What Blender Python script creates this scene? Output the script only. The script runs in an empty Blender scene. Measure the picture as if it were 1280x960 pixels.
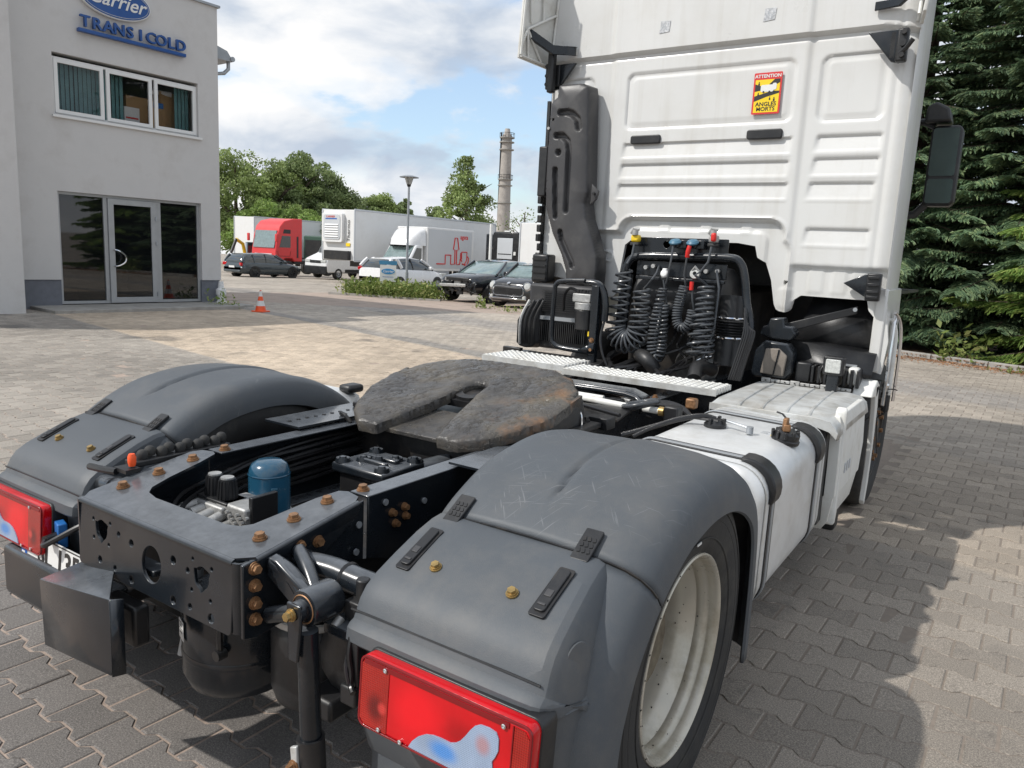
import bpy, bmesh, math, random
import numpy as np
from mathutils import Vector, Matrix

S = bpy.context.scene
COL = S.collection
random.seed(7)
RS = np.random.RandomState(11)
R = math.radians
PI = math.pi

# ------------------------------------------------------------------ camera
YAW, PITCH, ROLL, FPX = 0.58037878, 0.17035887, 0.05015835, 944.427
CAMPOS = Vector((1.874, -1.945, 1.591))
fw = Vector((-math.sin(YAW)*math.cos(PITCH), math.cos(YAW)*math.cos(PITCH), -math.sin(PITCH)))
rt = Vector((math.cos(YAW), math.sin(YAW), 0))
up = rt.cross(fw)
r2 = math.cos(ROLL)*rt + math.sin(ROLL)*up
u2 = -math.sin(ROLL)*rt + math.cos(ROLL)*up
cd = bpy.data.cameras.new('camera')
cam = bpy.data.objects.new('camera', cd)
COL.objects.link(cam)
cam.matrix_world = Matrix(((r2.x, u2.x, -fw.x, CAMPOS.x), (r2.y, u2.y, -fw.y, CAMPOS.y),
                           (r2.z, u2.z, -fw.z, CAMPOS.z), (0, 0, 0, 1)))
cd.sensor_width = 36
cd.lens = FPX*36/1280
cd.clip_start = 0.05
cd.clip_end = 3000
S.camera = cam

def view(p):
    d = Vector(p) - CAMPOS
    z = d.dot(fw)
    if z <= .05: return None
    return 640+FPX*d.dot(r2)/z, 480-FPX*d.dot(u2)/z, z

# ------------------------------------------------------------------ light
SUN_DIR = Vector((0.58, 0.76, -1.0)).normalized()      # the way the light travels
el = math.asin(-SUN_DIR.z)
w = bpy.data.worlds.new('World')
S.world = w
w.use_nodes = True
nt = w.node_tree
nt.nodes.clear()
def N(tree, typ, **kw):
    n = tree.nodes.new(typ)
    for k, v in kw.items():
        if k.startswith('i_'):
            k = k[2:]
            n.inputs[int(k) if k.isdigit() else k.replace('_', ' ')].default_value = v
        else: setattr(n, k, v)
    return n
def math_n(tree, op, a, b=None, c=None, clamp=False):
    n = tree.nodes.new('ShaderNodeMath'); n.operation = op; n.use_clamp = clamp
    for i, x in enumerate((a, b, c)):
        if x is None: continue
        if isinstance(x, (int, float)): n.inputs[i].default_value = x
        else: tree.links.new(x, n.inputs[i])
    return n.outputs[0]
def ramp_n(tree, fac, stops, interp='LINEAR'):
    n = tree.nodes.new('ShaderNodeValToRGB'); n.color_ramp.interpolation = interp
    e = n.color_ramp.elements
    while len(e) < len(stops): e.new(.5)
    for q, (p, c) in zip(e, stops):
        q.position = p; q.color = (c, c, c, 1) if isinstance(c, (int, float)) else (*c, 1)
    tree.links.new(fac, n.inputs[0])
    return n.outputs[0]
def mix_n(tree, fac, a, b, blend='MIX'):
    n = tree.nodes.new('ShaderNodeMix'); n.data_type = 'RGBA'; n.blend_type = blend
    for i, x in ((0, fac), (6, a), (7, b)):
        if isinstance(x, (int, float)): n.inputs[i].default_value = x
        elif isinstance(x, tuple): n.inputs[i].default_value = (*x, 1) if len(x) == 3 else x
        else: tree.links.new(x, n.inputs[i])
    return n.outputs[2]

sky = N(nt, 'ShaderNodeTexSky', sky_type='NISHITA', sun_disc=False, sun_elevation=el,
        sun_rotation=math.atan2(-SUN_DIR.x, -SUN_DIR.y), air_density=1.1, dust_density=1.2, ozone_density=1.4)
tc = N(nt, 'ShaderNodeTexCoord')
mp = N(nt, 'ShaderNodeMapping')
mp.inputs['Location'].default_value = (5.0, 0.4, 2.1)
mp.inputs['Rotation'].default_value = (0, 0, -R(6.5))
mp.inputs['Scale'].default_value = (1.0, 1.0, 2.3)
nt.links.new(tc.outputs['Generated'], mp.inputs[0])
n1 = N(nt, 'ShaderNodeTexNoise', i_Scale=4.2, i_Detail=9.0, i_Roughness=.52, i_Distortion=.15)
nt.links.new(mp.outputs[0], n1.inputs['Vector'])
n2 = N(nt, 'ShaderNodeTexNoise', i_Scale=7.5, i_Detail=8.0, i_Roughness=.55, i_Distortion=.4)
nt.links.new(mp.outputs[0], n2.inputs['Vector'])
cover = ramp_n(nt, n1.outputs[0], [(.37, 0), (.44, .75), (.51, 1)], 'EASE')
mpc = N(nt, 'ShaderNodeMapping'); mpc.inputs['Location'].default_value = (5.10, 0.14, 2.11)
mpc.inputs['Rotation'].default_value = (0, 0, -R(6.5))
mpc.inputs['Scale'].default_value = (1.0, 1.0, 2.3); nt.links.new(tc.outputs['Generated'], mpc.inputs[0])
n3 = N(nt, 'ShaderNodeTexNoise', i_Scale=4.4, i_Detail=7.0, i_Roughness=.5, i_Distortion=.2)
nt.links.new(mpc.outputs[0], n3.inputs['Vector'])
tone = math_n(nt, 'ADD', math_n(nt, 'MULTIPLY', n3.outputs[0], .65), math_n(nt, 'MULTIPLY', n2.outputs[0], .35))
shade = ramp_n(nt, tone, [(.40, (4.9, 5.7, 6.9)), (.48, (6.9, 7.4, 8.1)), (.54, (8.6, 8.8, 9.1)), (.60, (9.9, 9.8, 9.7))])
skyb = mix_n(nt, .30, mix_n(nt, 1.0, sky.outputs[0], (1.7, 1.85, 1.95), 'MULTIPLY'), (6.5, 7.4, 8.6))
cl = mix_n(nt, cover, skyb, shade)
bg = N(nt, 'ShaderNodeBackground', i_Strength=0.088)
nt.links.new(cl, bg.inputs[0])
wo = N(nt, 'ShaderNodeOutputWorld')
nt.links.new(bg.outputs[0], wo.inputs[0])

sd = bpy.data.lights.new('sun', 'SUN')
sd.energy = 3.05
sd.angle = R(1.0)
sd.color = (1.0, .962, .905)
sun = bpy.data.objects.new('sun', sd)
COL.objects.link(sun)
sun.rotation_euler = SUN_DIR.to_track_quat('-Z', 'Y').to_euler()
S.view_settings.view_transform = 'Standard'
S.view_settings.look = 'None'
S.view_settings.exposure = 0.26
S.view_settings.gamma = 1

# ------------------------------------------------------------------ helpers
class G:
    """collects geometry for ONE mesh object"""
    def __init__(s): s.v = []; s.f = []; s.M = None
    def add(s, vs, fs):
        o = len(s.v)
        s.v.extend([s.M @ Vector(p) for p in vs] if s.M is not None else [Vector(p) for p in vs])
        s.f.extend([tuple(i+o for i in f) for f in fs]); return s
    def box(s, c, d, rot=None, taper=1.0):
        x, y, z = d[0]/2, d[1]/2, d[2]/2
        vs = [Vector((a*x*(taper if q > 0 else 1), b*y*(taper if q > 0 else 1), q*z)) for q in (-1, 1) for a, b in ((-1,-1),(1,-1),(1,1),(-1,1))]
        if rot is not None: vs = [rot @ p for p in vs]
        vs = [p+Vector(c) for p in vs]
        return s.add(vs, [(3,2,1,0),(4,5,6,7),(0,1,5,4),(1,2,6,5),(2,3,7,6),(3,0,4,7)])
    def b2(s, a, b):
        return s.box([(a[i]+b[i])/2 for i in range(3)], [abs(b[i]-a[i]) for i in range(3)])
    def cyl(s, p0, p1, r0, r1=None, n=16, caps=True):
        r1 = r0 if r1 is None else r1
        p0 = Vector(p0); p1 = Vector(p1); d = (p1-p0).normalized()
        q = d.to_track_quat('Z', 'Y')
        vs = []
        for p, r in ((p0, r0), (p1, r1)):
            for i in range(n):
                a = 2*PI*i/n
                vs.append(p + q @ Vector((r*math.cos(a), r*math.sin(a), 0)))
        fs = [(i, (i+1) % n, n+(i+1) % n, n+i) for i in range(n)]
        if caps: fs += [tuple(range(n-1, -1, -1)), tuple(range(n, 2*n))]
        return s.add(vs, fs)
    def lathe(s, prof, o=(0,0,0), ax=(0,0,1), n=24, closed=False):
        q = Vector(ax).normalized().to_track_quat('Z', 'Y'); o = Vector(o); vs = []; fs = []
        for r, h in prof:
            for i in range(n):
                a = 2*PI*i/n
                vs.append(o + q @ Vector((r*math.cos(a), r*math.sin(a), h)))
        m = len(prof)
        for j in range(m if closed else m-1):
            k = (j+1) % m
            for i in range(n):
                fs.append((j*n+i, j*n+(i+1) % n, k*n+(i+1) % n, k*n+i))
        return s.add(vs, fs)
    def tube(s, pts, r, n=8, caps=True, sub=0):
        pts = [Vector(p) for p in pts]
        if sub:
            out = []
            L = len(pts)
            for i in range(L-1):
                a, b, c, d = pts[max(i-1, 0)], pts[i], pts[i+1], pts[min(i+2, L-1)]
                for k in range(sub):
                    t = k/sub
                    out.append(.5*((2*b)+(c-a)*t+(2*a-5*b+4*c-d)*t*t+(3*b-a-3*c+d)*t**3))
            pts = out+[pts[-1]]
        nn = None; vs = []
        for i, p in enumerate(pts):
            t = (pts[min(i+1, len(pts)-1)]-pts[max(i-1, 0)])
            if t.length < 1e-9: t = Vector((0, 0, 1))
            t.normalize()
            if nn is None:
                nn = t.orthogonal().normalized()
            else:
                nn = (nn - t*nn.dot(t))
                nn = nn.normalized() if nn.length > 1e-6 else t.orthogonal().normalized()
            bb = t.cross(nn)
            rr = r(i/(len(pts)-1)) if callable(r) else r
            for k in range(n):
                a = 2*PI*k/n
                vs.append(p+rr*(math.cos(a)*nn+math.sin(a)*bb))
        fs = []
        for i in range(len(pts)-1):
            for k in range(n):
                fs.append((i*n+k, i*n+(k+1) % n, (i+1)*n+(k+1) % n, (i+1)*n+k))
        if caps: fs += [tuple(range(n-1, -1, -1)), tuple(range((len(pts)-1)*n, len(pts)*n))]
        return s.add(vs, fs)
    def prism(s, poly, plane, a, b):
        """poly of 2-D points; plane 'yz','xz','xy'; extruded from a to b along the third axis"""
        def P(p, h):
            return {'yz': (h, p[0], p[1]), 'xz': (p[0], h, p[1]), 'xy': (p[0], p[1], h)}[plane]
        n = len(poly)
        return s.add([P(p, a) for p in poly]+[P(p, b) for p in poly],
              [tuple(range(n-1, -1, -1)), tuple(range(n, 2*n))]+[(i, (i+1) % n, n+(i+1) % n, n+i) for i in range(n)])
    def loft(s, secs, closed=True, caps=True):
        n = len(secs[0]); vs = [p for c in secs for p in c]; fs = []
        for j in range(len(secs)-1):
            for i in range(n if closed else n-1):
                fs.append((j*n+i, j*n+(i+1) % n, (j+1)*n+(i+1) % n, (j+1)*n+i))
        if caps and closed: fs += [tuple(range(n-1, -1, -1)), tuple(range((len(secs)-1)*n, len(secs)*n))]
        return s.add(vs, fs)
    def mirror(s):
        n = G(); n.v = [Vector((-p.x, p.y, p.z)) for p in s.v]; n.f = [tuple(reversed(f)) for f in s.f]; return n
    def build(s, name, mat, parent=None, ang=38, bevel=0, loc=None, solid=0, flip=False):
        me = bpy.data.meshes.new(name)
        me.from_pydata([tuple(p) for p in s.v], [], s.f)
        bm = bmesh.new(); bm.from_mesh(me)
        bmesh.ops.recalc_face_normals(bm, faces=bm.faces)
        bm.to_mesh(me); bm.free()
        o = bpy.data.objects.new(name, me)
        me.materials.append(mat)
        finish(me, ang)
        COL.objects.link(o)
        if parent is not None: o.parent = parent
        if loc is not None: o.location = loc
        if solid:
            m = o.modifiers.new('solid', 'SOLIDIFY'); m.thickness = solid; m.offset = -1
        if bevel:
            m = o.modifiers.new('bevel', 'BEVEL'); m.width = bevel; m.segments = 2; m.limit_method = 'ANGLE'; m.angle_limit = R(35)
            m.harden_normals = False
        return o
def finish(me, ang=38):
    me.polygons.foreach_set('use_smooth', [True]*len(me.polygons))
    me.set_sharp_from_angle(angle=R(ang))
    me.update()
def npmesh(name, v, f, mat, parent=None, ang=None, kind=None):
    """fast mesh from numpy arrays; f is (m,3) or (m,4)"""
    me = bpy.data.meshes.new(name)
    v = np.asarray(v, dtype=np.float32); f = np.asarray(f, dtype=np.int32)
    k = f.shape[1]
    me.vertices.add(len(v)); me.vertices.foreach_set('co', v.ravel())
    me.loops.add(f.size); me.loops.foreach_set('vertex_index', f.ravel())
    me.polygons.add(len(f)); me.polygons.foreach_set('loop_start', np.arange(len(f), dtype=np.int32)*k)
    me.update(calc_edges=True); me.validate()
    me.materials.append(mat)
    me.polygons.foreach_set('use_smooth', [False]*len(f))
    if ang: finish(me, ang)
    o = bpy.data.objects.new(name, me); COL.objects.link(o)
    if parent is not None: o.parent = parent
    if kind: o['kind'] = kind
    return o
def empty(name, loc=(0,0,0), rz=0, label=None, cat=None, group=None, kind=None):
    o = bpy.data.objects.new(name, None); COL.objects.link(o)
    o.location = loc; o.rotation_euler = (0, 0, rz); o.empty_display_size = .2
    tag(o, label, cat, group, kind)
    return o
def tag(o, label=None, cat=None, group=None, kind=None):
    if label: o['label'] = label
    if cat: o['category'] = cat
    if group: o['group'] = group
    if kind: o['kind'] = kind
    return o
def empty_part(name, parent, loc=(0,0,0)):
    o = bpy.data.objects.new(name, None); COL.objects.link(o); o.parent = parent; o.location = loc
    o.empty_display_size = .1
    return o
def copy_tree(o, parent=None):
    c = o.copy(); COL.objects.link(c); c.parent = parent
    for ch in list(o.children): copy_tree(ch, c)
    return c
def rep(o, parent, mat4):
    """a copy of a part placed by a matrix relative to its parent"""
    c = o.copy(); COL.objects.link(c); c.parent = parent; c.matrix_local = mat4
    return c
def curve_mesh(cu, name, mat, parent, M):
    t = bpy.data.objects.new('tmp', cu); COL.objects.link(t)
    dg = bpy.context.evaluated_depsgraph_get(); dg.update()
    me = bpy.data.meshes.new_from_object(t.evaluated_get(dg))
    bpy.data.objects.remove(t); bpy.data.curves.remove(cu)
    me.name = name
    me.materials.clear(); me.materials.append(mat)
    me.transform(M)
    o = bpy.data.objects.new(name, me); COL.objects.link(o)
    if parent is not None: o.parent = parent
    return o
def circ(cx, cy, r, n=20, ry=None, a0=0):
    return [(cx+r*math.cos(a0+2*PI*i/n), cy+(ry or r)*math.sin(a0+2*PI*i/n)) for i in range(n)]
def rrect(x0, y0, x1, y1, r, n=4):
    o = []
    for cx, cy, a in ((x1-r, y1-r, 0), (x0+r, y1-r, 90), (x0+r, y0+r, 180), (x1-r, y0+r, 270)):
        for i in range(n+1):
            t = R(a+90*i/n); o.append((cx+r*math.cos(t), cy+r*math.sin(t)))
    return o
def plate(name, loops, t, M, mat, parent=None, bevel=0):
    """flat plate with holes: first loop the outline, the others holes; thickness t; M places local xy-plane"""
    cu = bpy.data.curves.new('c', 'CURVE'); cu.dimensions = '2D'; cu.fill_mode = 'BOTH'
    cu.extrude = max(t/2-bevel, 0); cu.bevel_depth = bevel; cu.bevel_resolution = 2
    if bevel: cu.offset = -bevel
    for lp in loops:
        sp = cu.splines.new('POLY'); sp.points.add(len(lp)-1); sp.use_cyclic_u = True
        for i, p in enumerate(lp): sp.points[i].co = (p[0], p[1], 0, 1)
    o = curve_mesh(cu, name, mat, parent, M)
    finish(o.data, 30)
    return o
def text(name, body, size, M, mat, parent=None, ext=.001, sx=1.0, offset=0.0, shear=0.0, align='CENTER'):
    cu = bpy.data.curves.new('t', 'FONT'); cu.body = body; cu.size = size; cu.extrude = ext
    cu.align_x = align; cu.align_y = 'CENTER'; cu.offset = offset; cu.shear = shear; cu.resolution_u = 3
    return curve_mesh(cu, name, mat, parent, M @ Matrix.Diagonal((sx, 1, 1, 1)))
def frame(o, x, y):
    """matrix with local x, y axes along the given world directions at origin o"""
    x = Vector(x).normalized(); y = Vector(y); y = (y-x*y.dot(x)).normalized(); z = x.cross(y)
    return Matrix(((x.x, y.x, z.x, o[0]), (x.y, y.y, z.y, o[1]), (x.z, y.z, z.z, o[2]), (0, 0, 0, 1)))

def gz(x, y):
    s = -.6*x+.8*y-15
    return -.0175*(math.log1p(math.exp(min(s, 40)/2.0))*2.0 if s < 60 else s)
# ------------------------------------------------------------------ materials
def mat(name, col, rough=.5, metal=0.0, var=.12, vs=6.0, bump=0.0, bs=60.0, coat=0.0, dirt=None, dirt_amt=.5, dirt_scale=3.0,
        dirt_lo=.5, dirt_hi=.7, spec=.5, rvar=.08, alpha=None, trans=0.0, scratches=0.0, updust_sheen=0.0, streak=0.0):
    m = bpy.data.materials.new(name); m.use_nodes = True; t = m.node_tree; b = t.nodes['Principled BSDF']
    gco = N(t, 'ShaderNodeTexCoord').outputs['Object']
    ns = N(t, 'ShaderNodeTexNoise', i_Scale=vs, i_Detail=6.0, i_Roughness=.6); t.links.new(gco, ns.inputs['Vector'])
    lo = tuple(c*(1-var) for c in col); hi = tuple(min(1, c*(1+var)) for c in col)
    c = ramp_n(t, ns.outputs[0], [(.3, lo), (.7, hi)])
    if dirt:
        nd = N(t, 'ShaderNodeTexNoise', i_Scale=dirt_scale, i_Detail=9.0, i_Roughness=.68); t.links.new(gco, nd.inputs['Vector'])
        fac = math_n(t, 'MULTIPLY', ramp_n(t, nd.outputs[0], [(dirt_lo, 0), (dirt_hi, 1)]), dirt_amt)
        c = mix_n(t, fac, c, dirt)
    if streak:
        mps = N(t, 'ShaderNodeMapping'); mps.inputs['Scale'].default_value = (14, 14, .8); t.links.new(gco, mps.inputs[0])
        nst = N(t, 'ShaderNodeTexNoise', i_Scale=1.0, i_Detail=5.0, i_Roughness=.6); t.links.new(mps.outputs[0], nst.inputs['Vector'])
        c = mix_n(t, math_n(t, 'MULTIPLY', ramp_n(t, nst.outputs[0], [(.5, 0), (.72, 1)]), streak), c, (.40, .37, .31))
    if updust_sheen:  # upward faces: dust mixed with a painted bluish sky sheen
        ge = N(t, 'ShaderNodeNewGeometry'); sx = N(t, 'ShaderNodeSeparateXYZ'); t.links.new(ge.outputs['Normal'], sx.inputs[0])
        nd2 = N(t, 'ShaderNodeTexNoise', i_Scale=14.0, i_Detail=7.0, i_Roughness=.7); t.links.new(gco, nd2.inputs['Vector'])
        f2 = math_n(t, 'MULTIPLY', ramp_n(t, sx.outputs[2], [(.55, 0), (.95, 1)]), math_n(t, 'MULTIPLY', nd2.outputs[0], updust_sheen*1.6))
        c = mix_n(t, f2, c, (.20, .215, .235))
    if scratches:
        w2 = N(t, 'ShaderNodeTexNoise', i_Scale=3.5, i_Detail=3.0); t.links.new(gco, w2.inputs['Vector'])
        f3 = None
        for ang_, sc_, th_ in ((.5, (190, 7, 7), .70), (-.7, (160, 8, 8), .71), (1.35, (210, 6, 6), .70)):
            mpn = N(t, 'ShaderNodeMapping'); mpn.inputs['Rotation'].default_value = (0, 0, ang_)
            mp2 = N(t, 'ShaderNodeMapping'); mp2.inputs['Scale'].default_value = sc_
            t.links.new(gco, mpn.inputs[0]); t.links.new(mpn.outputs[0], mp2.inputs[0])
            w1 = N(t, 'ShaderNodeTexNoise', i_Scale=1.0, i_Detail=2.0); t.links.new(mp2.outputs[0], w1.inputs['Vector'])
            q = ramp_n(t, w1.outputs[0], [(th_-.03, 0), (th_, 1)])
            f3 = q if f3 is None else math_n(t, 'MAXIMUM', f3, q)
        f3 = math_n(t, 'MULTIPLY', f3, ramp_n(t, w2.outputs[0], [(.45, 0), (.62, scratches)]))
        c = mix_n(t, f3, c, (.26, .27, .28))
    t.links.new(c, b.inputs['Base Color'])
    rn = ramp_n(t, ns.outputs[0], [(.25, max(0, rough-rvar)), (.75, min(1, rough+rvar))])
    t.links.new(rn, b.inputs['Roughness'])
    b.inputs['Metallic'].default_value = metal
    b.inputs['Specular IOR Level'].default_value = spec
    b.inputs['Coat Weight'].default_value = coat
    b.inputs['Coat Roughness'].default_value = .08
    if trans: b.inputs['Transmission Weight'].default_value = trans
    if alpha is not None: b.inputs['Alpha'].default_value = alpha
    if bump:
        nb = N(t, 'ShaderNodeTexNoise', i_Scale=bs, i_Detail=5.0, i_Roughness=.6); t.links.new(gco, nb.inputs['Vector'])
        bp = N(t, 'ShaderNodeBump', i_Strength=min(1, bump), i_Distance=.004); t.links.new(nb.outputs[0], bp.inputs['Height'])
        t.links.new(bp.outputs[0], b.inputs['Normal'])
    return m

M = {}
M['frame'] = mat('chassis_paint', (.010, .013, .017), .24, coat=.18, spec=.4, var=.2, dirt=(.045, .044, .042), dirt_amt=.3, dirt_scale=5, bump=.08, bs=25, updust_sheen=.50)
M['black'] = mat('black_plastic', (.014, .0145, .016), .42, var=.25, bump=.15, bs=90, dirt=(.06, .056, .05), dirt_amt=.35, dirt_scale=6)
M['dark'] = mat('dark_greasy_metal', (.012, .012, .013), .42, var=.4, bump=.4, bs=30, dirt=(.06, .05, .04), dirt_amt=.6, dirt_scale=9)
M['duct'] = mat('duct_plastic', (.046, .045, .047), .42, var=.1, bump=.12, bs=180, dirt=(.13, .125, .115), dirt_amt=.3, dirt_scale=3)
M['fender'] = mat('mudguard_plastic', (.072, .081, .091), .55, var=.08, vs=3, bump=.22, bs=420, dirt=(.16, .15, .135), dirt_amt=.55, dirt_scale=3.2, dirt_lo=.48, dirt_hi=.75)
M['fender_top'] = mat('mudguard_plastic_scuffed', (.072, .081, .091), .55, var=.08, vs=3, bump=.22, bs=420, dirt=(.16, .15, .135), dirt_amt=.4, dirt_scale=3.2, dirt_lo=.48, dirt_hi=.75, scratches=.28)
M['rubber'] = mat('tyre_rubber', (.022, .022, .022), .75, var=.3, bump=.3, bs=70, dirt=(.07, .065, .055), dirt_amt=.5, dirt_scale=7)
M['rim'] = mat('rim_paint', (.52, .49, .42), .30, metal=.35, var=.06, dirt=(.27, .23, .15), dirt_amt=.6, dirt_scale=5.5, dirt_lo=.5, dirt_hi=.68, bump=.1, bs=40)
M['alu'] = mat('brushed_aluminium', (.66, .67, .67), .42, metal=.4, var=.06, vs=14, bump=.08, bs=120, dirt=(.42, .40, .35), dirt_amt=.5, dirt_scale=6, dirt_lo=.5, dirt_hi=.75)
M['alu2'] = mat('weathered_aluminium', (.60, .61, .60), .5, metal=.4, var=.12, vs=9, bump=.15, bs=60, dirt=(.30, .27, .22), dirt_amt=.8, dirt_scale=8, dirt_lo=.42, dirt_hi=.75)
M['white'] = mat('cab_white_paint', (.64, .64, .625), .33, coat=.25, var=.025, vs=2, dirt=(.50, .475, .42), dirt_amt=.35, dirt_scale=2.4, dirt_lo=.48, dirt_hi=.8, bump=.03, bs=8, streak=.22)
M['white2'] = mat('trim_white_paint', (.70, .70, .67), .45, var=.05, dirt=(.38, .35, .29), dirt_amt=.5, dirt_scale=6)
M['rust'] = mat('rusty_zinc_bolt', (.27, .145, .07), .5, metal=.4, var=.35, vs=50, dirt=(.12, .05, .02), dirt_amt=.6, dirt_scale=60)
M['zinc'] = mat('yellow_zinc', (.36, .25, .10), .4, metal=.7, var=.25, vs=40)
M['disc'] = mat('rusty_wheel_disc', (.20, .17, .12), .6, metal=.2, var=.3, vs=12, dirt=(.06, .045, .03), dirt_amt=.85, dirt_scale=9, dirt_lo=.4, dirt_hi=.6)
M['castalu'] = mat('cast_aluminium', (.42, .42, .41), .55, metal=.55, var=.2, vs=30, bump=.3, bs=100, dirt=(.10, .09, .08), dirt_amt=.6, dirt_scale=14)
M['cable'] = mat('black_cable', (.014, .014, .015), .32, var=.2)
M['hose'] = mat('coiled_hose', (.060, .066, .074), .3, var=.2, dirt=(.14, .14, .13), dirt_amt=.3, dirt_scale=20)
M['blue_can'] = mat('blue_filter_paint', (.014, .075, .135), .25, coat=.5, var=.15, dirt=(.08, .09, .08), dirt_amt=.5, dirt_scale=12)
M['red_plastic'] = mat('red_plastic', (.62, .02, .015), .4, var=.1)
M['yellow_plastic'] = mat('yellow_plastic', (.75, .52, .02), .4, var=.1)
M['blue_plastic'] = mat('blue_plastic', (.02, .14, .42), .4, var=.1)
M['teal_plastic'] = mat('blue_grey_plastic', (.06, .16, .24), .45, var=.1)
M['orange_plastic'] = mat('orange_cap', (.85, .10, .02), .4, var=.1)
M['trim_mud'] = mat('dried_mud', (.20, .175, .15), .85, var=.25, bump=.5, bs=60)
M['grease'] = None
M['sticker_w'] = mat('white_print', (.72, .72, .70), .5, var=.03)
M['sticker_k'] = mat('black_print', (.02, .02, .02), .5, var=.03)
M['sticker_r'] = mat('red_print', (.62, .03, .03), .5, var=.03)
M['sticker_y'] = mat('yellow_print', (.86, .60, .01), .5, var=.03)
M['sticker_b'] = mat('blue_print', (.01, .10, .40), .5, var=.03)
M['silver'] = mat('silver_print', (.5, .5, .5), .35, metal=.6, var=.3, vs=80)
M['render'] = mat('wall_render', (.58, .57, .56), .85, var=.05, vs=1.2, bump=.35, bs=110, dirt=(.42, .40, .38), dirt_amt=.5, dirt_scale=1.2)
M['plinth'] = mat('plinth_render', (.15, .16, .185), .8, var=.12, vs=8, bump=.6, bs=150)
M['alu_frame'] = mat('door_frame_aluminium', (.40, .41, .42), .4, metal=.35, var=.04)
M['pvc'] = mat('white_window_pvc', (.74, .74, .73), .4, var=.02)
M['curtain'] = mat('teal_vertical_blind', (.14, .30, .31), .8, var=.15)
M['interior'] = mat('dark_room', (.02, .021, .022), .9, var=.3)
M['carton'] = mat('cardboard', (.36, .22, .10), .8, var=.1)
M['concrete'] = mat('concrete', (.33, .315, .29), .85, var=.15, vs=5, bump=.5, bs=60, dirt=(.19, .18, .155), dirt_amt=.6, dirt_scale=4)
M['signblue'] = mat('sign_blue', (.008, .07, .27), .4, var=.06, coat=.2)
M['galv'] = mat('galvanised_steel', (.36, .38, .40), .45, metal=.5, var=.1)
M['trailer'] = mat('trailer_white', (.72, .72, .71), .45, var=.03, vs=1, dirt=(.5, .48, .44), dirt_amt=.3, dirt_scale=1)
M['trailer_grey'] = mat('trailer_grey', (.52, .54, .56), .5, var=.03, vs=1)
M['red_paint'] = mat('red_truck_paint', (.62, .028, .03), .4, coat=.3, var=.06)
M['carwhite'] = mat('car_white_paint', (.72, .72, .72), .25, coat=.6, var=.02)
M['cargrey'] = mat('car_slate_paint', (.05, .065, .075), .22, coat=.8, var=.04, metal=.3)
M['carblack'] = mat('car_black_paint', (.010, .011, .014), .2, coat=.8, var=.1)
M['mirror_glass'] = mat('mirror_glass', (.07, .09, .085), .06, metal=1, var=.1)
M['chrome'] = mat('chrome', (.75, .75, .76), .12, metal=1, var=.05)
M['lampglass'] = mat('lamp_glass', (.50, .51, .49), .2, var=.25, vs=60, coat=.5, bump=.5, bs=150)
M['grille'] = mat('radiator_black', (.03, .03, .032), .5, var=.3, dirt=(.12,.11,.1), dirt_amt=.4, dirt_scale=10)
def glass_mat(name, tint, rough=.03, mixr=.35):
    m = bpy.data.materials.new(name); m.use_nodes = True; t = m.node_tree; b = t.nodes['Principled BSDF']
    b.inputs['Base Color'].default_value = (*tint, 1); b.inputs['Roughness'].default_value = rough
    b.inputs['IOR'].default_value = 1.6; b.inputs['Specular IOR Level'].default_value = .8
    tr = N(t, 'ShaderNodeBsdfTransparent'); mx = N(t, 'ShaderNodeMixShader'); mx.inputs[0].default_value = mixr
    t.links.new(tr.outputs[0], mx.inputs[1]); t.links.new(b.outputs[0], mx.inputs[2])
    t.links.new(mx.outputs[0], t.nodes['Material Output'].inputs[0])
    return m
M['pane'] = glass_mat('window_glass', (.01, .012, .013), .02, .22)
M['doorpane'] = glass_mat('door_glass', (.008, .009, .010), .02, .72)
M['carglass'] = mat('car_glass', (.020, .028, .030), .05, var=.2, coat=.6, spec=.9)
M['windshield'] = mat('windscreen_glass', (.16, .22, .22), .08, var=.2, coat=.6, spec=.8)
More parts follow.
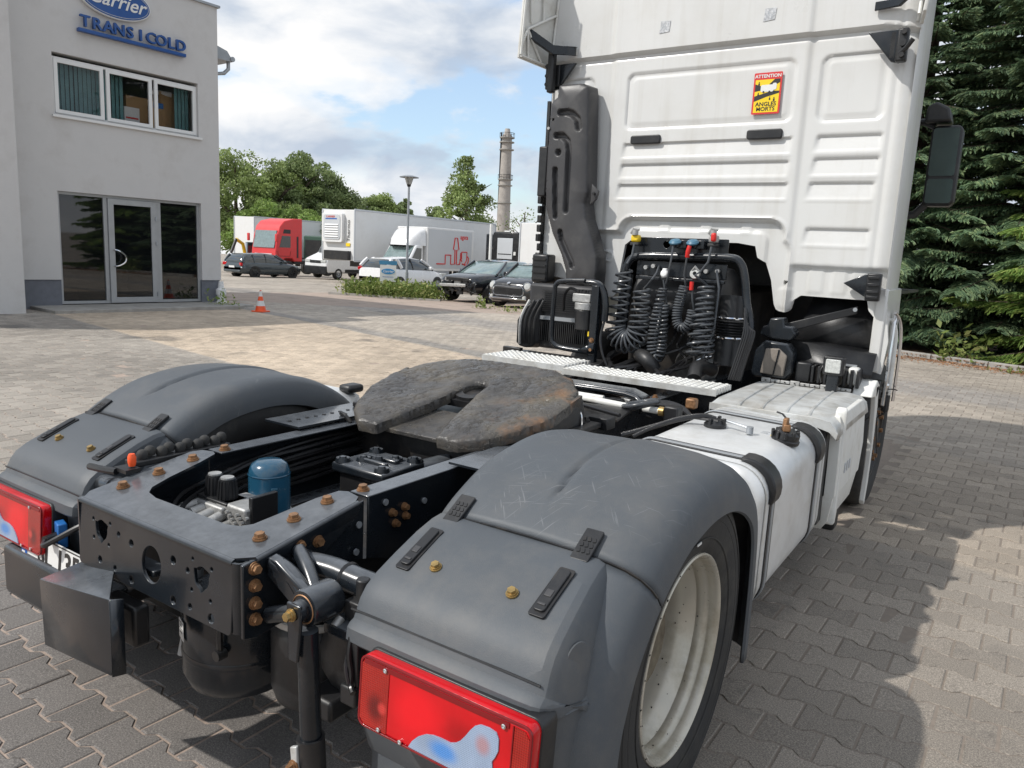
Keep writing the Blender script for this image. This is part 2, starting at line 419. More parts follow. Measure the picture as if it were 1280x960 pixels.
def lens_mat(name, col, scale=320, rough=.12, spots=(), bumpy=.35):
    m = bpy.data.materials.new(name); m.use_nodes = True; t = m.node_tree; b = t.nodes['Principled BSDF']
    co = N(t, 'ShaderNodeTexCoord').outputs['Object']
    ab = N(t, 'ShaderNodeVectorMath', operation='ABSOLUTE'); t.links.new(co, ab.inputs[0])
    nz_ = N(t, 'ShaderNodeTexNoise', i_Scale=9.0, i_Detail=3.0); t.links.new(co, nz_.inputs['Vector'])
    c = ramp_n(t, nz_.outputs[0], [(.3, tuple(x*.82 for x in col)), (.7, tuple(min(1, x*1.12) for x in col))])
    for (px, pz, rx, rz, cc, amt) in spots:                 # bulbs and reflectors inside, with glow and reflections painted into the colour
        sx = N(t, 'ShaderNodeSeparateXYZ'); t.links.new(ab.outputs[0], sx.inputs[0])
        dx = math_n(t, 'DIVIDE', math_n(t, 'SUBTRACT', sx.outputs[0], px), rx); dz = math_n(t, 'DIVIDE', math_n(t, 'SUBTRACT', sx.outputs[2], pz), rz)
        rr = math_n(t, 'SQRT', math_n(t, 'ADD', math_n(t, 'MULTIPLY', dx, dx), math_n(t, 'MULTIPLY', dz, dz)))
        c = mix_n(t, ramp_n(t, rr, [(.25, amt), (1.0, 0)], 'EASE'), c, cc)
    t.links.new(c, b.inputs['Base Color']); b.inputs['Roughness'].default_value = rough
    b.inputs['Coat Weight'].default_value = .35; b.inputs['Coat Roughness'].default_value = .05; b.inputs['Specular IOR Level'].default_value = .3
    if bumpy:
        wv = N(t, 'ShaderNodeTexWave', i_Scale=scale/6.0, bands_direction='X'); wh = N(t, 'ShaderNodeTexWave', i_Scale=scale/6.0, bands_direction='Z')
        t.links.new(co, wv.inputs[0]); t.links.new(co, wh.inputs[0])
        bp = N(t, 'ShaderNodeBump', i_Strength=bumpy, i_Distance=.002); t.links.new(math_n(t, 'ADD', wv.outputs[1], wh.outputs[1]), bp.inputs['Height'])
        t.links.new(bp.outputs[0], b.inputs['Normal'])
    return m
LX0, LZ0 = .972, .590
M['lens_red'] = lens_mat('red_lens', (.55, .003, .008), scale=80, bumpy=.06, spots=((LX0-.06, LZ0+.01, .10, .09, (.78, .004, .012), .8), (LX0+.07, LZ0+.0, .07, .05, (.30, .002, .005), .7)))
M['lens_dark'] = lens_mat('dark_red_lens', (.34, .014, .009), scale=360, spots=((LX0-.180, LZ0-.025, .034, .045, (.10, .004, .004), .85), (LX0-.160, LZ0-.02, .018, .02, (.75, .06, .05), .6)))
M['lens_edge'] = lens_mat('lens_edge', (.20, .005, .008), bumpy=0)
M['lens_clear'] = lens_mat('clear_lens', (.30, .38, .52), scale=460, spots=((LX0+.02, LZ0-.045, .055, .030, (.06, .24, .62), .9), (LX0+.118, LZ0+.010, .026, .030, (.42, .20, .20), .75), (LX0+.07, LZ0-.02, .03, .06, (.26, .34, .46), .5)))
# ------------------------------------------------------------------ ground and paving
def paver_mat(name, far=False):
    m = bpy.data.materials.new(name); m.use_nodes = True; t = m.node_tree; b = t.nodes['Principled BSDF']
    ge = N(t, 'ShaderNodeNewGeometry'); P = ge.outputs['Position']; sp = N(t, 'ShaderNodeSeparateXYZ'); t.links.new(P, sp.inputs[0])
    X, Y = sp.outputs[0], sp.outputs[1]
    def side(p, d, soft, wob=.0):
        l = math.hypot(*d); nx, ny = -d[1]/l, d[0]/l
        a = math_n(t, 'ADD', math_n(t, 'MULTIPLY', X, nx), math_n(t, 'MULTIPLY', Y, ny))
        a = math_n(t, 'SUBTRACT', a, nx*p[0]+ny*p[1])
        if wob: a = math_n(t, 'ADD', a, math_n(t, 'MULTIPLY', math_n(t, 'SUBTRACT', big.outputs[0], .5), wob))
        return a
    big = N(t, 'ShaderNodeTexNoise', i_Scale=.35, i_Detail=4.0); t.links.new(P, big.inputs['Vector'])
    d1 = side((-14.07, 5.47), (6.34, -1.06), .1); d2 = side((-12.4, 9.35), (8.26, -2.12), .1, .35)
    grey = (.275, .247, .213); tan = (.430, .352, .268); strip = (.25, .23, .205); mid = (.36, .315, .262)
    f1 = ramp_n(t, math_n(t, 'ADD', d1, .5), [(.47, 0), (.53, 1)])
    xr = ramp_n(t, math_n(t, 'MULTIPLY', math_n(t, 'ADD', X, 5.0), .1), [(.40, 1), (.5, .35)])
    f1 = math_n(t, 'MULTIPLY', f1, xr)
    right = ramp_n(t, math_n(t, 'MULTIPLY', math_n(t, 'ADD', X, 5.0), .1), [(.56, 0), (.62, .9)])  # tan right-hand zone, colour lightened to lift the shade beside the truck
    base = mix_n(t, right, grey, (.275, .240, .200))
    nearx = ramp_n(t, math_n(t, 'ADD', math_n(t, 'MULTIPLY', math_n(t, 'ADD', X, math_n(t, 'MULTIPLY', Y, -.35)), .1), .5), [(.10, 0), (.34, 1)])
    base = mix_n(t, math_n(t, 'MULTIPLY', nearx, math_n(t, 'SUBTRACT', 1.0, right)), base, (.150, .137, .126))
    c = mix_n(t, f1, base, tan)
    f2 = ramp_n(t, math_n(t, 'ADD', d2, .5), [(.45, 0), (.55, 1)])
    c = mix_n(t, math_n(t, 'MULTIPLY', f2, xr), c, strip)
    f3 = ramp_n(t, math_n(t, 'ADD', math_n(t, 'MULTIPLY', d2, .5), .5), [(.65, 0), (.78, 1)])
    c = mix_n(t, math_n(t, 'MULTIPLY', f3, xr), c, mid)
    d3 = side((-12.4, 13.0), (8.26, -2.0), .1, 1.2)
    bnd = ramp_n(t, math_n(t, 'ADD', math_n(t, 'MULTIPLY', d3, .12), .5), [(.42, 0), (.47, .4), (.58, .4), (.66, 0)])
    c = mix_n(t, bnd, c, (.20, .20, .205))
    wear = ramp_n(t, big.outputs[0], [(.35, .82), (.65, 1.12)])
    c = mix_n(t, 1.0, c, wear, 'MULTIPLY')
    if not far:
        rnd = ramp_n(t, ge.outputs['Random Per Island'], [(0, .84), (1, 1.14)])
        oi = N(t, 'ShaderNodeObjectInfo'); rn2 = ramp_n(t, oi.outputs['Random'], [(0, .86), (1, 1.12)])
        c = mix_n(t, 1.0, mix_n(t, 1.0, c, rnd, 'MULTIPLY'), rn2, 'MULTIPLY')
    else:
        br = N(t, 'ShaderNodeTexBrick'); br.inputs['Scale'].default_value = 1.0; br.inputs['Mortar Size'].default_value = .012
        br.inputs['Brick Width'].default_value = .4; br.inputs['Row Height'].default_value = .32
        br.inputs['Color1'].default_value = (1.1, 1.1, 1.1, 1); br.inputs['Color2'].default_value = (.82, .82, .82, 1); br.inputs['Mortar'].default_value = (.6, .6, .6, 1)
        t.links.new(P, br.inputs[0])
        c = mix_n(t, 1.0, c, br.outputs[0], 'MULTIPLY')
    # aggregate speckle
    s1 = N(t, 'ShaderNodeTexNoise', i_Scale=190.0, i_Detail=4.0, i_Roughness=.8); t.links.new(P, s1.inputs['Vector'])
    s2 = N(t, 'ShaderNodeTexVoronoi', i_Scale=170.0); t.links.new(P, s2.inputs['Vector'])
    c = mix_n(t, 1.0, c, ramp_n(t, s1.outputs[0], [(.34, .52), (.5, .94), (.66, 1.75)]), 'MULTIPLY')
    c = mix_n(t, ramp_n(t, s2.outputs[0], [(.10, .55), (.2, 0)]), c, (.56, .48, .42))
    st = N(t, 'ShaderNodeTexNoise', i_Scale=2.2, i_Detail=8.0, i_Roughness=.7); t.links.new(P, st.inputs['Vector'])
    c = mix_n(t, ramp_n(t, st.outputs[0], [(.28, .55), (.42, 0)]), c, (.09, .085, .08))
    # oil stains on the left
    vo = N(t, 'ShaderNodeTexNoise', i_Scale=.9, i_Detail=5.0); t.links.new(P, vo.inputs['Vector'])
    c = mix_n(t, ramp_n(t, vo.outputs[0], [(.62, 0), (.70, .55)]), c, (.07, .068, .065))
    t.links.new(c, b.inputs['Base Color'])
    b.inputs['Roughness'].default_value = .85
    bp = N(t, 'ShaderNodeBump', i_Strength=.55, i_Distance=.003); t.links.new(s1.outputs[0], bp.inputs['Height']); t.links.new(bp.outputs[0], b.inputs['Normal'])
    return m
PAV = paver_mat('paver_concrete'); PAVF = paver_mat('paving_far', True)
SAND = mat('joint_sand', (.36, .285, .235), .95, var=.25, vs=30, bump=.6, bs=200, dirt=(.13, .12, .09), dirt_amt=.6, dirt_scale=1.5)

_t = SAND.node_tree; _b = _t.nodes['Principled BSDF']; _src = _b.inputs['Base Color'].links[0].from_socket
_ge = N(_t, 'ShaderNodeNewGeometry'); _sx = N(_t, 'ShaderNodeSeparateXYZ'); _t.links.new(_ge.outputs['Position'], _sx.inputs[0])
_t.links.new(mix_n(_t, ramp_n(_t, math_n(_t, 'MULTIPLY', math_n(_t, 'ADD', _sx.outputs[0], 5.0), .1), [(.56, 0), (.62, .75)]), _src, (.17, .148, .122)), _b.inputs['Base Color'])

# base sheet (sand bed under the pavers) and the far paving, both following the gentle fall of the yard
def sheet(name, xs, ys, dz, m):
    xx, yy = np.meshgrid(xs, ys)
    zz = np.array([[gz(a, b) for a, b in zip(r1, r2_)] for r1, r2_ in zip(xx, yy)])+dz
    v = np.stack([xx, yy, zz], -1).reshape(-1, 3); nx, ny = len(xs), len(ys)
    i = np.arange(nx*ny).reshape(ny, nx)
    f = np.stack([i[:-1, :-1], i[:-1, 1:], i[1:, 1:], i[1:, :-1]], -1).reshape(-1, 4)
    o = npmesh(name, v, f, m, ang=60); o['kind'] = 'structure'; return o
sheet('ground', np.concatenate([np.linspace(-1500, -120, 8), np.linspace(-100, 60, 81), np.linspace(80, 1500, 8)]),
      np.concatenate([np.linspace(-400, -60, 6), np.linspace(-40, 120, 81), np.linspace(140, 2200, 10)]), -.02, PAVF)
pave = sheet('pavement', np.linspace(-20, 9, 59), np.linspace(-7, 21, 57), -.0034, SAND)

PA, PG, PH = .013, .0035, .158
def paver_outline():
    t = [(0+PG, PA), (.035, PA), (.064, -PA), (.136, -PA), (.165, PA), (.2-PG, PA)]
    top = [(x, PH/2+y-PG) for x, y in t]; bot = [(x, -PH/2-y+PG) for x, y in reversed(t)]
    return np.array([(x-.1, y) for x, y in top+bot])
ol = paver_outline(); nO = len(ol)
cen = ol*np.array([.955, .945])
th = -1.5*PI/180; ROT = np.array([[math.cos(th), -math.sin(th)], [math.sin(th), math.cos(th)]])
# two rings: inner top ring (z=0), outer chamfer ring (z=-.004), skirt (z=-.02)
def paver_geo():
    v = np.vstack([np.c_[cen, np.zeros(nO)], np.c_[ol, np.full(nO, -.0032)], np.c_[ol, np.full(nO, -.02)]])
    q = []
    for k in range(2):
        for i in range(nO):
            j = (i+1) % nO
            q.append((k*nO+i, (k+1)*nO+i, (k+1)*nO+j, k*nO+j))
    # top face split in quads: (0,1,10,11),(1,2,9,10)...
    for i in range(nO//2-1): q.append((i, nO-1-i, nO-2-i, i+1))
    return v, np.array(q)[:, ::-1]
pv, pf = paver_geo()
cells = []
for j in range(-45, 135):
    for i in range(-105, 50):
        p = ROT @ np.array([i*.2+(.1 if j % 2 else 0), j*PH])
        x, y = p
        if y < -7 or y > 20.5 or x < -19.5 or x > 8.5: continue
        q = view((x, y, 0))
        if q is None or q[2] > 21 or q[0] < -170 or q[0] > 1450 or q[1] > 1120: continue
        hid = (abs(x) < 1.15 and y > 3.0 and y < 6) or (-.4 < x < .9 and .3 < y < 3)
        if hid: continue
        # keep clear of building, planting and kerb strips
        if x < -14.5-.061*(9.8-y)-.0 and y > 4.0 and y < 11: continue
        if y > 14.55-.36*(x-.2) and x > -1.5: continue
        cells.append((q[2], x, y, q))
cells.sort()
def clear(x, y, q):
    if not (0 < q[0] < 1280 and q[1] < 960): return False
    if abs(x) < 1.26 and -.7 < y < 6: return False
    return True
singles = [c for c in cells if clear(c[1], c[2], c[3])][:300]
ss = set(id(c) for c in singles)
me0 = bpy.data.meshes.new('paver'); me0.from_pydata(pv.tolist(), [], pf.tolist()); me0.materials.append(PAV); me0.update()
for c in singles:
    o = bpy.data.objects.new('paver', me0); COL.objects.link(o); o.parent = pave
    o.location = (c[1], c[2], gz(c[1], c[2])+random.gauss(0, .0012))
    o.rotation_euler = (random.gauss(0, .006), random.gauss(0, .006), th+random.gauss(0, .004)+(PI if random.random() < .5 else 0))
rest = [c for c in cells if id(c) not in ss]
n = len(rest); V = np.zeros((n, len(pv), 3)); F = np.zeros((n, len(pf), 4), int)
for k, c in enumerate(rest):
    xy = pv[:, :2] @ ROT.T + np.array([c[1], c[2]])
    tx, ty = RS.normal(0, .006, 2)
    V[k, :, :2] = xy+RS.normal(0, .0008, 2)
    V[k, :, 2] = pv[:, 2]+gz(c[1], c[2])+RS.normal(0, .0012)+tx*pv[:, 0]+ty*pv[:, 1]
    F[k] = pf+k*len(pv)
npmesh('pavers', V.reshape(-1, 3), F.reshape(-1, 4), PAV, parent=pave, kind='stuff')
print('pavers', n, 'singles', len(singles))

# ------------------------------------------------------------------ foliage
def leaf_mat(name, c1, c2, c3=None):
    m = bpy.data.materials.new(name); m.use_nodes = True; t = m.node_tree; b = t.nodes['Principled BSDF']
    ge = N(t, 'ShaderNodeNewGeometry')
    st = [(0, c1), (.6, c2)]+([(1, c3)] if c3 else [])
    c = ramp_n(t, ge.outputs['Random Per Island'], st)
    nz = N(t, 'ShaderNodeTexNoise', i_Scale=.6, i_Detail=2.0); t.links.new(ge.outputs['Position'], nz.inputs['Vector'])
    c = mix_n(t, 1.0, c, ramp_n(t, nz.outputs[0], [(.35, .7), (.65, 1.3)]), 'MULTIPLY')
    t.links.new(c, b.inputs['Base Color']); b.inputs['Roughness'].default_value = .6
    b.inputs['Specular IOR Level'].default_value = .3
    tl = N(t, 'ShaderNodeBsdfTranslucent'); t.links.new(c, tl.inputs[0])
    mx = N(t, 'ShaderNodeMixShader'); mx.inputs[0].default_value = .3
    t.links.new(b.outputs[0], mx.inputs[1]); t.links.new(tl.outputs[0], mx.inputs[2]); t.links.new(mx.outputs[0], t.nodes['Material Output'].inputs[0])
    return m
M['leaf'] = leaf_mat('leaves_mid', (.19, .25, .08), (.27, .34, .12), (.35, .42, .18))
M['leaf2'] = leaf_mat('leaves_fresh', (.14, .22, .05), (.20, .29, .07), (.27, .35, .11))
M['leafd'] = leaf_mat('leaves_dark', (.16, .215, .085), (.23, .29, .12), (.29, .35, .16))
M['weed'] = leaf_mat('weed_leaves', (.12, .18, .04), (.20, .26, .07), (.36, .36, .14))
M['needle'] = leaf_mat('spruce_blue_needles', (.085, .145, .085), (.155, .235, .125), (.27, .34, .17))
M['needle2'] = leaf_mat('spruce_green_needles', (.10, .18, .045), (.18, .275, .065), (.32, .38, .11))
M['bark'] = mat('bark', (.10, .075, .055), .9, var=.3, bump=.8, bs=25)
def quads(cen, size, rs, asp=.6, up=None):
    n = len(cen)
    a = rs.normal(size=(n, 3)); a /= np.linalg.norm(a, axis=1)[:, None]
    b = rs.normal(size=(n, 3)); b -= a*(a*b).sum(1)[:, None]; b /= np.linalg.norm(b, axis=1)[:, None]
    s = (size*rs.uniform(.6, 1.3, n))[:, None]
    v = np.stack([cen-a*s, cen-b*s*asp, cen+a*s, cen+b*s*asp], 1).reshape(-1, 3)
    return v, np.arange(4*n).reshape(n, 4)
def broad_tree(name, x, y, h, rx, rz, nc, nl, ls, m, label, group, base=.25, seed=1, col=.3):
    rs = np.random.RandomState(seed); z0 = gz(x, y)
    t = empty(name, (x, y, z0), 0, label, 'tree', group)
    g = G(); g.tube([(0, 0, -.2), (.05, .02, h*.35), (-.1, .1, h*.7), (0, 0, h*.93)], lambda u: .035*h*(1-u)**.8*.6+.03, n=8, sub=3)
    for k in range(9):
        a = rs.uniform(0, 2*PI); zb = h*rs.uniform(.25, .65); L = rx*rs.uniform(.5, .9)
        g.tube([(0, 0, zb), (math.cos(a)*L*.5, math.sin(a)*L*.5, zb+L*.5), (math.cos(a)*L, math.sin(a)*L, zb+L*.8)], lambda u: .012*h*(1-u)+.015, n=5)
    g.build('trunk', M['bark'], t)
    d = rs.normal(size=(nc, 3)); d /= np.linalg.norm(d, axis=1)[:, None]
    r = rs.uniform(.35, 1.0, nc)**.6
    zz = h*(base+(1-base)/2)
    hz = h*(1-base)/2
    c = d*r[:, None]*np.array([rx, rx, hz*rz]); 
    # narrow top
    c[:, :2] *= (1-col*np.clip(c[:, 2]/hz, -1, 1))[:, None]
    c[:, 2] += zz
    cr = rx*rs.uniform(.16, .36, nc)
    pts = []
    for k in range(nc):
        p = rs.normal(size=(nl, 3)); p /= np.linalg.norm(p, axis=1)[:, None]
        p *= (rs.uniform(.3, 1, nl)**.5)[:, None]*cr[k]*np.array([1, 1, .75])
        pts.append(c[k]+p)
    v, f = quads(np.vstack(pts), ls, rs)
    npmesh('crown', v, f, m, parent=t)
    return t

def spruce(name, x, y, h, rad, nb, m, label, seed, zmin=.2):
    rs = np.random.RandomState(seed); z0 = gz(x, y)
    t = empty(name, (x, y, z0), 0, label, 'tree', 'spruces behind the paved yard')
    g = G(); g.tube([(0, 0, -.2), (0, 0, h*.5), (0, 0, h)], lambda u: .16*(1-u)+.02, n=8)
    A = []; B = []; D = []; W = []
    for k in range(nb):
        zb = zmin+(h-zmin)*(k/nb)**.92
        az = k*2.399+rs.uniform(-.3, .3)
        if math.cos(az-(-1.57)) < -.35: continue          # the side nobody can see from the yard
        L = rad*(1-(zb/h)**1.15)*rs.uniform(.72, 1.12)+.25
        dr = np.array([math.cos(az), math.sin(az), 0]); sd_ = np.array([-math.sin(az), math.cos(az), 0])
        droop = rs.uniform(.22, .5)
        ax = lambda u: dr*L*u+np.array([0, 0, zb+L*(.18*u-droop*u*u+.12*u**4)])
        g.tube([ax(u) for u in (0, .3, .6, .9)], lambda u: .028*(1-u)+.006, n=4, caps=False)
        nt_ = int(L/.045)
        for i in range(nt_):
            u = .18+.82*(i+rs.rand())/nt_
            p = ax(u); tan_ = ax(min(u+.02, 1.02))-ax(u); tan_ /= np.linalg.norm(tan_)
            for sgn in (-1, 1):
                tl = L*.36*(1-u*.78)*rs.uniform(.65, 1.1)+.05
                dv = sd_*sgn*.8+tan_*.65+np.array([0, 0, -.28+rs.uniform(-.12, .12)]); dv /= np.linalg.norm(dv)
                A.append(p); B.append(p+dv*tl); 
                ns_ = max(1, int(tl/.085))
                for q in range(ns_):
                    uu = .25+.75*(q+rs.rand())/ns_
                    pp = p+dv*tl*uu
                    e = dv*.8+tan_*rs.uniform(-.3, .9)+sd_*rs.uniform(-.3, .3)+np.array([0, 0, rs.uniform(-.75, .15)]); e /= np.linalg.norm(e)
                    A.append(pp); B.append(pp+e*rs.uniform(.08, .17))
    A = np.array(A); B = np.array(B); d = B-A; L_ = np.linalg.norm(d, axis=1)[:, None]; d = d/np.maximum(L_, 1e-6)
    r_ = rs.normal(size=d.shape); p1 = np.cross(d, r_); p1 /= np.linalg.norm(p1, axis=1)[:, None]; p2 = np.cross(d, p1)
    wd = rs.uniform(.016, .028, len(A))[:, None]
    vs = []
    for pp in (p1, p2):
        vs.append(np.stack([A-pp*wd*.6, A+(B-A)*.5-pp*wd, B, A+(B-A)*.5+pp*wd], 1))
    v = np.vstack(vs).reshape(-1, 3); f = np.arange(len(v)).reshape(-1, 4)
    g.build('trunk', M['bark'], t)
    npmesh('crown', v, f, m, parent=t)
    return len(f)
# ------------------------------------------------------------------ office building
BC = Vector((-14.62, 9.81, 0)); BA = R(3.5)
BT = Vector((math.sin(BA), math.cos(BA), 0)); BN = Vector((BT.y, -BT.x, 0))      # along facade, outward
# local frame: x along facade (0 at the right corner, negative towards the left), y = inwards, z up
office = empty('office_building', BC, 0, 'grey rendered two-storey office with glass entrance, upper window and blue sign', 'building')
office.matrix_world = Matrix(((BT.x, -BN.x, 0, BC.x), (BT.y, -BN.y, 0, BC.y), (0, 0, 1, -.03), (0, 0, 0, 1)))
XZ = Matrix(((1, 0, 0, 0), (0, 0, -1, 0), (0, 1, 0, 0), (0, 0, 0, 1)))            # local xy -> facade xz, extruding along y
def at(y=0): return Matrix.Translation((0, y, 0)) @ XZ
DX0, DX1, DZ0, DZ1 = -3.68, -.50, .10, 2.44
WX0, WX1, WZ0, WZ1 = -3.66, -.52, 3.95, 5.16
LX = -4.72
plate('front_wall', [[(LX, .62), (DX0, .62), (DX0, DZ1), (DX1, DZ1), (DX1, .62), (0, .62), (0, 6.95), (LX, 6.95)], [(WX0, WZ0), (WX1, WZ0), (WX1, WZ1), (WX0, WZ1)]], .30, at(.15), M['render'], office)
for a_, b_ in ((LX+.02, DX0), (DX1, -.02)):
    g = G(); g.b2((a_, .03, -.3), (b_, .3, .62)); g.build('plinth', M['plinth'], office)
g = G(); g.b2((-.3, .3, -.3), (0, 9, 6.95)); g.b2((-7.5, 8.7, -.3), (-.3, 9, 6.95)); g.build('side_wall', M['render'], office)
g = G(); g.b2((-9.5, -.9, -.3), (LX-.001, .2, 6.95)); g.b2((-9.5, .2, -.3), (-9.2, 9, 6.95)); g.build('wing_wall', M['render'], office)
g = G(); g.b2((-9.5, -.88, -.35), (LX+.004, -.005, .6)); g.build('wing_plinth', M['plinth'], office)
g = G(); g.b2((LX-.02, -.05, 6.95), (.06, .4, 7.0)); g.b2((-.3, .4, 6.95), (.06, 9.05, 7.0)); g.build('parapet_coping', M['galv'], office)
g = G(); g.b2((-9.4, .2, 6.6), (-.1, 8.9, 6.75)); g.build('roof', M['concrete'], office)
# room behind the glass
g = G(); g.b2((LX+.1, 5.5, 0), (-.3, 5.6, 6.6)); g.b2((LX+.1, .31, 2.8), (-.3, 5.5, 3.1)); g.b2((LX+.1, .31, 0), (-.3, 5.5, .06)); g.b2((LX+.1, .31, 0), (LX+.16, 5.5, 6.6))
g.build('room', M['interior'], office)
# eaves of the rear roof with gutter and downpipe beyond the corner
g = G(); g.b2((.003, .10, 5.86), (.42, 9.6, 5.95)); g.prism([(.003, 5.95), (.42, 5.95), (.32, 6.08), (.003, 6.16)], 'xz', .10, 9.6); g.build('eaves', M['galv'], office)
g = G(); g.cyl((.46, .08, 5.92), (.46, 9.6, 5.92), .06, n=10); g.build('gutter', M['galv'], office)
g = G(); g.tube([(.42, .22, 5.9), (.42, .22, 5.70), (.30, .22, 5.58), (.07, .22, 5.52), (.06, .30, 5.3), (.06, .30, .2)], .045, n=10); g.build('downpipe', M['galv'], office)
# window
wi = empty_part('window', office)
def framed(parent, x0, z0, x1, z1, wd, y, m, name='frame', dep=.07):
    return plate(name, [[(x0, z0), (x1, z0), (x1, z1), (x0, z1)], [(x0+wd, z0+wd), (x1-wd, z0+wd), (x1-wd, z1-wd), (x0+wd, z1-wd)]], dep, at(y), m, parent, .004)
xs = [WX0+.01, -2.62, -1.57, WX1-.01]
framed(wi, WX0, WZ0+.005, WX1, WZ1-.07, .05, .10, M['pvc'])
for a, b in zip(xs[:-1], xs[1:]):
    framed(wi, a+.035, WZ0+.045, b-.02, WZ1-.105, .075, .075, M['pvc'], 'sash', .06)
    g = G(); g.b2((a+.10, .085, WZ0+.11), (b-.085, .09, WZ1-.17)); g.build('pane', M['pane'], wi)
g = G(); g.b2((WX0-.05, -.06, WZ0-.05), (WX1+.06, .10, WZ0)); g.build('sill', M['pvc'], wi)
rs = np.random.RandomState(3)
for (a, b) in ((-3.6, -2.66), (-2.58, -2.10), (-.98, -.6)):
    x = a
    while x < b-.05:
        g = G(); g.box((x+.045, .24, WZ0+.58), (.085, .003, 1.1), Matrix.Rotation(rs.uniform(.15, .4), 3, 'Z')); g.build('blind_slat', M['curtain'], wi); x += .088
for nm, c, d, mm in (('carton', (-1.72, .55, 4.35), (.62, .4, .62), 'carton'), ('carton', (-1.36, .5, 4.25), (.40, .4, .48), 'carton'), ('white_box', (-1.92, .42, 4.20), (.34, .2, .42), 'pvc'),
                     ('cupboard', (-1.05, .6, 4.45), (.38, .4, .88), 'carton'), ('blue_bag', (-1.35, .48, 4.56), (.36, .25, .12), 'blue_plastic')):
    g = G(); g.box(c, d); g.build(nm, M[mm], wi, bevel=.004)
g = G(); g.cyl((-1.45, .5, 4.86), (-.95, .42, 4.86), .06, n=14); g.build('paper_roll', M['pvc'], wi)
g = G(); g.box((-1.92, .318, 4.18), (.28, .003, .035)); g.build('print', M['sticker_r'], wi)
# entrance
en = empty_part('entrance', office)
framed(en, DX0, DZ0, DX1, DZ1, .06, .12, M['alu_frame'])
g = G(); g.b2((-2.74, .08, DZ0+.06), (-2.66, .16, DZ1-.06)); g.b2((-1.58, .08, DZ0+.06), (-1.46, .16, DZ1-.06)); g.build('mullion', M['alu_frame'], en, bevel=.004)
for a, b in ((DX0+.065, -2.745), (-1.455, DX1-.065)):
    g = G(); g.b2((a, .115, DZ0+.065), (b, .125, DZ1-.065)); g.build('pane', M['doorpane'], en)
door = framed(en, -2.655, DZ0+.012, -1.585, DZ1-.065, .12, .07, M['alu_frame'], 'door', .06)
g = G(); g.b2((-2.535, .065, DZ0+.14), (-1.705, .073, DZ1-.19)); g.build('door_pane', M['doorpane'], en)
g = G(); g.tube([(-2.57, .04, 1.28), (-2.57, -.02, 1.28), (-2.50, -.05, 1.26), (-2.38, -.05, 1.18), (-2.34, -.05, 1.09), (-2.38, -.05, 1.0), (-2.50, -.05, .93), (-2.57, -.02, .92), (-2.57, .04, .92)], .017, n=8, sub=3); g.build('handle', M['chrome'], en)
for z in (2.0, 1.45, .3):
    g = G(); g.cyl((-1.60, .03, z-.05), (-1.60, .03, z+.05), .018, n=8); g.build('hinge', M['galv'], en)
for c, d, mm in (((-3.2, 1.2, .6), (.5, .4, 1.0), 'interior'), ((-2.0, 1.0, .45), (.22, .3, .7), 'carton'), ((-.95, .9, .55), (.5, .4, .5), 'carton'), ((-1.1, .8, .25), (.3, .3, .35), 'carton')):
    g = G(); g.box(c, d); g.build('stored_box', M[mm], en)
g = G(); g.b2((-4.3, -1.15, -.25), (-.1, .1, .085)); g.build('doorstep', M['concrete'], office, bevel=.012)
g = G(); g.b2((-.1, -.55, -.25), (.55, -.02, .04)); g.build('corner_slab', M['concrete'], office, bevel=.012)
# sign
sg = empty_part('sign', office)
ys_ = -.10
for i_, ch_ in enumerate('TRANSICOLD'):
    text('letter', ch_, .31, at(ys_) @ Matrix.Translation((-3.03+.228*i_, 5.86, 0)), M['signblue'], sg, .035, 1.05, .006)
for i in range(0): pass
g = G(); g.b2((-3.17, -.13, 5.65), (-.86, -.02, 5.72)); g.build('sign_bar', M['signblue'], sg, bevel=.008)
plate('oval', [circ(-2.38, 6.42, .735, 48, .345)], .08, at(-.05), M['sticker_w'], sg, .004)
plate('oval_face', [circ(-2.38, 6.42, .71, 48, .322)], .02, at(-.093), M['signblue'], sg)
plate('oval_line', [circ(-2.38, 6.42, .685, 48, .30), circ(-2.38, 6.42, .675, 48, .29)], .004, at(-.106), M['silver'], sg)
text('script_lettering', 'Carrier', .40, at(-.108) @ Matrix.Translation((-2.38, 6.42, 0)), M['sticker_w'], sg, .004, .98, .004, .35)
# standpipe at the corner
g = G(); g.lathe([(0, 0), (.13, 0), (.13, .12), (.09, .14), (.09, .28), (.12, .30), (.12, .42), (.07, .46), (.055, .62), (0, .62)], (0, 0, 0), n=14)
o = g.build('pipe_guard', M['pvc'], None, loc=(BC.x+.16, BC.y-.12, gz(-14.4, 9.7)-.01)); tag(o, 'short white downpipe foot standing at the right corner of the grey office', 'drainpipe')

# ------------------------------------------------------------------ traffic cone
co = empty('traffic_cone', (-12.72+.0, 9.5, gz(-12.7, 9.5)), .3, 'small orange and white striped traffic cone on the paving near the office corner', 'traffic cone')
g = G(); g.box((0, 0, .015), (.30, .30, .03)); g.build('base', M['orange_plastic'], co, bevel=.008)
hh = [(.03, .125), (.14, .098), (.26, .068), (.36, .045), (.48, .022)]
for k, (a, b) in enumerate(zip(hh[:-1], hh[1:])):
    g = G(); g.lathe([(a[1], a[0]), (b[1], b[0])], n=20); g.build('band', M['orange_plastic'] if k % 2 == 0 else M['sticker_w'], co)
g = G(); g.lathe([(.022, .48), (.02, .5), (0, .5)], n=20); g.build('tip', M['orange_plastic'], co)

